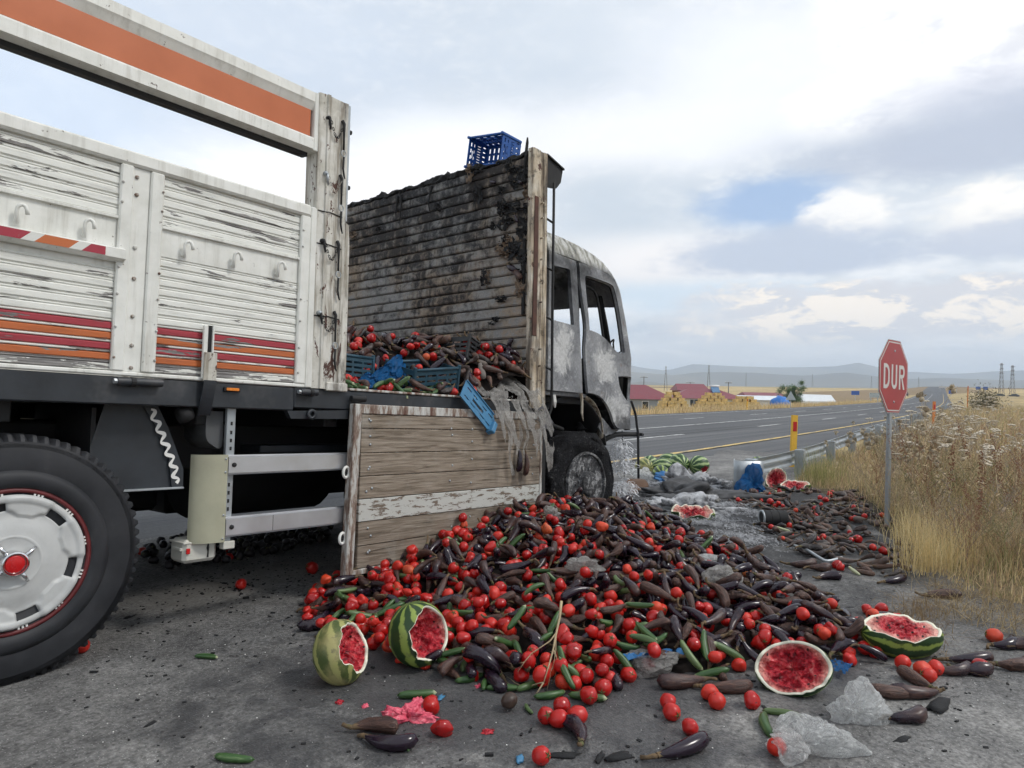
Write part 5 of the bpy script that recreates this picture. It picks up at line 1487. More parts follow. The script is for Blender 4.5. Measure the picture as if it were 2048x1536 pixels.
def ptom(x, y):      # share of tomatoes: many at the left foot and along the middle, few at the right
    p = .60 - .24 * (x - 2.2) - .06 * (3.0 - y)
    p += .50 * fbm(x, y, 9, 2.2, 2)
    if x > 3.7 and y < 2.0: p *= .45
    if x + .8 * y > 6.4: p *= .45
    return max(.07, min(.72, p))
def pcuc(x, y):
    return .26 if (x < 2.5 or (x < 2.9 and y < 1.75)) else (.06 if x < 3.2 else .02)
def rnd_in(poly, bb):
    while True:
        x, y = R.uniform(bb[0], bb[1]), R.uniform(bb[2], bb[3])
        if inpoly(x, y, poly): return x, y
def into_heap(Hp, x, y, kind, M0=None):
    if kind == 't':
        me = R.choice(TOMM); M = Hp.ball(x, y, .029)
        s = R.uniform(.84, 1.16)
    elif kind == 'c':
        me, L, r = R.choice(CUCM); M = Hp.rod(x, y, L, r, R.uniform(0, 6.28)); s = R.uniform(.9, 1.1)
    else:
        i = R.randrange(len(EGGM)); me = EGGM[i]; L, r, bd = EGGSPEC[i]
        M = Hp.rod(x, y, L, r, R.gauss(2.3, 1.2) + (math.pi if R.random() < .5 else 0)); s = R.uniform(.72, 1.10)
    M = M @ Matrix.Scale(s, 4)
    return me, (M0 @ M if M0 is not None else M)
low = Lump()
BB = (2.0, 6.0, .6, 3.6)
n = 0
while n < 800:
    x, y = rnd_in(PILE, BB)
    t = pile_h(x, y)
    if H1.floor(x, y, .02) > t + .01: n += .2; continue
    k = 't' if R.random() < ptom(x, y) else 'e'
    low.add(*into_heap(H1, x, y, k)); n += 1
low.done('buried_produce', 'squashed tomatoes and eggplants buried in the lower layers of the big spilled heap', 'produce')
LAB = dict(t=('tomato', 'red tomato among the eggplants in the big spilled heap below the open side board', 'tomatoes in the big heap'),
           e=('eggplant', 'dark bruised eggplant in the big spilled heap below the open side board', 'eggplants in the big heap'),
           c=('cucumber', 'small green cucumber among the tomatoes at the foot of the big spilled heap', 'cucumbers in the big heap'))
top = []; cnt = dict(t=350, e=560, c=90); tries = 0
while sum(cnt.values()) and tries < 14000:
    tries += 1
    x, y = rnd_in(PILE, BB)
    if H1.floor(x, y, .02) > pile_h(x, y) + .05: continue
    q = R.random(); k = 'c' if q < pcuc(x, y) else ('t' if q < pcuc(x, y) + ptom(x, y) else 'e')
    if cnt[k] == 0: continue
    cnt[k] -= 1
    me, M = into_heap(H1, x, y, k); top.append((math.hypot(M.translation.x, M.translation.y), k, me, M))
top.sort(key=lambda q: q[0])
quota = dict(t=165, e=200, c=90); far = Lump()
for (d_, k, me, M) in top:          # the nearest ones are objects, the rest one mesh
    if quota[k]:
        quota[k] -= 1; x, y, z = M.translation
        zone = ('at the left tip of the big heap' if x < 2.45 and y > 2.55 else 'at the front foot of the big heap' if d_ < 2.95 and x < 3.0 else 'on the low right end of the big heap' if y < 1.35 else 'on the heap slope right below the planks of the dropped board' if y > 2.6 else 'on the left flank of the big heap behind the open melons' if x < 2.75 else 'in the middle of the big heap')
        i = int(me.name[-2:].strip('_')); look = dict(t=('round red', 'dented red', 'wrinkled red', 'squashed red')[i % 4], c=('small', 'green')[i % 2], e='smooth' if k == 'e' and EGGWR[i] < .08 else 'wrinkled')[k]
        dropped(me, M, LAB[k][0], '%s %s %s' % (look, LAB[k][0], zone), LAB[k][0], '%ss %s' % (LAB[k][0], zone))
    else: far.add(me, M)
far.done('heap_produce', 'eggplants and tomatoes on the far upper slopes of the big spilled heap', 'produce')

# ------------------------------------------------------------------ loose produce on the asphalt, each one told apart
def loose_tom(x, y, label, s=1.0, me=None, z=None, rot=None):
    me = me or R.choice(TOMM[:3] + TOMM[4:7])
    M = Matrix.Translation((x, y, .027 * s if z is None else z)) @ Matrix.Rotation(R.uniform(0, 6.28) if rot is None else rot, 4, 'Z') @ Matrix.Rotation(R.uniform(-.5, .2), 4, 'Y') @ Matrix.Rotation(R.uniform(0, 6.28), 4, 'X') @ Matrix.Scale(s, 4)
    return dropped(me, M, 'tomato', label, 'tomato', 'loose tomatoes on the asphalt')
T = [((2.19, 3.80), 'lone red tomato on dusty asphalt behind the rear wheel, below the beige underrun panel'),
     ((2.68, 3.80), 'shadowed tomato on the ground just left of the dropped side board'),
     ((1.21, 3.41), 'red tomato squeezed against the tread of the rear tyre'),
     ((1.83, 1.84), 'red tomato beside the pink melon pulp in the foreground'),
     ((2.04, 1.47), 'left tomato of the foreground cluster with the brown eggplant'),
     ((2.05, 1.42), 'front middle tomato of the foreground cluster with the brown eggplant'),
     ((2.14, 1.47), 'yellowing tomato at the back of the foreground cluster'),
     ((2.11, 1.38), 'right tomato of the foreground cluster, touching the brown eggplant'),
     ((2.28, 1.44), 'glossy tomato at the right end of the front row of cucumbers'),
     ((2.38, 1.44), 'large tomato at the heap foot right of the front cucumbers'),
     ((2.48, 1.47), 'tomato at the heap foot behind the large front tomato'),
     ((2.62, 1.10), 'rear tomato of the close pair left of the halved foreground watermelon'),
     ((2.57, 1.05), 'front tomato of the close pair left of the halved foreground watermelon'),
     ((2.44, 1.19), 'rear one of two tomatoes lying together on bare asphalt in front of the heap'),
     ((2.37, 1.14), 'front one of two tomatoes lying together on bare asphalt in front of the heap'),
     ((2.31, 1.04), 'single oval tomato on bare asphalt above the glossy black eggplant'),
     ((2.66, .95), 'tomato at the lower left rim of the halved foreground watermelon'),
     ((1.81, 1.32), 'tomato at the bottom edge of the photo beside the blue scrap'),
     ((4.22, .88), 'tomato at the far left of the cluster behind the boat-shaped melon half'),
     ((4.28, .82), 'upright far tomato of the cluster behind the boat-shaped melon half'),
     ((4.12, .83), 'middle tomato of the cluster behind the boat-shaped melon half'),
     ((4.07, .76), 'near right tomato of the cluster behind the boat-shaped melon half'),
     ((4.12, .71), 'rightmost tomato of the cluster behind the boat-shaped melon half'),
     ((3.94, .86), 'nearest tomato of the cluster behind the boat-shaped melon half'),
     ((3.48, .58), 'leftmost tomato in front of the boat-shaped melon half'),
     ((3.45, .50), 'large tomato in the middle of the group below the boat-shaped melon half'),
     ((3.40, .47), 'lowest tomato of the group below the boat-shaped melon half'),
     ((3.52, .46), 'right tomato of the group below the boat-shaped melon half'),
     ((4.18, .30), 'tomato among the eggplants at the right edge of the photo'),
     ((3.67, .31), 'tomato lying on the eggplants right of the boat-shaped melon half'),
     ((3.78, .84), 'tomato at the right foot of the heap beside a long eggplant'),
     ((2.13, 2.87), 'tomato at the left tip of the heap beside the brown shrivelled eggplant'),
     ((2.19, 2.80), 'second tomato at the left tip of the heap')]
for (p, lb) in T: loose_tom(p[0], p[1], lb, R.uniform(1.02, 1.22))
o = loose_tom(1.74, 1.69, 'burst brown-red tomato on the asphalt below the pink pulp', 1.15, TOMM[3], .022); o['group'] = 'loose tomatoes on the asphalt'

def two_part_egg(i, M, label, group='loose eggplants on the asphalt'):
    """a foreground eggplant with its body and calyx as parts"""
    t = thing('eggplant', label, 'eggplant', M=M, group=group)
    me = EGGM[i]
    bodyb, cal = MB(), MB()
    co = [tuple(v.co) for v in me.vertices]
    for p in me.polygons:
        tgt = cal if p.material_index else bodyb
        ids = []
        for vi in p.vertices:
            key = vi
            if not hasattr(tgt, 'map'): tgt.map = {}
            if key not in tgt.map: tgt.map[key] = tgt.addv(co[vi])
            ids.append(tgt.map[key])
        tgt.face(*ids)
    if i not in TWO: TWO[i] = (bodyb.mesh('eggplant_body', [EGGPLANT], True), cal.mesh('eggplant_calyx', [CALYX], True))
    a = link('body', TWO[i][0], t); c = link('calyx', TWO[i][1], t)
    return t
TWO = {}
E_ = [((1.60, 1.88), 2.2, 'flat dull black eggplant lying alone in the left foreground'),
      ((1.56, 1.77), 2.0, 'brown eggplant with a long dry stalk just below the flat dull one'),
      ((2.03, 1.33), -2.2, 'brown eggplant pointing at the camera below the foreground tomato cluster'),
      ((2.17, 1.00), 2.75, 'glossy black eggplant with a cut pale end at the bottom of the photo'),
      ((2.66, 1.23), -.6, 'glossy dark eggplant lying crosswise at the heap foot by the grey film'),
      ((2.73, 1.08), 2.2, 'curved brown eggplant at the heap foot beside the halved foreground watermelon'),
      ((5.05, 1.46), 2.3, 'brown eggplant lying alone between the heap and the grassy verge'),
      ((4.82, 1.24), 2.4, 'black eggplant in front of the pair near the grassy verge'),
      ((5.03, 1.34), 2.2, 'black eggplant behind another near the grassy verge'),
      ((4.65, 1.43), 2.5, 'reddish eggplant lying between the heap and the pair near the verge'),
      ((3.14, .54), -.85, 'long black eggplant pointing down towards the crumpled bags'),
      ((3.20, .48), -.8, 'brown eggplant beside the long black one near the crumpled bags'),
      ((2.93, .47), 2.4, 'brown eggplant half under the rear crumpled bag'),
      ((3.57, .40), 2.4, 'shrivelled eggplant right of the tomatoes below the boat-shaped melon'),
      ((3.63, .33), 2.2, 'black eggplant lying in front of the brown one right of the melon'),
      ((3.76, .36), 2.3, 'long brown eggplant stretched out right of the boat-shaped melon half'),
      ((4.85, .61), 2.2, 'dark eggplant at the edge of the dry grass, right side'),
      ((5.05, .89), 2.7, 'small grey-tipped eggplant at the foot of the straw-coloured grass tuft'),
      ((3.83, .19), 2.4, 'brown eggplant cut off by the right edge of the photo'),
      ((4.11, .25), 2.6, 'black eggplant under the tomato at the right edge of the photo'),
      ((4.14, .18), 2.2, 'eggplant behind the others at the right edge of the photo'),
      ((3.34, .51), -2.2, 'short egg-shaped black eggplant standing in front of the melon half'),
      ((4.18, .78), -.5, 'black eggplant beside the tomato cluster behind the melon half'),
      ((2.08, 2.87), -.9, 'shrivelled brown eggplant at the left tip of the heap')]
for q, (p, th, lb) in enumerate(E_):
    i = q % len(EGGM); L, r, bd = EGGSPEC[i]
    z = r * 1.0
    two_part_egg(i, Matrix.Translation((p[0], p[1], z)) @ Matrix.Rotation(th, 4, 'Z') @ Matrix.Rotation(.06, 4, 'Y') @ Matrix.Rotation(R.uniform(0, 6.28) if abs(bd) < .012 else (0 if R.random() < .5 else math.pi), 4, 'X') @ Matrix.Scale(1.16, 4), lb)
o = dropped(TOMM[1], Matrix.Translation((2.04, 1.64, .034)) @ Matrix.Scale(1.05, 4), 'rotten_tomato', 'round dark brown rotten fruit on the asphalt before the cucumbers', 'tomato', None)
o.data = o.data.copy(); o.data.materials[0] = plain('rotten_brown_skin', (.045, .026, .018), .5, var=.4, scale=30)
C_ = [((1.88, 1.97), -.70, 'straight green cucumber lying above the pink melon pulp'),
      ((1.54, 2.94), -1.0, 'small curved cucumber alone on the asphalt near the rear tyre'),
      ((1.18, 2.07), 2.1, 'cucumber end at the bottom left of the photo'),
      ((1.60, 1.72), .9, 'thin withered cucumber beside the brown stalked eggplant'),
      ((2.22, 1.58), -.5, 'pale-ended cucumber in the front row left of the glossy tomato'),
      ((2.30, 1.46), -1.1, 'cucumber leaning against the glossy tomato in the front row'),
      ((2.08, 1.58), 1.0, 'short pale broken cucumber beside the round rotten fruit'),
      ((2.15, 1.76), -.9, 'cucumber in the front row below the long root'),
      ((2.14, 1.84), .4, 'cucumber with a pale tip in the front row'),
      ((2.13, 1.92), -.3, 'cucumber leaning towards the big open melon'),
      ((2.24, 1.69), -.2, 'long dark cucumber in the front row under the brown eggplant'),
      ((2.53, .85), .5, 'thick dull cucumber beside the front crumpled bag'),
      ((2.67, .84), -1.2, 'thin dark cucumber between the front bag and the melon half'),
      ((2.43, 3.34), -.6, 'dark cucumber at the far left of the heap under the dropped board'),
      ((2.26, 3.15), .6, 'cucumber at the left foot of the heap'),
      ((2.15, 2.70), .2, 'curved cucumber lying before the left tip of the heap'),
      ((2.22, 2.03), .5, 'pale streaked cucumber touching the big open melon')]
for q, (p, th, lb) in enumerate(C_):
    me, L, r = CUCM[q % 5]
    s = .55 if 'short' in lb or 'thin withered' in lb else (.75 if 'small' in lb else (1.25 if 'thick' in lb else 1.0))
    dropped(me, Matrix.Translation((p[0], p[1], r * .9 * s)) @ Matrix.Rotation(th, 4, 'Z') @ Matrix.Scale(s, 4), 'cucumber', lb, 'cucumber', 'loose cucumbers on the asphalt')

# scorched tomatoes lying in the dark under the truck
UND = [(2.15, 5.06), (2.48, 5.41), (2.90, 5.53), (3.20, 5.28), (3.70, 5.00), (3.43, 4.56), (2.85, 4.43), (2.49, 4.40), (2.07, 4.56)]
HU = Heap(1.9, 4.0, 4.2, 5.8, lambda x, y: 0.0, .015)
dkm = []
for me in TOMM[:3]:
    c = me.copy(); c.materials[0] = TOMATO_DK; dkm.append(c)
for k in range(190):
    x, y = rnd_in(UND, (2.0, 3.8, 4.3, 5.6))
    if HU.floor(x, y, .02) > .045: continue
    M = HU.ball(x, y, .029)
    red = k % 23 == 3
    dropped(R.choice(TOMM[:3]) if red else R.choice(dkm), M, 'tomato' if red else 'scorched_tomato', 'red tomato among the black scorched ones under the truck' if red else 'black scorched tomato on the ground under the truck', 'tomato', 'red tomatoes under the truck' if red else 'scorched tomatoes under the truck')

# ------------------------------------------------------------------ load left on the bed (packed in the truck's frame)
def load_h(x, y):
    if y < .03 or x < 1.62 or x > 3.31: return 0
    k = sstep(y + (x - 2.6) * .30, -.02, .62)
    h = .03 + .40 * k * (1 - .25 * sstep(x, 3.0, 3.3) * (y < .5)) + .03 * fbm(x, y, 4, 3, 3)
    if x > 2.7: h += .12 * sstep(x, 2.7, 3.1) * sstep(y, .6, .02)
    return h
H2 = Heap(1.58, 3.36, .0, 2.4, lambda x, y: 1.276 + max(0, load_h(x, y) - .06), .0135)
b = MB()
b.grid(lambda u, v: (1.60 + 1.73 * u, .03 + 2.3 * v, 1.277 + max(0, load_h(1.60 + 1.73 * u, .03 + 2.3 * v) - .075)), 50, 60)
o = b.obj('crushed_load', MUSH, None, True, kind='stuff'); o.matrix_world = MT; o['label'] = 'dark crushed produce under the load still on the truck bed'; o['category'] = 'mush'
BLAB = dict(t=('tomato', 'red tomato in the load still heaped on the truck bed', 'tomatoes on the truck bed'),
            e=('eggplant', 'brown eggplant in the load still heaped on the truck bed', 'eggplants on the truck bed'),
            c=('cucumber', 'green cucumber on the edge of the truck bed above the dropped board', 'cucumbers on the truck bed'))
bl = Lump()
for k in range(520):
    x, y = (R.uniform(1.64, 3.30), R.uniform(.06, 2.3)) if k < 330 else (R.uniform(2.55, 3.30), R.uniform(.04, .6))
    if H2.floor(x, y, .02) > 1.276 + load_h(x, y) - .01: continue
    bl.add(*into_heap(H2, x, y, 'e' if R.random() < .75 else 't', MT))
bo = bl.done('deep_load', 'mixed eggplants and tomatoes deeper in the load on the truck bed', 'produce')
bo.data.materials[0] = SOOTEGG
q2 = dict(e=76, t=44, c=20); tries = 0
while sum(q2.values()) and tries < 5000:
    tries += 1
    x, y = R.uniform(1.64, 3.28), abs(R.gauss(0, .55)) + .05
    if y > 1.9: continue
    k = R.choice('eeettc')
    if k == 'c':
        x, y = R.uniform(1.64, 2.55), R.uniform(.04, .16)
    if q2[k] == 0 or H2.floor(x, y, .02) > 1.276 + load_h(x, y) + .045: continue
    q2[k] -= 1
    me, M = into_heap(H2, x, y, k, MT); dropped(me, M, BLAB[k][0], BLAB[k][1], BLAB[k][0], BLAB[k][2])

# eggplants burnt onto the headboard and hanging from the torn film
for (y, z, a, sc, lb) in ((.16, 2.30, .75, 1.0, 'split brown eggplant stuck on the charred headboard near its post'), (.20, 2.335, .55, .95, 'black eggplant stuck just above the split one on the headboard'), (.16, 2.73, 1.1, .55, 'small scorched eggplant piece high on the right of the headboard'), (.20, 1.72, -1.2, .8, 'reddish eggplant hanging on the headboard low beside its post'), (.14, 3.02, .3, .6, 'flattened scorched eggplant skin near the top of the headboard'), (.42, 3.08, .4, .55, 'burst scorched eggplant skin near the top edge of the headboard')):
    Mx = MT @ (Matrix.Translation((3.310, y, z)) @ Matrix.Rotation(rad(90), 4, 'Z') @ Matrix.Rotation(-a, 4, 'Y') @ Matrix.Scale(sc, 4))
    dropped(EGGM[R.choice((2, 4, 7, 9))], Mx, 'eggplant', lb, 'eggplant', 'eggplants stuck to the headboard')
for (x, z, lb) in ((3.10, .83, 'left one of two brown eggplants hanging from torn film in front of the planks'), (3.185, .80, 'right one of two brown eggplants hanging from torn film in front of the planks')):
    i = 5
    Mx = MT @ (Matrix.Translation((x, -.085, z)) @ Matrix.Rotation(rad(-90), 4, 'Y') @ Matrix.Scale(.95, 4))
    two_part_egg(i, Mx, lb, 'eggplants hanging from the film')

# ------------------------------------------------------------------ burnt eggplants strewn along the verge
VRG = [(8.0, 3.2), (9.2, 2.9), (9.08, 2.44), (9.0, 1.99), (7.4, 1.35), (6.59, 1.10), (5.74, .82), (5.16, .88), (5.06, 1.16), (5.43, 1.59), (5.84, 1.91), (7.08, 2.68)]
H3 = Heap(4.9, 10.4, .5, 3.8, lambda x, y: max(0, vz(x, y)) if x < 12 else 0.0, .02)
vg = Lump(); nv_e = 0
for k in range(640):
    x, y = rnd_in(VRG, (5.0, 10.2, .7, 3.6))
    if H3.floor(x, y, .03) > max(0, vz(x, y)) + .07 or fbm(x, y, 6, 1.4, 3) < -.24: continue
    q = R.random()
    me, M = into_heap(H3, x, y, 't' if q < .13 else ('c' if q < .16 else 'e'))
    vg.add(me, M @ Matrix.Scale(R.uniform(.62, 1.08), 4))
vo = vg.done('verge_produce', 'scorched eggplants and tomatoes strewn between the heap and the grassy verge', 'produce')
vo.data.materials[0] = SOOTEGG

# ------------------------------------------------------------------ watermelons
def melon(pos, L, Rr, open_dir, long_dir, phi0, rind, label, seed, inner=.78, ragged=.22, group='broken watermelons', flesh_rise=.0, name='broken_watermelon'):
    """ellipsoid melon whose shell is broken open around open_dir; parts rind, pith, flesh"""
    z = Vector(open_dir).normalized(); x = Vector(long_dir); x = (x - z * x.dot(z)).normalized(); y = z.cross(x)
    Mx = Matrix((x, y, z)).transposed().to_4x4(); Mx.translation = Vector(pos)
    t = thing(name, label, 'watermelon', M=Mx, group=group)
    nu, nv = 56, 26
    def cut(a): return phi0 * (1 + ragged * fbm(math.cos(a) * 1.3 + seed, math.sin(a) * 1.3, seed, 1.2, 4) + .035 * mnoise.noise(Vector((math.cos(a) * 6, math.sin(a) * 6, seed))))
    cuts = [cut(2 * math.pi * k / nu) for k in range(nu)]
    def pt(a, ph, k): return (L * k * math.sin(ph) * math.cos(a), Rr * k * math.sin(ph) * math.sin(a), Rr * k * math.cos(ph))
    b = MB(); rows = []
    for v in range(nv + 1):
        rows.append([b.addv(pt(2 * math.pi * u / nu, cuts[u] + (math.pi - cuts[u]) * (v / nv), 1 + .012 * fbm(u * .3, v * .3, seed, 1, 2))) for u in range(nu)])
    for v in range(nv):
        for u in range(nu): b.face(rows[v][u], rows[v + 1][u], rows[v + 1][(u + 1) % nu], rows[v][(u + 1) % nu])
    b.obj('rind', [rind], t, True)
    ti = 1 - .008 / Rr
    b = MB()
    r0 = [b.addv(pt(2 * math.pi * u / nu, cuts[u] + .01, .996)) for u in range(nu)]
    r1 = [b.addv(pt(2 * math.pi * u / nu, cuts[u] - .015, .985)) for u in range(nu)]
    r2 = [b.addv(pt(2 * math.pi * u / nu, cuts[u] + .02, ti - .04)) for u in range(nu)]
    r3 = [b.addv(pt(2 * math.pi * u / nu, cuts[u] + .16, ti - .06)) for u in range(nu)]
    for A, B_ in ((r0, r1), (r1, r2), (r2, r3)):
        for u in range(nu): b.face(A[u], B_[u], B_[(u + 1) % nu], A[(u + 1) % nu])
    b.obj('pith', [PITH], t, True)
    b = MB(); rows = []; nf = 22
    for v in range(nf):
        s = 1 - v / nf
        ring = []
        for u in range(nu):
            a = 2 * math.pi * u / nu
            e = Vector(pt(a, cuts[u] + .05, ti - .035))
            n1 = 1.5 * fbm(math.cos(a) * s * 2 + seed, math.sin(a) * s * 2, seed, 2.4, 5)
            ce = Rr * math.cos(cuts[u]) * (ti - .035)
            depth = Rr * (inner * (1 - s ** 2.2)) * (1 + .2 * n1)
            p = Vector((e.x * s, e.y * s, ce - depth * .55 + Rr * .17 * n1 * (1 - s ** 6) + flesh_rise * (1 - s * s)))
            ring.append(b.addv(p))
        rows.append(ring)
    for v in range(nf - 1):
        for u in range(nu): b.face(rows[v][u], rows[v + 1][u], rows[v + 1][(u + 1) % nu], rows[v][(u + 1) % nu])
    b.face(*rows[-1])
    b.obj('flesh', [FLESH], t, True)
    return t
CAMV = Vector((0, 0, 1.2))
melon((1.79, 2.33, .112), .130, .112, (.28, -.88, .42), (.2, .2, 1), .86, RIND_Y, 'yellowed watermelon split open on its side, leftmost on the asphalt', 1.3, .8, .30)
melon((2.10, 2.20, .135), .140, .128, (-.05, -.97, .20), (-.25, .1, 1), .86, RIND, 'dark green striped watermelon with a gaping red hole, second from the left', 4.2, .9, .22)
melon((2.93, .88, .088), .150, .108, (-.90, -.20, .50), (.60, -.78, .05), 1.40, RIND_P, 'halved watermelon showing its red oval face to the camera, right foreground', 7.7, .55, .22)
melon((3.68, .62, .095), .185, .112, (-.16, -.16, .97), (.62, -.78, -.02), 1.22, RIND, 'boat-shaped watermelon half with ragged red top at the right', 2.9, .35, .20, flesh_rise=.025)
melon((6.25, 2.82, .06), .21, .12, (-.35, -.3, .85), (.6, -.8, 0), 1.30, RIND, 'smashed watermelon piece lying in the grey ash beyond the heap', 5.1, .5, .45)
melon((9.10, 2.98, .10), .17, .13, (-.75, -.35, .45), (.2, -.3, 1), 1.25, RIND, 'smashed red watermelon leaning near the guardrail end', 9.4, .5, .35)
melon((9.02, 2.72, .05), .19, .11, (-.35, -.1, .9), (.6, -.8, 0), 1.35, RIND, 'flat broken watermelon slice beside the smashed one near the guardrail', 3.3, .5, .35)
melon((9.67, 4.28, .14), .15, .145, (-.35, -.75, -.25), (.9, -.3, .1), .42, RIND_P, 'striped watermelon with a small red hole, rightmost of the row by the road', 6.6, .8, .4, 'watermelons by the road')
def whole_melon(pos, L, Rr, rz, label, m_=RIND_P):
    b = MB(); b.grid(lambda u, v: (L * math.cos(v * math.pi), Rr * math.sin(v * math.pi) * math.cos(u * 2 * math.pi), Rr * math.sin(v * math.pi) * math.sin(u * 2 * math.pi)), 28, 16)
    t = thing('watermelon', label, 'watermelon', pos, rz, 'watermelons by the road')
    b.obj('rind', [m_], t, True)
    MB().tube([(L * .98, 0, 0), (L * 1.06, .005, .01)], .006, 6).obj('stalk', [STALK], t)
whole_melon((9.57, 4.55, .15), .17, .15, .9, 'large dark striped watermelon second from the right in the row by the road')
whole_melon((9.75, 4.80, .14), .17, .14, 1.6, 'pale striped watermelon in the middle of the row by the road')
whole_melon((9.30, 4.68, .12), .15, .12, 2.2, 'pale green watermelon lying low before the middle of the row', RIND_P)
whole_melon((9.55, 5.02, .12), .14, .12, .2, 'half hidden watermelon at the back of the row by the road')
whole_melon((9.05, 4.85, .12), .15, .125, 1.0, 'scorched pale watermelon at the left end of the row by the road', RIND_Y)
whole_melon((8.60, 4.35, .10), .16, .115, .6, 'dark watermelon in the ash in front of the row by the road', RIND)
whole_melon((11.3, 4.0, .09), .14, .10, .6, 'melon just showing behind the guardrail end on the road side', RIND)

# pulp and scraps
def scrap(name, pos, size, seed, m_, label, cat, amp=.6, flat=.35, sub=3, group=None, rz=0.0):
    """ragged lump: displaced sphere flattened to the ground"""
    bm = bmesh.new(); bmesh.ops.create_icosphere(bm, subdivisions=sub, radius=1)
    for v in bm.verts:
        p = v.co.copy(); d = 1 + amp * fbm(p.x + seed, p.y, p.z, 1.6, 5)
        v.co = Vector((p.x * size[0] * d, p.y * size[1] * d, max(-.2, p.z) * size[2] * d + size[2] * .2))
    me = bpy.data.meshes.new(name); bm.to_mesh(me); bm.free(); me.materials.append(m_)
    me.polygons.foreach_set('use_smooth', [True] * len(me.polygons))
    o = link(name, me); o.location = pos; o.rotation_euler = (0, 0, rz); tag(o, label, cat, group); return o
scrap('melon_pulp', (1.74, 1.87, .0), (.070, .034, .030), 1.0, PULP, 'torn strip of pink melon pulp on the foreground asphalt', 'melon pulp', 1.35, sub=5, rz=-.9)
scrap('melon_pulp', (1.84, 1.93, .0), (.028, .024, .02), 2.4, PULP, 'small pink pulp knob at the top of the torn strip', 'melon pulp', .7)
scrap('melon_pulp', (1.70, 2.06, .0), (.014, .011, .009), 3.0, PULP, 'tiny pink pulp bit left of the torn strip', 'melon pulp', .5)
scrap('melon_pulp', (1.66, 2.16, .0), (.020, .016, .008), 3.9, FLESH, 'dark red pulp bit below the yellowed melon', 'melon pulp', .7)
scrap('melon_pulp', (1.86, 1.59, .0), (.022, .020, .003), 5.2, FLESH, 'faint red smear of pulp right of the burst tomato', 'melon pulp', .5)
scrap('melon_pulp', (2.12, 1.86, .0), (.020, .012, .006), 6.1, PULP, 'pink flake of pulp above the row of front cucumbers', 'melon pulp', .8)
# ------------------------------------------------------------------ plastic bags, films, crates, ash, bits
def tri(x): return abs((x % 1.0) * 2 - 1)
def crumpled_bag(name, pos, size, seed, m_, label, rz=0.0, tail=None, sub=6):
    """thin film pulled into flat facets and sharp folds: a sum of triangle waves in random directions"""
    rr = random.Random(int(seed * 100)); fol = []
    for k in range(20):
        d = Vector((rr.gauss(0, 1), rr.gauss(0, 1), rr.gauss(0, 1))).normalized(); fr = rr.uniform(.35, .8) if k < 4 else rr.uniform(.9, 2.6) if k < 11 else rr.uniform(3, 7)
        fol.append((d * fr, rr.random(), .34 / fr ** .9 if k < 4 else .16 / fr))
    bm = bmesh.new(); bmesh.ops.create_icosphere(bm, subdivisions=sub, radius=1)
    for v in bm.verts:
        p = v.co.copy(); w = p + Vector((mnoise.noise(p * 2 + Vector((seed, 0, 0))), mnoise.noise(p * 2 + Vector((0, seed, 0))), mnoise.noise(p * 2 + Vector((0, 0, seed))))) * .22
        d = .62
        for (dv, ph, am) in fol: d += am * (tri(dv.dot(w) + ph) - .5) * .62
        if tail is not None: d += .6 * max(0, p.dot(Vector(tail).normalized())) ** 7
        z = p.z * size[2] * d * 1.15
        v.co = Vector((p.x * size[0] * d * 1.25, p.y * size[1] * d * 1.25, max(z, -size[2] * .42 + .05 * size[2] * (d - .6)) + size[2] * .43))
    me = bpy.data.meshes.new(name); bm.to_mesh(me); bm.free(); me.materials.append(m_)
    o = link(name, me); o.location = pos; o.rotation_euler = (0, 0, rz); tag(o, label, 'plastic bag', 'crumpled plastic bags'); return o
crumpled_bag('plastic_bag', (2.44, .70, .0), (.125, .09, .088), 1.1, FILM, 'crumpled clear plastic bag with a tomato inside at the bottom of the photo', -.7, (1, -.1, -.3))
loose_tom(2.37, .76, 'tomato glowing red inside the front crumpled bag', 1.1)
crumpled_bag('plastic_bag', (2.80, .62, .0), (.115, .082, .095), 3.7, FILM, 'greyish crumpled plastic bag right of the front one, below the melon half', -.6, (.3, .2, .9))
crumpled_bag('plastic_bag', (2.72, 1.42, .0), (.13, .09, .07), 5.3, FILM_G, 'torn clear film at the front foot of the heap beside dark blue cloth', -.9)
crumpled_bag('plastic_bag', (3.58, 1.44, .19), (.12, .08, .07), 6.8, FILM_G, 'grey sooted film tangled in eggplants on the right of the heap', -.3)
crumpled_bag('plastic_bag', (3.05, 1.98, .27), (.045, .11, .05), 8.2, FILM_G, 'narrow grey film scrap standing in the middle of the heap', .6)
crumpled_bag('plastic_bag', (3.85, 2.75, .33), (.10, .08, .06), 9.9, FILM_G, 'pale shredded film near the top of the heap', .2)
crumpled_bag('plastic_bag', (4.05, 1.75, .15), (.20, .05, .05), 11.9, FILM, 'long white film strip on the back slope of the heap', -.8)
crumpled_bag('blue_bag', (8.40, 3.02, .0), (.12, .16, .20), 2.2, FILM_B, 'blue plastic bag slumped against the guardrail end', .3, (0, 0, 1))
crumpled_bag('blue_bag', (8.5, 4.2, .0), (.25, .2, .12), 4.4, NETBLUE, 'dark blue sack scraps in the ash near the melon row', .3)
crumpled_bag('plastic_bag', (8.55, 4.55, .0), (.22, .18, .16), 7.4, FILM, 'white bag beside the burnt front corner of the truck', .9)
crumpled_bag('plastic_bag', (7.4, 3.1, .0), (.14, .10, .07), 12.4, FILM_G, 'grey plastic sheet heap in the ash field', .9)

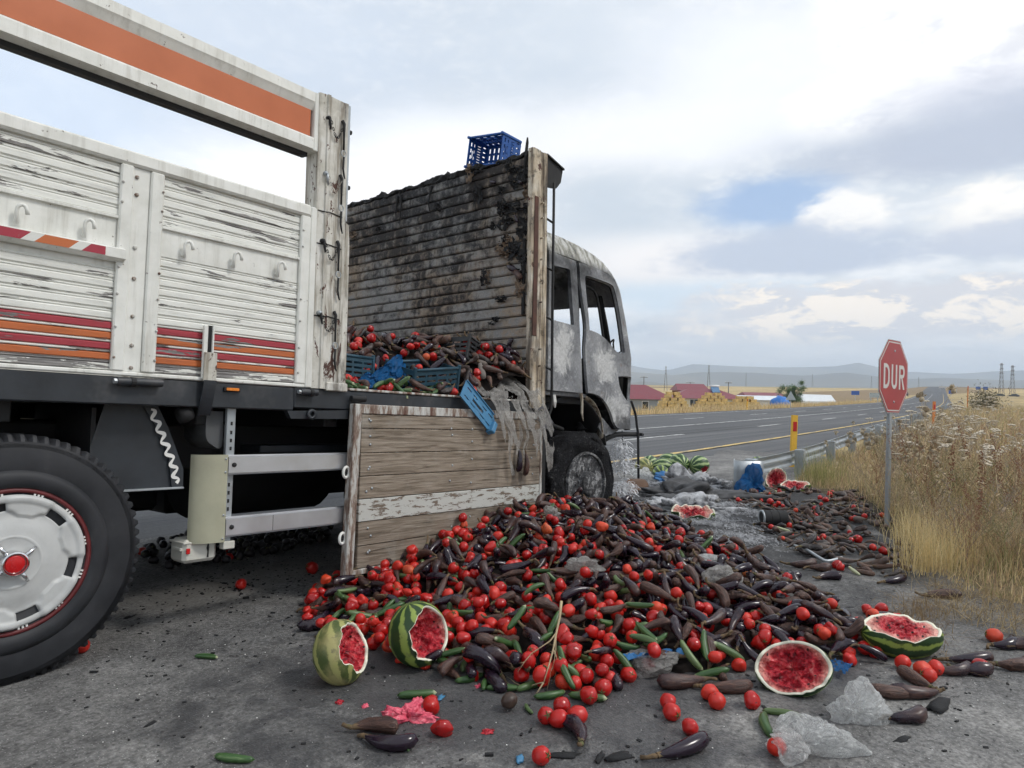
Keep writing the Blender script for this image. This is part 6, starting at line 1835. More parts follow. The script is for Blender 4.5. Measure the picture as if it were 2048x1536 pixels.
def torn_sheet(name, fn, nu, nv, m_, label, cat, seed, hole=-.22, group=None, M=None, keep=None):
    b = MB(); b.grid(fn, nu, nv, keep or (lambda u, v: fbm(u * 3.2, v * 5.0, seed, 1.3, 4) > hole))
    o = b.obj(name, [m_], None, True); 
    if M is not None: o.matrix_world = M
    tag(o, label, cat, group); return o
def drape(u, v):
    """film spilling over the bed edge and hanging in front of the planks (truck frame)"""
    x = 2.78 + .62 * u + .10 * (v - .3) + .05 * fbm(u * 3, v * 3, 7, 1, 3)
    if v < .45:
        t = v / .45; y = .55 - .57 * t; z = 1.62 - .26 * t - .10 * (1 - u) * t
    else:
        t = (v - .45) / .55; y = -.02 - .07 * math.sin(t * 1.6) - .03 * t; z = 1.32 - t * (.34 + .24 * math.sin(u * 9) ** 2)
    w = fbm(u * 14, v * 2.0, 3, 1.3, 5)
    return (x, y - .035 * abs(w) - .02, z + .035 * w)
torn_sheet('plastic_film', drape, 90, 60, FILM_G, 'torn grey film spilling over the bed edge and hanging before the dropped board', 'plastic film', 2.0, -.16, None, MT, lambda u, v: fbm(u * 7, v * 1.1, 2.0, 1.5, 4) > -.42 + .50 * sstep(v, .35, 1.0) and fbm(u * 3, v * 4, 9, 1.4, 3) > -.5)
for k, (x, z0, z1) in enumerate(((3.10, 1.10, .80), (3.18, 1.05, .84), (3.02, 1.08, .72))):
    b = MB(); b.grid(lambda u, v: (x + .028 * (u - .5) * (1 + .5 * math.sin(v * 7 + k)) + .02 * math.sin(v * 5 + k), -.080 - .006 * math.sin(u * 5 + v * 9), z0 + (z1 - z0) * v), 3, 16)
    o = b.obj('film_strip', [FILM_G], None, True); o.matrix_world = MT
    tag(o, ('twisted film strip holding the left hanging eggplant', 'twisted film strip holding the right hanging eggplant', 'loose film strip dangling left of the hanging eggplants')[k], 'plastic film', 'film strips before the planks')
def bluefilm(u, v):
    w = fbm(u * 3, v * 3, 5, 1.4, 5)
    return (1.86 + .36 * u + .05 * w, .14 + .10 * v + .04 * w, 1.29 + .20 * v * (.3 + u) + .04 * w)
torn_sheet('blue_film', bluefilm, 40, 34, FILM_B, 'crumpled bright blue plastic bag on the bed left of the blue crate', 'plastic bag', 5.0, -.95, None, MT)
def netfilm(u, v):
    w = fbm(u * 3, v * 3, 11, 1.4, 5)
    return (2.1 + .5 * u + .05 * w, 1.15 + .45 * v, 1.42 + .34 * math.sin(v * 2.2) * (.5 + .5 * math.sin(u * 3)) + .05 * w)
torn_sheet('teal_net_sack', netfilm, 22, 22, TEALCRATE, 'dark teal net sack on the load beside the white stake post', 'sack', 9.0, -.6, None, MT)
torn_sheet('blue_film', lambda u, v: (3.17 + .13 * u, .74 + .09 * v, .03 + .04 * abs(fbm(u * 2, v * 2, 3, 1.5, 4))), 12, 10, FILM_B, 'small bright blue film scrap right of the halved foreground melon', 'plastic film', 3.0, -.35)
torn_sheet('dark_blue_cloth', lambda u, v: (2.60 + .24 * u, 1.46 - .16 * u + .07 * v, .06 + .05 * abs(fbm(u * 3, v * 2, 4, 1.5, 4))), 16, 8, NETBLUE, 'dark blue torn cloth at the front foot of the heap', 'cloth', 4.0, -.4)
for (p, lb) in (((1.79, 1.39), 'small blue plastic scrap left of the lowest tomato'), ((1.94, 1.90), 'blue splinter at the end of the straight cucumber')):
    scrap('plastic_scrap', (p[0], p[1], .0), (.028, .012, .007), p[0] * 7, LIGHTBLUE, lb, 'plastic scrap', .9, sub=2, rz=.6)

def slot(cx, cz, w, h): return [(cx - w / 2, cz - h / 2), (cx + w / 2, cz - h / 2), (cx + w / 2, cz + h / 2), (cx - w / 2, cz + h / 2)]
def crate(name, M, L, Wd, Hh, m_, label, group=None, style=0, drop=()):
    """vegetable crate: floor, four slotted walls, corner posts, rim; open at the top (local Z up)"""
    t = thing(name, label, 'crate', M=M, group=group)
    def wall(nm, ln, mp):
        hl = []
        if style == 0:
            for q in (-.32, -.11, .11, .32): hl.append(slot(ln * q, Hh * .86, ln * .13, Hh * .07)); hl.append(slot(ln * q, Hh * .70, ln * .10, Hh * .05))
            hl.append(slot(0, Hh * .78, ln * .26, Hh * .05))
            for q in np.linspace(-.36, .36, 9): hl.append(slot(ln * q, Hh * .45, ln * .022, Hh * .18))
            for q in np.linspace(-.40, .40, 6): hl.append(slot(ln * q, Hh * .17, ln * .045, Hh * .14))
        else:
            for zz in (.16, .36, .56, .76):
                for q in (-.36, -.12, .12, .36): hl.append(slot(ln * q, Hh * zz, ln * .20, Hh * .085))
        o = MB().sheet([[(-ln / 2, 0), (ln / 2, 0), (ln / 2, Hh), (-ln / 2, Hh)]] + hl, mp).obj(nm, [m_], t); solid(o, .006)
    if 'front' not in drop: wall('side_wall', L, lambda u, v: (u, -Wd / 2, v))
    if 'back' not in drop: wall('side_wall', L, lambda u, v: (u, Wd / 2, v))
    if 'left' not in drop: wall('end_wall', Wd, lambda u, v: (-L / 2, u, v))
    if 'right' not in drop: wall('end_wall', Wd, lambda u, v: (L / 2, u, v))
    fl = [slot(L * a, Wd * c, L * .045, Wd * .16) for a in np.linspace(-.40, .40, 7) for c in (-.32, -.08, .16, .36)]
    o = MB().sheet([[(-L / 2, -Wd / 2), (L / 2, -Wd / 2), (L / 2, Wd / 2), (-L / 2, Wd / 2)]] + fl, lambda u, v: (u, v, .004)).obj('floor', [m_], t); solid(o, .006)
    for sx in (-1, 1):
        for sy in (-1, 1):
            MB().box(sx * L / 2 - .011, sx * L / 2 + .011, sy * Wd / 2 - .011, sy * Wd / 2 + .011, 0, Hh + .022, ch=.004).obj('corner_post', [m_], t)
    for sy in (-1, 1):
        MB().tube([(-L / 2, sy * Wd / 2, Hh), (L / 2, sy * Wd / 2, Hh)], .011, 8).obj('rim_bar', [m_], t, True)
    return t
# bright blue crate lying on its side on top of the headboard, open towards the rear
Mc = MT @ (Matrix.Translation((3.60, .56, 3.395)) @ Matrix.Rotation(rad(8), 4, 'X') @ Matrix.Rotation(rad(-90), 4, 'Y') @ Matrix.Rotation(rad(90), 4, 'Z'))
crate('blue_crate', Mc, .38, .25, .24, BLUECRATE, 'bright blue plastic crate lying on its side on top of the burnt headboard')
crate('teal_crate', MT @ (Matrix.Translation((2.42, .26, 1.31)) @ Matrix.Rotation(rad(-7), 4, 'Y') @ Matrix.Rotation(rad(14), 4, 'X')), .42, .28, .18, TEALCRATE, 'dusty dark teal crate of tomatoes standing on the bed edge', None, 1)
crate('teal_crate', MT @ (Matrix.Translation((1.84, .42, 1.34)) @ Matrix.Rotation(rad(6), 4, 'Z')), .36, .26, .16, TEALCRATE, 'dark crate half hidden behind the blue bag on the bed', None, 1)
crate('black_crate', MT @ (Matrix.Translation((3.02, .42, 1.52)) @ Matrix.Rotation(rad(12), 4, 'Z') @ Matrix.Rotation(rad(14), 4, 'Y')), .40, .28, .18, BLACKCRATE, 'sooty black crate in the load in front of the headboard', None, 1)
# light blue broken crate wall sliding over the edge
o = thing('crate_wall', 'broken light blue crate wall hanging over the bed edge', 'crate wall', M=MT @ (Matrix.Translation((2.50, -.055, 1.325)) @ Matrix.Rotation(rad(38), 4, 'Y') @ Matrix.Rotation(rad(-10), 4, 'X')))
hl = [slot(a, c, .055, .011) for a in (.06, .14, .26, .34) for c in (.035, .105)] + [slot(.19, .070, .14, .022)]
w = MB().sheet([[(0, 0), (.36, 0), (.40, .03), (.40, .11), (.36, .14), (0, .14)]] + hl, lambda u, v: (u, -.01, v - .07)).obj('panel', [LIGHTBLUE], o); solid(w, .007)
MB().box(.375, .415, -.045, .015, -.075, .015, ch=.006).obj('corner_lug', [LIGHTBLUE], o)
MB().box(.0, .37, -.022, -.012, .066, .076, ch=.003).obj('edge_rib', [LIGHTBLUE], o)
o = thing('crate_wall', 'grey ash-covered crate grid hanging beside the grab pole', 'crate wall', M=MT @ (Matrix.Translation((3.33, -.05, 1.20)) @ Matrix.Rotation(rad(40), 4, 'Y') @ Matrix.Rotation(rad(30), 4, 'X')))
hl = [slot(.03 + .032 * a, .012 + .026 * c, .022, .018) for a in range(5) for c in range(4)]
w = MB().sheet([[(0, 0), (.20, 0), (.20, .115), (0, .115)]] + hl, lambda u, v: (u, -.01, v - .05)).obj('grid_panel', [GREYCRATE], o); solid(w, .006)

# ash-grey fibre: burnt insulation wool lying round the front wheel and across the asphalt
ASH = [(6.3, 3.5), (7.2, 4.25), (8.38, 4.55), (9.3, 4.3), (9.3, 3.7), (7.83, 2.85), (6.6, 2.05), (5.22, 1.72), (5.40, 2.18), (5.95, 2.75)]
def fibres(name, spots, n, label, seed, lift=.0, M=None):
    rr = random.Random(seed); b = MB()
    for k in range(n):
        x, y, z, s = spots(rr)
        a = rr.uniform(0, 6.28); L = rr.uniform(.012, .075) * s
        p = Vector((x, y, z)); q = []
        d = Vector((math.cos(a), math.sin(a), rr.uniform(-.1, .35)))
        for i in range(4):
            q.append(p.copy()); p = p + d * (L / 3); d = (d + Vector((rr.gauss(0, .5), rr.gauss(0, .5), rr.gauss(-.35, .3)))).normalized()
            p.z = max(p.z, z * .5)
        w = rr.uniform(.0006, .0020) * s
        rows = [(b.addv(c_ + Vector((-w, w, 0))), b.addv(c_ + Vector((w, -w, .001)))) for c_ in q]
        for i in range(3): b.face(rows[i][0], rows[i + 1][0], rows[i + 1][1], rows[i][1])
    b.raw = True
    o = b.obj(name, [ASHFIBRE], None, False, kind='stuff'); o['label'] = label; o['category'] = 'ash'
    return o
clumps = [(rnd_in(ASH, (5.2, 9.4, 1.7, 4.6)), R.uniform(.08, .45)) for _ in range(60)]
clumps += [((6.3, 3.15), .35), ((6.7, 3.2), .4), ((6.1, 2.9), .3), ((6.9, 2.9), .3), ((5.6, 2.25), .25), ((7.1, 3.6), .4)]
def spot_ground(rr):
    (c, r) = rr.choice(clumps); a = rr.uniform(0, 6.28); q = r * math.sqrt(rr.random())
    hgt = .10 * max(0, 1 - q / r) * min(1, r / .3) * max(0, math.sin(c[0] * 7 + c[1] * 5))
    return c[0] + q * math.cos(a), c[1] + q * math.sin(a), .003 + rr.random() * (hgt + .012), 1.0
fibres('ash_fibre', spot_ground, 34000, 'grey ash and burnt wool fibre strewn over the asphalt by the front wheel', 3)
def spot_front(rr):
    c, w, h = rr.choice((((4.80, .05, .86), .025, .05), ((4.83, .05, .74), .03, .05), ((4.86, .05, .52), .06, .035), ((4.78, .10, .45), .07, .035)))
    p = MT @ Vector((c[0] + rr.gauss(0, w), c[1] + rr.gauss(0, .04), c[2] + rr.gauss(0, h)))
    return p.x, p.y, p.z, 1.5
fibres('ash_fibre', spot_front, 1100, 'white fluffy burnt insulation hanging below the cab front', 4).data.materials[0] = ASHWHITE
# burnt wool mats and low heaps of ash
for k, (p, sz, lb) in enumerate((((6.55, 3.10), (.42, .22, .10), 'pale grey mat of burnt wool in front of the burnt front wheel'), ((7.3, 3.45), (.62, .36, .12), 'long dark ash mound behind the wool mat'), ((8.2, 3.75), (.40, .25, .15), 'crumpled grey ash bundle near the guardrail end'))):
    scrap('ash_heap', (p[0], p[1], -.01), sz, 3.3 + k * 2.1, ASHFIBRE if k != 1 else plain('dark_ash', (.075, .075, .078), .95, var=.4, scale=14, bump=.8), lb, 'ash', 1.3, sub=5, rz=-.8)
pl = scrap('burnt_plate', (7.45, 4.15, .0), (.38, .16, .12), 8.8, plain('scorched_rust_plate', (.10, .055, .032), .85, var=.3, scale=8, bump=.5), 'rusty scorched plate lying under the cab front', 'debris', .35, sub=3, rz=.2)
can = thing('burnt_canister', 'sooty open metal can lying on its side in the ash', 'can', (6.42, 2.12, .075), rad(-50))
MB().lathe([(.055, -.11), (.070, -.11), (.073, -.10), (.070, -.04), (.073, -.035), (.070, .03), (.073, .035), (.072, .11), (.04, .115), (0, .115)], 28, Matrix.Rotation(rad(90), 4, 'Y')).obj('shell', [BLACKMETAL], can, True, .5)
MB().lathe([(.056, -.108), (.056, .09), (0, .09)], 24, Matrix.Rotation(rad(90), 4, 'Y')).obj('inside', [CHARBIT], can, True)
MB().lathe([(.074, -.113), (.0745, -.10), (.055, -.100), (.055, -.113)], 28, Matrix.Rotation(rad(90), 4, 'Y'), closed=True).obj('rolled_rim', [GALV], can, True)
b = MB(); b.tube(curve([(5.60, 1.70, .03), (5.45, 1.55, .04), (5.30, 1.42, .03), (5.28, 1.36, .02), (5.42, 1.30, .03)], 4), .012, 7)
tag(b.obj('bent_pipe', [GALV], None, True), 'bent grey pipe lying between the heap and the verge', 'pipe')

# branching dry root on the front of the heap
root = thing('dry_root', 'pale branching dry root standing up on the front of the heap', 'root', (2.33, 1.66, .02))
rr = random.Random(5)
def rootlet(p, d, L, r, depth):
    pts = [p]; q = Vector(p); dd = Vector(d)
    for i in range(5):
        dd = (dd + Vector((rr.gauss(0, .16), rr.gauss(0, .16), rr.gauss(0, .12)))).normalized(); q = q + dd * L / 5; pts.append(tuple(q))
    MB().tube(pts, [r * (1 - .13 * i) for i in range(6)], 5).obj('root_branch', [TWIG], root, True)
    if depth:
        for k in range(5 if depth > 1 else 3):
            i = rr.randrange(2, 6); e = (dd + Vector((rr.gauss(0, .8), rr.gauss(0, .8), rr.gauss(-.2, .5)))).normalized()
            rootlet(pts[i], e, L * rr.uniform(.45, .7), r * .5, depth - 1)
rootlet((.10, .02, .29), (-.30, -.06, -.80), .34, .0065, 2)
b = MB(); b.tube([(.0 + .035 * math.cos(t * 1.3) + .02 * t * .3, .03 * math.sin(t * 1.7), .02 + .03 * abs(math.sin(t))) for t in np.linspace(0, 7, 40)], .0014, 5)
o = b.obj('string', [STRING], None, True); o.location = (2.07, 2.33, .01); tag(o, 'loop of white string between the two left melons', 'string')

# charcoal flakes on the asphalt (uncountable crumbs) and the larger strips
b = MB(); rr = random.Random(9)
for k in range(1500):
    x = rr.uniform(1.0, 5.6); y = rr.uniform(.1, 4.0)
    if k < 420: x, y = rr.gauss(2.3, .45), rr.gauss(3.95, .35)
    s = rr.uniform(.0015, .006) * (1 if rr.random() < .95 else 2.0); a = rr.uniform(0, 6.28)
    Mx = Matrix.Translation((x, y, s * .35)) @ Matrix.Rotation(a, 4, 'Z') @ Matrix.Rotation(rr.uniform(-.5, .5), 4, 'X')
    b.box(-s * 1.5, s * 1.5, -s * .8, s * .8, -s * .4, s * .4, M=Mx)
o = b.obj('charcoal_crumbs', [CHARBIT], None, kind='stuff'); o['label'] = 'black charcoal crumbs scattered over the asphalt'; o['category'] = 'charcoal'
b = MB()
for k in range(700):
    x = rr.uniform(.9, 5.4); y = rr.uniform(.1, 3.6); s = rr.uniform(.0008, .0024); a = rr.uniform(0, 6.28)
    b.box(-s, s, -s * .8, s * .8, -s * .5, s * .5, M=Matrix.Translation((x, y, s * .4)) @ Matrix.Rotation(a, 4, 'Z'))
o = b.obj('pale_grit', [WHITEPAINT], None, kind='stuff'); o['label'] = 'pale grit and seeds scattered over the asphalt'; o['category'] = 'grit'
for k, (p, L, a, lb) in enumerate((((2.02, 1.15), .055, -.5, 'flat charred strip right of the lowest tomato'), ((1.90, 1.30), .05, -.8, 'charred flake touching the lowest tomato'), ((1.97, 1.20), .035, .3, 'small charred flake between two strips at the bottom'), ((2.77, .46), .04, -.4, 'charred shred on the bare asphalt below the rear bag'), ((4.28, .98), .03, -.6, 'charred shred on the bare asphalt behind the tomato cluster'), ((3.16, .40), .09, -.1, 'long black stalk lying right of the brown eggplants'), ((1.55, 3.75), .035, .4, 'black charred lump in front of the dusty strip'), ((1.12, 2.52), .025, .4, 'dark stone near the lower left of the photo'), ((3.90, .52), .03, -.4, 'charred bit right of the boat-shaped melon half'))):
    scrap('charred_scrap', (p[0], p[1], 0), (L, L * .35, L * .16), k * 3.1, CHARBIT, lb, 'charred scrap', .7, sub=2, rz=a)
# ------------------------------------------------------------------ stop sign, marker posts, guardrail
hd = Vector((.985, -.172, 0)).normalized(); nd = Vector((-.172, -.985, 0)).normalized()
Msgn = Matrix((hd, -nd, Vector((0, 0, 1)))).transposed().to_4x4(); Msgn.translation = Vector((7.13, 1.33, 0))
Msgn = Msgn @ Matrix.Rotation(rad(1.2), 4, 'Y')
sign = thing('stop_sign', 'red octagonal road sign lettered DUR on a grey post in the verge', 'road sign', M=Msgn)
# local: X to the sign's right, Y back, Z up
MB().box(-.026, .026, -.016, .016, -.15, 1.62, ch=.004).obj('post', [GALV], sign)
def octa(s, zc=1.385, xc=.02):
    a = s * .5; c = a * math.tan(rad(22.5))
    return [(xc + x, zc + z) for x, z in ((-c, -a), (c, -a), (a, -c), (a, c), (c, a), (-c, a), (-a, c), (-a, -c))]
def plate(s, y0, y1, m_, nm):
    MB().prism(octa(s), lambda u, v: (u, y0, v), lambda u, v: (u, y1, v)).obj(nm, [m_], sign)
plate(.672, -.0225, -.0165, SIGNGREY, 'backing_plate')
plate(.660, -.0245, -.0226, SIGNRED, 'red_edge')
plate(.636, -.0260, -.0246, SIGNWHITE, 'white_border')
plate(.612, -.0275, -.0261, SIGNRED, 'red_face')
def stroke_letter(ch, x0, w, z0, h, t):
    """upright road lettering cut from plates"""
    y0, y1 = -.0292, -.0276
    f0 = lambda u, v: (u, y0, v); f1 = lambda u, v: (u, y1, v)
    b = MB()
    def arc(cx, cz, rx, rz, a0, a1, n=12): return [(cx + rx * math.cos(rad(a0 + (a1 - a0) * i / n)), cz + rz * math.sin(rad(a0 + (a1 - a0) * i / n))) for i in range(n + 1)]
    if ch == 'D':
        r = w * .62
        out = [(x0, z0), (x0 + w - r, z0)] + arc(x0 + w - r, z0 + r, r, r, -90, 0) + arc(x0 + w - r, z0 + h - r, r, r, 0, 90) + [(x0, z0 + h)]
        i_ = r - t
        inn = [(x0 + t, z0 + t), (x0 + w - r, z0 + t)] + arc(x0 + w - r, z0 + r, i_, i_, -90, 0) + arc(x0 + w - r, z0 + h - r, i_, i_, 0, 90) + [(x0 + t, z0 + h - t)]
        b.sheet([out, inn], f0)
    elif ch == 'U':
        r = w / 2
        poly = [(x0, z0 + h), (x0, z0 + r)] + arc(x0 + r, z0 + r, r, r, 180, 360) + [(x0 + w, z0 + h), (x0 + w - t, z0 + h)] + arc(x0 + r, z0 + r, r - t, r - t, 360, 180) + [(x0 + t, z0 + h)]
        b.sheet([poly], f0)
    else:
        r = h * .27; zc = z0 + h - r
        out = [(x0, z0), (x0 + t, z0), (x0 + t, zc - r), (x0 + w * .42, zc - r), (x0 + w - t * 1.05, z0), (x0 + w + t * .1, z0), (x0 + w * .62, zc - r + .004)] + arc(x0 + w - r * .86, zc, r * .86, r, -70, 90) + [(x0, z0 + h)]
        inn = [(x0 + t, zc - r + t), (x0 + w - r * .86, zc - r + t)] + arc(x0 + w - r * .86, zc, r * .86 - t, r - t, -90, 90) + [(x0 + t, zc + r - t)]
        b.sheet([out, inn], f0)
    o = b.obj('letter', [SIGNWHITE], sign); o['label'] = 'white letter ' + ch + ' of the word DUR'
    solid(o, .0014)
for ch, x0, w in (('D', -.228, .135), ('U', -.050, .130), ('R', .125, .135)): stroke_letter(ch, x0, w, 1.270, .225, .034)
for z in (1.62, 1.15): MB().lathe([(.012, 0), (.010, .004), (0, .005)], 10, Matrix.Translation((.02, -.0276, z)) @ Matrix.Rotation(rad(90), 4, 'X')).obj('bolt', [GALV], sign, True)

def marker(pos, h, label, group, body=YELLOWPOST, lean=1.6):
    t = thing('marker_post', label, 'marker post', M=Matrix.Translation(pos) @ Matrix.Rotation(rad(-35), 4, 'Z') @ Matrix.Rotation(rad(lean), 4, 'Y'))
    t['group'] = group
    MB().prism([(-.052, -.02), (.052, -.02), (.052, .02), (.02, .035), (-.02, .035), (-.052, .02)], lambda u, v: (u, v, -.1), lambda u, v: (u, v, h)).obj('post', [body], t)
    MB().box(-.036, .036, -.0245, -.0205, h - .27, h - .11).obj('reflector', [MARKRED], t)
    return t
marker((12.0, 3.66, 0), .86, 'yellow marker post with red reflector beside the guardrail', 'roadside marker posts')
marker((29.0, 3.96, .1), .95, 'small orange marker post seen over the grass along the guardrail', 'roadside marker posts', ORANGEPOST)
marker((83.3, 8.44, .3), 2.1, 'tall thin orange marker in the verge near the end of the road', 'roadside marker posts', ORANGEPOST)
marker((54, 20.0, 0), .9, 'small yellow marker post on the far side of the highway', 'roadside marker posts')

RL = curve([(8.62, 3.20, 0), (10.2, 3.20, 0), (13, 3.32, 0), (17.4, 3.65, 0), (25.7, 4.50, 0), (40.5, 5.95, 0), (70, 8.9, 0), (110, 13.2, 0)], 5)
gr = thing('guardrail', 'galvanised steel guardrail running along the right of the highway', 'guardrail', RL[0])
O0 = Vector(RL[0])
wp = [(0, .31), (.03, .30), (.05, .28), (.05, .25), (.012, .215), (.012, .195), (.05, .16), (.05, .13), (.03, .11), (0, .10)]
def railz(x): return .06 + .12 * sstep(x, 9, 18)
acc = 0; nextp = 0.0
for i in range(len(RL) - 1):
    p, q = Vector(RL[i]), Vector(RL[i + 1]); d = (q - p).normalized(); nrm = Vector((-d.y, d.x, 0))
    b = MB()
    a0 = [b.addv(p - O0 + nrm * (u) + Vector((0, 0, v + railz(p.x)))) for u, v in wp]; a1 = [b.addv(q - O0 + d * .01 + nrm * (u) + Vector((0, 0, v + railz(q.x)))) for u, v in wp]
    for k in range(len(wp) - 1): b.face(a0[k], a1[k], a1[k + 1], a0[k + 1])
    solid(b.obj('rail_beam', [GALV], gr), .006)
    L = (q - p).length
    while nextp < acc + L:
        c = p + d * (nextp - acc) - O0
        if nextp < 75: MB().box(-.05, .05, -.14, -.01, -.15, railz(p.x) + .33, ch=.004, M=Matrix.Translation(c) @ Matrix.Rotation(math.atan2(d.y, d.x), 4, 'Z')).obj('rail_post', [GALV], gr)
        nextp += 2.0
    acc += L
# flared end terminal
b = MB(); b.grid(lambda u, v: (-.03 - .22 * math.sin(u * 3.14), .13 - .36 * u + .05 * math.sin(u * 3.14), .02 + .36 * v), 14, 3)
solid(b.obj('end_terminal', [GALV], gr, True), .008)

# ------------------------------------------------------------------ dry vegetation
def blades(name, pts, label, cat, colors, hrange, wrange, seed, leanr=.5, kind='stuff', curl=.6):
    """pts: (n,3) array of blade roots; one joined mesh of bent tapering blades"""
    g = np.random.default_rng(seed); n = len(pts)
    h = g.uniform(hrange[0], hrange[1], n) * (pts[:, 3] if pts.shape[1] > 3 else 1); w = g.uniform(wrange[0], wrange[1], n)
    a = g.uniform(0, 2 * np.pi, n); ln = np.abs(g.normal(0, leanr, n)); fa = g.uniform(0, np.pi, n)
    dx_, dy_ = np.cos(a), np.sin(a); sx, sy = np.cos(fa), np.sin(fa)
    V = np.zeros((n, 7, 3))
    for k, t in enumerate((0, .4, .75, 1.0)):
        off = ln * (t ** (1 + curl)) * h; zz = h * t * np.cos(np.minimum(ln * t * .8, 1.3))
        c = np.stack([pts[:, 0] + dx_ * off, pts[:, 1] + dy_ * off, pts[:, 2] + zz], 1)
        wk = w * (1 - .75 * t)
        if k < 3:
            V[:, 2 * k] = c - np.stack([sx * wk, sy * wk, 0 * wk], 1); V[:, 2 * k + 1] = c + np.stack([sx * wk, sy * wk, 0 * wk], 1)
        else: V[:, 6] = c
    base = np.arange(n)[:, None] * 7
    loops = np.concatenate([base + np.array([0, 1, 3, 2]), base + np.array([2, 3, 5, 4]), base + np.array([4, 5, 6])], 1).ravel()
    starts = (np.arange(n)[:, None] * 11 + np.array([0, 4, 8])).ravel(); tot = np.tile([4, 4, 3], n)
    me = bpy.data.meshes.new(name); me.vertices.add(n * 7); me.vertices.foreach_set('co', V.ravel())
    me.loops.add(len(loops)); me.loops.foreach_set('vertex_index', loops.astype(np.int32))
    me.polygons.add(len(starts)); me.polygons.foreach_set('loop_start', starts.astype(np.int32)); me.polygons.foreach_set('loop_total', tot.astype(np.int32))
    cols = np.array(colors)[g.integers(0, len(colors), n)] * g.uniform(.7, 1.3, (n, 1))
    cv = np.ones((n, 7, 4)); cv[:, :, :3] = cols[:, None, :]
    at = me.color_attributes.new('tint', 'FLOAT_COLOR', 'POINT'); at.data.foreach_set('color', cv.astype(np.float32).ravel())
    me.materials.append(GRASS); me.update(); me.validate()
    o = link(name, me)
    if kind: o['kind'] = kind
    o['label'] = label; o['category'] = cat
    return o
STRAWC = [(.58, .45, .26), (.52, .39, .21), (.64, .52, .32), (.42, .32, .18), (.36, .25, .15), (.27, .26, .12), (.22, .22, .10), (.48, .33, .22)]
g = np.random.default_rng(11)
def verge_pts(n, x0, x1, power, depth, hsc):
    out = []
    while len(out) < n:
        x = x0 + (x1 - x0) * g.random() ** power
        yb = np.interp(x, [p[0] for p in VB], [p[1] for p in VB])
        y = yb - .05 - g.random() ** 1.25 * (depth + .10 * x)
        cl = fbm(x, y, 3, .9, 3)
        dd = yb - y
        if x < 9 and dd < .45 and g.random() < .75 - dd: continue
        if cl < -.25 and g.random() < .5: continue
        # burnt strip by the strewn eggplants carries little grass
        if inpoly(x, y, VRG) and g.random() < .93: continue
        hh = hsc * (.30 + .70 * sstep(dd + .3 * cl, .0 if x < 9 else .35, 1.5 if x < 9 else 2.6)) * (1 if x < 9 else .85) * (1 + .35 * cl) * (1 if x > 6 else .55 + .45 * sstep(x - 4.9 + .0 * y, 0, 1.6))
        if x < 7.2 and abs(y - 1.33 - (x - 7.13) * .19) < .12: hh *= .55
        out.append((x, y, max(-.01, .05), hh))
    return np.array(out)
blades('dry_grass', verge_pts(19000, 4.8, 14, 1.15, 1.6, 1.0), 'tall dry straw-coloured grass covering the near verge', 'grass', STRAWC, (.20, .72), (.0010, .0028), 1, .62)
blades('dry_grass', verge_pts(10000, 4.8, 12, 1.1, 1.4, 1.0), 'low matted olive and brown grass between the dry stems of the near verge', 'grass', [(.24, .22, .11), (.36, .28, .16), (.19, .19, .08), (.44, .34, .20), (.27, .18, .11)], (.06, .34), (.0018, .0045), 2, .9)
blades('dry_grass', verge_pts(22000, 13, 80, 1.5, 3.0, 1.0), 'dry grass along the far end of the verge', 'grass', STRAWC, (.3, .95), (.003, .009), 3, .4)
# straw tuft at the foot of the sign side and smaller tufts
def tuft(x, y, n, hr, label, spread=.10, cols=None):
    q = np.stack([g.normal(x, spread, n), g.normal(y, spread, n), np.full(n, .03)], 1)
    blades('grass_tuft', q, label, 'grass', cols or [(.58, .46, .24), (.50, .39, .19), (.62, .52, .30)], hr, (.0010, .0024), int(x * 100), .34, None)
tuft(5.42, .78, 360, (.16, .46), 'straw-yellow grass tuft standing at the asphalt edge below the sign', .09)
tuft(5.62, .66, 240, (.14, .40), 'second straw-yellow grass tuft just right of the first', .09)
tuft(9.6, 2.6, 420, (.2, .6), 'green-tinged grass tuft behind the smashed melon by the guardrail', .14, [(.16, .20, .06), (.22, .24, .09), (.40, .34, .16)])
tuft(6.4, .95, 320, (.15, .42), 'pale bent grass tuft at the foot of the sign post', .12)
b_pts = np.stack([g.uniform(4.35, 5.2, 2400), np.zeros(2400), np.full(2400, .004)], 1)
b_pts[:, 1] = np.interp(b_pts[:, 0], [4.4, 5.2], [.55, .75]) - g.random(2400) ** 1.0 * 1.3 + g.normal(0, .06, 2400)
blades('straw_litter', b_pts, 'flattened straw litter along the edge of the asphalt', 'straw', [(.38, .30, .17), (.28, .21, .12), (.2, .15, .09)], (.05, .16), (.0010, .0024), 9, 2.2)
b_pts = np.stack([g.uniform(3.7, 4.7, 900), np.zeros(900), np.full(900, .004)], 1); b_pts[:, 1] = .62 - (b_pts[:, 0] - 3.7) * -.05 + g.normal(0, .07, 900)
blades('straw_litter', b_pts, 'strip of brown straw litter lying on the asphalt right of the melon', 'straw', [(.25, .18, .10), (.17, .12, .075)], (.03, .10), (.001, .002), 10, 2.4)
# far side of the highway
fp = []
while len(fp) < 16000:
    x = 8 + 210 * g.random() ** 1.5; off = 10.7 + abs(g.normal(0, 1.5))
    y = yel(x) + off; fp.append((x, y, tz(x, y) - .05, .6 + .5 * fbm(x, y, 5, .25, 3)))
blades('roadside_grass', np.array(fp), 'pale dry grass along the far edge of the highway', 'grass', STRAWC[:5] + [(.5, .42, .22)], (.35, 1.0), (.006, .020), 4, .35)

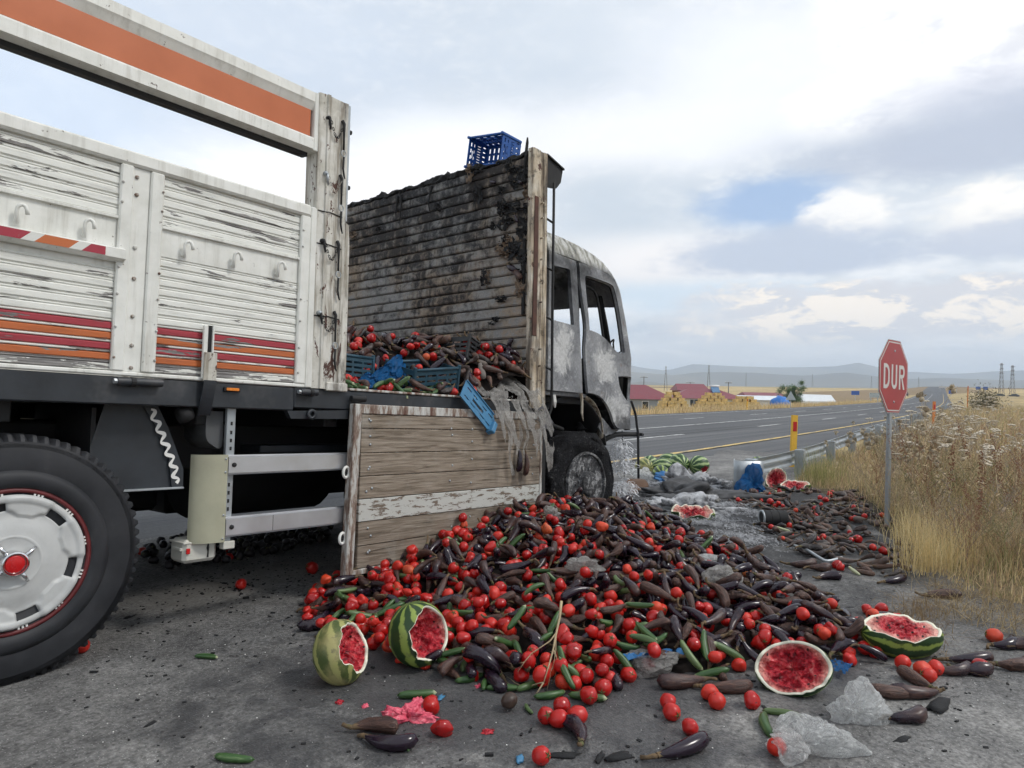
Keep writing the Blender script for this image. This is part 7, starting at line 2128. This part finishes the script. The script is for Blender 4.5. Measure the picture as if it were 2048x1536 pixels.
# flowering weeds: each plant is a thing with stem and heads
def umbel_mesh(seed):
    rr = random.Random(seed); b = MB()
    for k in range(16):
        a = rr.uniform(0, 6.28); r = .030 * math.sqrt(rr.random())
        c = Vector((r * math.cos(a), r * math.sin(a), .006 - r * r * 6 + rr.uniform(-.002, .002)))
        b.lathe([(0, -.004), (.008, -.001), (.0075, .004), (0, .006)], 6, Matrix.Translation(c))
    for k in range(7):
        a = k * .9; b.tube([(0, 0, -.035), (.022 * math.cos(a), .022 * math.sin(a), 0)], .0008, 3)
    return b.mesh('umbel', [HEADCREAM], True)
def fluff_mesh(seed):
    rr = random.Random(seed); b = MB()
    b.lathe([(0, -.022), (.010, -.020), (.013, -.008), (.010, 0), (0, .004)], 8)
    for k in range(46):
        a = rr.uniform(0, 6.28); e = rr.uniform(.15, 1.5); L = rr.uniform(.018, .030)
        d = Vector((math.cos(a) * math.cos(e), math.sin(a) * math.cos(e), math.sin(e))); s = d.orthogonal() * .0016
        q = [b.addv(d * .006 - s), b.addv(d * .006 + s), b.addv(d * L + s * 1.6), b.addv(d * L - s * 1.6)]; b.face(*q)
    return b.mesh('fluff', [HEADTAN], True)
def spike_mesh(seed):
    rr = random.Random(seed); b = MB()
    for k in range(60):
        z = rr.uniform(-.16, .05); a = rr.uniform(0, 6.28); r = rr.uniform(.003, .016) * (1 - max(0, z) * 12)
        b.lathe([(0, -.004), (.0045, 0), (0, .005)], 5, Matrix.Translation((r * math.cos(a), r * math.sin(a), z)))
    return b.mesh('seed_spike', [DOCK], True)
UM = [umbel_mesh(i) for i in range(3)]; FM = [fluff_mesh(i) for i in range(3)]; SM = [spike_mesh(i) for i in range(3)]
def weed_proto(kind, seed):
    rr = random.Random(seed); t = bpy.data.objects.new('weed', None); COL.objects.link(t)
    h = rr.uniform(.62, .92) if kind != 'spike' else rr.uniform(.55, .8)
    b = MB(); tips = []
    def branch(p, d, L, r, lev):
        pts = [tuple(p)]; q = Vector(p); dd = Vector(d)
        for i in range(4): dd = (dd + Vector((rr.gauss(0, .09), rr.gauss(0, .09), .05))).normalized(); q = q + dd * L / 4; pts.append(tuple(q))
        b.tube(pts, [r, r * .9, r * .8, r * .65, r * .5], 5)
        tips.append((q.copy(), dd.copy()))
        if lev:
            for k in range(rr.randint(3, 5)):
                i = rr.randrange(1, 4); a = rr.uniform(0, 6.28)
                branch(Vector(pts[i]), (Vector((math.cos(a) * .55, math.sin(a) * .55, .85))).normalized(), L * rr.uniform(.32, .55), r * .55, lev - 1)
    branch(Vector((0, 0, -.03)), Vector((rr.gauss(0, .08), rr.gauss(0, .08), 1)), h, .0042, 1)
    for k in range(16):
        z = rr.uniform(.08, h * .7); a = rr.uniform(0, 6.28); L = rr.uniform(.03, .08)
        p = Vector((0, 0, z)); q = p + Vector((math.cos(a) * L, math.sin(a) * L, rr.uniform(-.03, .03))); s = Vector((-math.sin(a), math.cos(a), .3)) * L * .13
        b.face(b.addv(p), b.addv((p + q) / 2 + s), b.addv(q), b.addv((p + q) / 2 - s))
    b.obj('stem', [STALK], t, True)
    ms = dict(umbel=UM, fluff=FM, spike=SM)[kind]; nm = dict(umbel='flower_head', fluff='thistle_head', spike='seed_spike')[kind]
    for (q, d) in tips:
        o = link(nm, rr.choice(ms), t); o.location = q; o.rotation_euler = (rr.gauss(0, .3), rr.gauss(0, .3), rr.uniform(0, 6.28)); s = rr.uniform(.9, 1.7); o.scale = (s, s, s)
    return t
protos = dict(umbel=[weed_proto('umbel', i) for i in range(5)], fluff=[weed_proto('fluff', 20 + i) for i in range(3)], spike=[weed_proto('spike', 40 + i) for i in range(3)])
WL = dict(umbel=('dried_yarrow', 'dried weed with flat cream flower heads in the grassy verge', 'cream-headed weeds in the verge'),
          fluff=('dried_thistle', 'dried thistle with tan fluffy heads beside the stop sign post', 'thistles beside the stop sign'),
          spike=('dried_dock', 'dried dock with rusty brown seed spikes at the right of the verge', 'brown dock stalks in the verge'))
def plant(kind, x, y, s):
    t = copy_tree(R.choice(protos[kind])); t.name = WL[kind][0]
    wh = '' if kind != 'umbel' else (', close behind the stop sign' if x < 10.5 else ', further off along the guardrail')
    tag(t, WL[kind][1] + wh, 'weed', WL[kind][2] + wh); t.location = (x, y, .04); t.rotation_euler = (0, 0, R.uniform(0, 6.28)); t.scale = (s, s, s)
k = 0
while k < 64:
    x = 7.2 + 26 * R.random() ** 1.6; yb = np.interp(x, [p[0] for p in VB], [p[1] for p in VB])
    lo = .02 * x; y = R.uniform(lo, yb - (.25 if x < 9 else 1.1))
    if x < 8 and y > 1.2: continue
    plant('umbel', x, y, R.uniform(.85, 1.25)); k += 1
for (x, y) in ((7.35, 1.16), (7.55, 1.22), (7.25, 1.08), (7.6, 1.02), (7.9, 1.25), (7.75, 1.40), (8.4, 1.75), (7.5, .95), (10.2, 2.55)): plant('fluff', x, y, R.uniform(.95, 1.25))
for (x, y) in ((6.3, .42), (6.6, .36), (7.3, .48), (9.0, 1.4), (9.4, 1.1), (6.9, .62), (8.2, .55)): plant('spike', x, y, R.uniform(.9, 1.2))
def twiggy(seed, m_, h):
    rr = random.Random(seed); b = MB()
    def br(p, d, L, r, lev):
        pts = [tuple(p)]; q = Vector(p); dd = Vector(d)
        for i in range(3): dd = (dd + Vector((rr.gauss(0, .16), rr.gauss(0, .16), .04))).normalized(); q = q + dd * L / 3; pts.append(tuple(q))
        b.tube(pts, [r, r * .8, r * .6, r * .35], 3, False)
        if lev:
            for k in range(rr.randint(4, 6)):
                i = rr.randrange(1, 4); a = rr.uniform(0, 6.28); br(Vector(pts[i]), Vector((math.cos(a) * .8, math.sin(a) * .8, .75)).normalized(), L * rr.uniform(.35, .6), r * .6, lev - 1)
        else:
            for k in range(3): b.lathe([(0, -.005), (.0045, 0), (0, .006)], 4, Matrix.Translation(Vector(pts[-1 - k % 3]) + Vector((rr.gauss(0, .004), rr.gauss(0, .004), 0))))
    for k in range(3): br(Vector((rr.gauss(0, .02), rr.gauss(0, .02), -.03)), Vector((rr.gauss(0, .25), rr.gauss(0, .25), 1)).normalized(), h, .0032, 2)
    b.raw = True
    return b.mesh('twiggy_weed', [m_], False)
TWM = [twiggy(60 + i, (STALK, DOCK, plain('grey_twig', (.30, .25, .205), .9, var=.3), plain('olive_twig', (.22, .21, .10), .9, var=.3))[i % 4], R.uniform(.42, .62)) for i in range(8)]
k = 0
while k < 110:
    x = 5.5 + 14 * R.random() ** 1.35; yb = np.interp(x, [p[0] for p in VB], [p[1] for p in VB]); y = yb - .15 - R.random() ** 1.2 * (yb + .5)
    if inpoly(x, y, VRG) or (x < 7.1 and y > .9) or (x > 9 and yb - y < .9): continue
    o = link('dry_weed', TWM[k % 8]); o.location = (x, y, .04); o.rotation_euler = (R.gauss(0, .12), R.gauss(0, .12), R.uniform(0, 6.28)); q = R.uniform(.7, 1.25) * (.65 if x < 6.4 else 1); o.scale = (q, q, q)
    tag(o, ('bare straw-brown branching weed in the grassy verge', 'rusty brown branching weed in the grassy verge', 'grey branching weed in the grassy verge', 'olive branching weed in the grassy verge')[k % 4], 'weed', ('straw-brown weeds', 'rusty weeds', 'grey weeds', 'olive weeds')[k % 4] + ' in the verge'); k += 1
for q in protos.values():
    for t in q:
        for ch in list(t.children): bpy.data.objects.remove(ch)
        bpy.data.objects.remove(t)

# ------------------------------------------------------------------ settlement beyond the highway
def house(name, label, A, B_, depth, wall_h, roof_h, wallm, zb, hip=True, over=.4, cat='house', wins=(), doors=(), roofm=None):
    """A, B_: front wall corners in plan (left, right seen from the road)"""
    A, B_ = Vector((A[0], A[1], 0)), Vector((B_[0], B_[1], 0)); L = (B_ - A).length; ex = (B_ - A).normalized(); ey = Vector((-ex.y, ex.x, 0))
    if ey.dot(A) < 0: ey = -ey
    M = Matrix((ex, ey, Vector((0, 0, 1)))).transposed().to_4x4(); M.translation = A + Vector((0, 0, zb))
    t = thing(name, label, cat, M=M)
    MB().box(0, L, 0, depth, -1, wall_h).obj('wall', [wallm], t)
    z0, z1 = wall_h + .02, wall_h + roof_h; i = depth / 2 if hip else 0
    b = MB(); o_ = over
    v = [b.addv(p) for p in ((-o_, -o_, z0), (L + o_, -o_, z0), (L + o_, depth + o_, z0), (-o_, depth + o_, z0), (i * .9, depth / 2, z1), (L - i * .9, depth / 2, z1))]
    b.face(v[0], v[1], v[5], v[4]); b.face(v[1], v[2], v[5]); b.face(v[2], v[3], v[4], v[5]); b.face(v[3], v[0], v[4]); b.face(v[3], v[2], v[1], v[0])
    roof_ = b.obj('roof', [roofm or ROOF], t)
    for (x, z, w, h) in wins:
        f = MB().box(x, x + w, -.06, -.002, z, z + h).obj('window', [WINWHITE], t)
        nn = max(1, int(w / .7))
        for q in range(nn): MB().box(x + .08 + q * (w - .08) / nn, x + (q + 1) * (w - .08) / nn, -.075, -.061, z + .1, z + h - .1).obj('pane', [GLASSDK], f)
    for (x, w, h) in doors:
        f = MB().box(x, x + w, -.06, -.002, -.2, h).obj('door', [WINWHITE], t)
        for q in range(3): MB().box(x + .12 + q * (w - .2) / 3, x + .02 + (q + 1) * (w - .2) / 3, -.075, -.061, .6, h - .3).obj('door_pane', [GLASSDK], f)
    return t, M
house('farm_house', 'grey rendered house with maroon hipped roof left of the straw stacks', (94.5, 58.2), (101.7, 49.3), 8.5, 2.35, 2.35, WALLGREY, -2.3, wins=((6.3, .7, 1.1, 1.4),), doors=((8.8, 1.5, 2.2),))
t, M = house('brick_house', 'half-built brick house with a solar panel behind the grey house', (118.5, 68.2), (122, 64), 5, 3.2, .9, BRICK, -1.9, hip=False, over=.5, wins=((3.3, 1.9, .8, 1.1), (4.4, 1.9, .6, 1.1)))
MB().box(.6, 2.9, -1.2, -1.0, 1.2, 2.9, M=Matrix.Rotation(rad(-28), 4, 'X')).obj('solar_panel', [SOLAR], t)
t, M = house('farm_house', 'cream house with a wide maroon roof behind the straw stacks', (119.9, 58.5), (128.6, 48.0), 9, 1.9, 1.9, WALLCREAM, -1.75, wins=((3.2, .3, 1.6, 1.5), (10.5, .4, 1.0, 1.0)))
MB().box(8.2, 9.6, 2.6, 4.6, 3.2, 3.35, M=Matrix.Rotation(rad(0), 4, 'X')).obj('solar_panel', [SOLAR], t)
MB().prism([(0, 3.05), (1.3, 3.05), (1.3, 4.2), (0, 3.2)], lambda u, v: (8.2, 2.4 + u, v), lambda u, v: (9.7, 2.4 + u, v)).obj('water_heater', [SOLAR], t)
MB().tube([(8.0, 3.8, 4.35), (9.9, 3.8, 4.35)], .22, 10).obj('heater_tank', [WINWHITE], t, True)
house('small_house', 'small house with a raised maroon gable behind the cream house', (139.2, 66.4), (143.2, 61.7), 6, 2.6, 1.5, BRICK, -.9, hip=False, over=.5)
house('long_shed', 'long low shed with maroon roof right of the straw stacks', (148.6, 54.6), (154.0, 48.2), 9, 1.6, 1.2, WALLWHITE, -1.2, hip=False, wins=((2.0, .4, .9, .6), (5.2, .4, 1.2, .6)))
house('white_shed', 'white low shed with pale roof between the houses', (136, 51.5), (142, 45), 5, 1.3, .9, WALLWHITE, -1.3, hip=False, roofm=TENT)

def haystack(pos, L, D_, rows, label, rz):
    t = thing('straw_stack', label, 'straw stack', pos, rz, 'straw stacks beyond the highway')
    rr = random.Random(int(L * 77)); b = MB(); bh_ = .40
    for r in range(rows):
        w = L * (1 - .055 * r - (.28 * (r / rows) ** 2)); n = max(2, int(w / .85)); m = max(2, int(D_ * (1 - .08 * r) / .5))
        for k in range(n):
            for j in range(m):
                if 0 < j < m - 1 and r < rows - 1 and 0 < k < n - 1: continue
                x = -w / 2 + w * (k + .5) / n + rr.gauss(0, .03); y = (j - m / 2) * .5 + rr.gauss(0, .03)
                b.box(-.41, .41, -.24, .24, -.185, .185, M=Matrix.Translation((x, y, bh_ * (r + .5))) @ Matrix.Rotation(rr.gauss(0, .07), 4, 'Z') @ Matrix.Rotation(rr.gauss(0, .04), 4, 'Y'))
    b.obj('bales', [STRAW], t, kind='stuff')
ra = math.atan2(-(101.7 - 94.5), (58.2 - 49.3)) * -1
hz = math.atan2(-.78, .63)
haystack((87.6, 42.8, -1.9), 4.9, 3.0, 8, 'left straw bale stack, steep sided, before the maroon roofs', hz)
haystack((91.2, 38.6, -1.9), 6.0, 3.0, 8, 'middle straw bale stack, widest of the three', hz)
haystack((93.9, 35.2, -1.9), 5.2, 3.0, 7, 'right straw bale stack, lowest of the three', hz)
# tent, tarpaulin heap, tree, warning sign
t = thing('white_tent', 'long white tarpaulin tent beside the round green tree', 'tent', (134.6, 40.4, -.9), hz)
MB().prism([(-2.4, 0), (2.4, 0), (2.3, 1.0), (.2, 2.25), (-.2, 2.25), (-2.3, 1.0)], lambda u, v: (0, u, v), lambda u, v: (6.2, u * 1.02, v * .97)).obj('tent_cover', [TENT], t)
MB().prism([(-2.0, 0), (2.0, 0), (1.9, .9), (0, 1.9), (-1.9, .9)], lambda u, v: (-.05, u, v), lambda u, v: (-.01, u, v)).obj('tent_end', [plain('tent_end_brown', (.22, .18, .13), .9)], t)
o = scrap('blue_tarpaulin', (114.2, 36.9, -.9), (1.5, 1.4, 1.6), 2.2, TARPBLUE, 'bright blue tarpaulin heap between the shed and the tree', 'tarpaulin', .25, sub=3, rz=hz)
tr = thing('round_tree', 'round green tree standing between the blue tarpaulin and the white tent', 'tree', (121.7, 37.3, -1.2))
MB().tube([(0, 0, -.5), (.03, .02, .8), (-.05, .05, 1.7), (0, 0, 2.6)], [.14, .12, .09, .04], 7).obj('trunk', [BARK], tr, True)
for (d, e) in (((.7, .4, .8), 1.1), ((-.6, .5, .9), 1.0), ((.2, -.7, .9), 1.1)): MB().tube([(0, 0, 1.1), (d[0] * .5, d[1] * .5, 1.1 + d[2] * .7), (d[0], d[1], 1.1 + d[2] * 1.4)], [.06, .045, .02], 5).obj('limb', [BARK], tr, True)
rr = random.Random(4); b = MB(); cl = [(Vector((rr.gauss(0, .62), rr.gauss(0, .62), 2.3 + rr.gauss(0, .75))), rr.uniform(.3, .6)) for _ in range(34)]
for k in range(9000):
    c, s = rr.choice(cl); p = c + Vector((rr.gauss(0, s * .6), rr.gauss(0, s * .6), rr.gauss(0, s * .6))); L = rr.uniform(.07, .13)
    d = Vector((rr.gauss(0, 1), rr.gauss(0, 1), rr.gauss(0, .6))).normalized(); e = d.orthogonal().normalized()
    b.face(b.addv(p - d * L), b.addv(p + e * L * .5), b.addv(p + d * L), b.addv(p - e * L * .5))
b.raw = True; b.obj('crown', [LEAF], tr)
ws = thing('warning_sign', 'grey back of a triangular warning sign across the highway', 'road sign', (61.8, 19.1, 0), rad(-60))
MB().tube([(0, 0, -.2), (0, 0, 1.45)], .03, 8).obj('post', [GALV], ws)
MB().prism([(-.43, .74), (.43, .74), (0, 1.52)], lambda u, v: (u, -.05, v), lambda u, v: (u, -.035, v)).obj('plate', [SIGNGREY], ws)

def pole(pos, h, label, arm=1.0):
    t = thing('utility_pole', label, 'utility pole', pos, hz + .3, 'utility poles by the houses')
    MB().tube([(0, 0, -1), (0, 0, h)], [.13, .09], 7).obj('mast', [POLEWOOD], t)
    MB().box(-arm, arm, -.05, .05, h - .25, h - .13).obj('crossarm', [POLEWOOD], t)
    for x in (-arm * .9, 0, arm * .9): MB().lathe([(.05, 0), (.07, .12), (.03, .25), (0, .25)], 6, Matrix.Translation((x, 0, h - .13))).obj('insulator', [WINWHITE], t)
pole((143.4, 77.2, -1.5), 6.3, 'utility pole above the brick house at the left', .9)
pole((168.9, 77.5, -1.0), 5.0, 'utility pole with a double crossarm above the small gabled house', 1.2)
pole((146.0, 58.2, -1.5), 5.2, 'utility pole rising from the cream house roof', .8)
pole((155, 92, -1.0), 5.2, 'thin utility pole far behind the straw stacks', .7)
def pylon(pos, h, label, w=2.2, arms=True):
    t = thing('power_pylon', label, 'pylon', pos, rad(30), 'power pylons on the plain')
    for sx in (-1, 1):
        for sy in (-1, 1): MB().tube([(sx * w / 2, sy * w / 2, -3), (sx * w * .16, sy * w * .16, h * .72), (sx * w * .10, sy * w * .10, h)], h * .003 + .03, 4).obj('leg', [POLEWOOD], t)
    n = 9
    for k in range(n):
        z0, z1 = h * k / n, h * (k + 1) / n; f = lambda z: w / 2 * (1 - z / h * .8)
        b = MB()
        b.tube([(-f(z0), -f(z0), z0), (f(z1), -f(z1), z1)], h * .003 + .03, 3); MB_ = b.obj('brace', [POLEWOOD], t)
        b = MB(); b.tube([(f(z0), f(z0), z0), (-f(z1), f(z1), z1)], h * .003 + .03, 3); b.obj('brace', [POLEWOOD], t)
    for q in (.74, .85, .96) if arms else (.93,):
        MB().tube([(-w * .8, 0, h * q), (0, 0, h * q + .35), (w * .8, 0, h * q)], .10, 4).obj('crossarm', [POLEWOOD], t)
pylon((458, 229, -.5), 20.5, 'lattice pylon behind the grey house, leftmost on the plain', 2.6)
pylon((477.5, 205, -.5), 22, 'lattice pylon behind the cream house, second on the plain', 2.6)
pylon((427, 29, -1), 20, 'lattice pylon right of the stop sign, left one of the pair', 2.6)
pylon((430.5, 24.7, -1), 19, 'lattice pylon right of the stop sign, right one of the pair', 2.6)
for k, p in enumerate(((1573, 441, 10), (1653, 342, 8), (1717, 263, 8), (1450, 540, 10))): pylon(p, 36, ('faint far pylon above the warning sign', 'faint far pylon left of the stop sign', 'faint far pylon right behind the stop sign', 'faint far pylon above the cream house')[k], 3.4, False)
# far road furniture
def board(pos, w, h, zc, m_, label, rz=rad(-75), legs=2):
    t = thing('direction_sign', label, 'road sign', pos, rz, 'direction signs far down the highway')
    MB().box(-w / 2, w / 2, -.05, .05, zc - h / 2, zc + h / 2).obj('panel', [m_], t)
    for s in ((-1, 1) if legs == 2 else (0,)): MB().tube([(s * w * .35, .06, -2), (s * w * .35, .06, zc)], .10, 5).obj('post', [GALV], t)
board((397, 36.0, 1.5), 1.9, 1.5, 4.4, SIGNBLUE, 'left blue direction board beyond the tall orange marker', legs=1)
board((398, 33.2, 1.5), 1.9, 1.5, 4.4, SIGNBLUE, 'right blue direction board beyond the tall orange marker', legs=1)
board((352, 41.7, 1.0), 1.7, 1.6, 2.6, SIGNBLUE, 'blue sign beside the end of the highway', legs=1)
board((468, 59.5, 3.0), 3.6, 1.2, 4.2, SIGNWHITE, 'left pale board above the end of the highway')
board((468, 54.0, 3.0), 3.6, 1.2, 4.2, SIGNWHITE, 'right pale board above the end of the highway')
board((230, 52, -.5), 2.2, 1.2, 2.6, SIGNBLUE, 'small blue board on the field left of the stop sign', legs=1)
board((150, 30.5, -.6), 1.7, .9, 2.0, SIGNGREY, 'grey sign backs by the highway left of the stop sign')
def car(pos, rz, label, m_):
    t = thing('car', label, 'car', pos, rz, 'cars far down the road')
    MB().prism([(-2.1, .35), (2.1, .35), (2.1, .85), (1.2, .98), (.6, 1.45), (-1.1, 1.48), (-1.7, 1.0), (-2.1, .95)], lambda u, v: (u, -.85, v), lambda u, v: (u, .85, v)).obj('body', [m_], t)
    for x in (-1.3, 1.3):
        for y in (-.86, .66): MB().tube([(x, y, .33), (x, y + .2, .33)], .33, 12).obj('wheel', [RUBBER], t)
    for s in (-1, 1): MB().prism([(-1.0, .98), (1.0, .98), (.5, 1.38), (-.9, 1.40)], lambda u, v: (u, s * .86, v), lambda u, v: (u, s * .855, v)).obj('window', [GLASSDK], t)
car((402, 28, 2.0), rad(100), 'dark car far away beside the paired pylons', CARDARK)
car((405, 22.5, 2.0), rad(80), 'second dark car right of the first beside the pylons', CARDARK)
car((300, 50.2, 1.35), rad(8), 'dark car at the far end of the highway', CARDARK)
sh = thing('roadside_bush', 'dark dry bush in the verge near the end of the road', 'bush', (60, 5.0, .1))
rr = random.Random(8); b = MB()
for k in range(2400):
    p = Vector((rr.gauss(0, .55), rr.gauss(0, .45), abs(rr.gauss(.7, .5)))); L = rr.uniform(.05, .13); d = Vector((rr.gauss(0, 1), rr.gauss(0, 1), rr.gauss(.6, .6))).normalized(); e = d.orthogonal().normalized()
    b.face(b.addv(p - d * L), b.addv(p + e * L * .25), b.addv(p + d * L), b.addv(p - e * L * .25))
b.raw = True; b.obj('foliage', [plain('bush_olive', (.12, .105, .06), .9, var=.4)], sh)
MB().tube([(0, 0, -.1), (.05, 0, .5), (.1, .05, 1.0)], [.04, .03, .01], 5).obj('stem', [STALK], sh)

# ------------------------------------------------------------------ air: one even, thin haze round the whole scene
hz_m = bpy.data.materials.new('haze'); hz_m.use_nodes = True
N = NT(hz_m.node_tree); N.n.clear(); out = N.node('ShaderNodeOutputMaterial'); pv = N.node('ShaderNodeVolumePrincipled')
pv.inputs['Color'].default_value = (.70, .83, 1.0, 1); pv.inputs['Density'].default_value = 2.2e-4; pv.inputs['Anisotropy'].default_value = .1
N.l.new(pv.outputs[0], out.inputs['Volume'])
o = MB().box(-3000, 9500, -6500, 9500, -130, 345).obj('haze', [hz_m], None, kind='stuff')
o['label'] = 'thin pale haze over the plain'; o['category'] = 'haze'
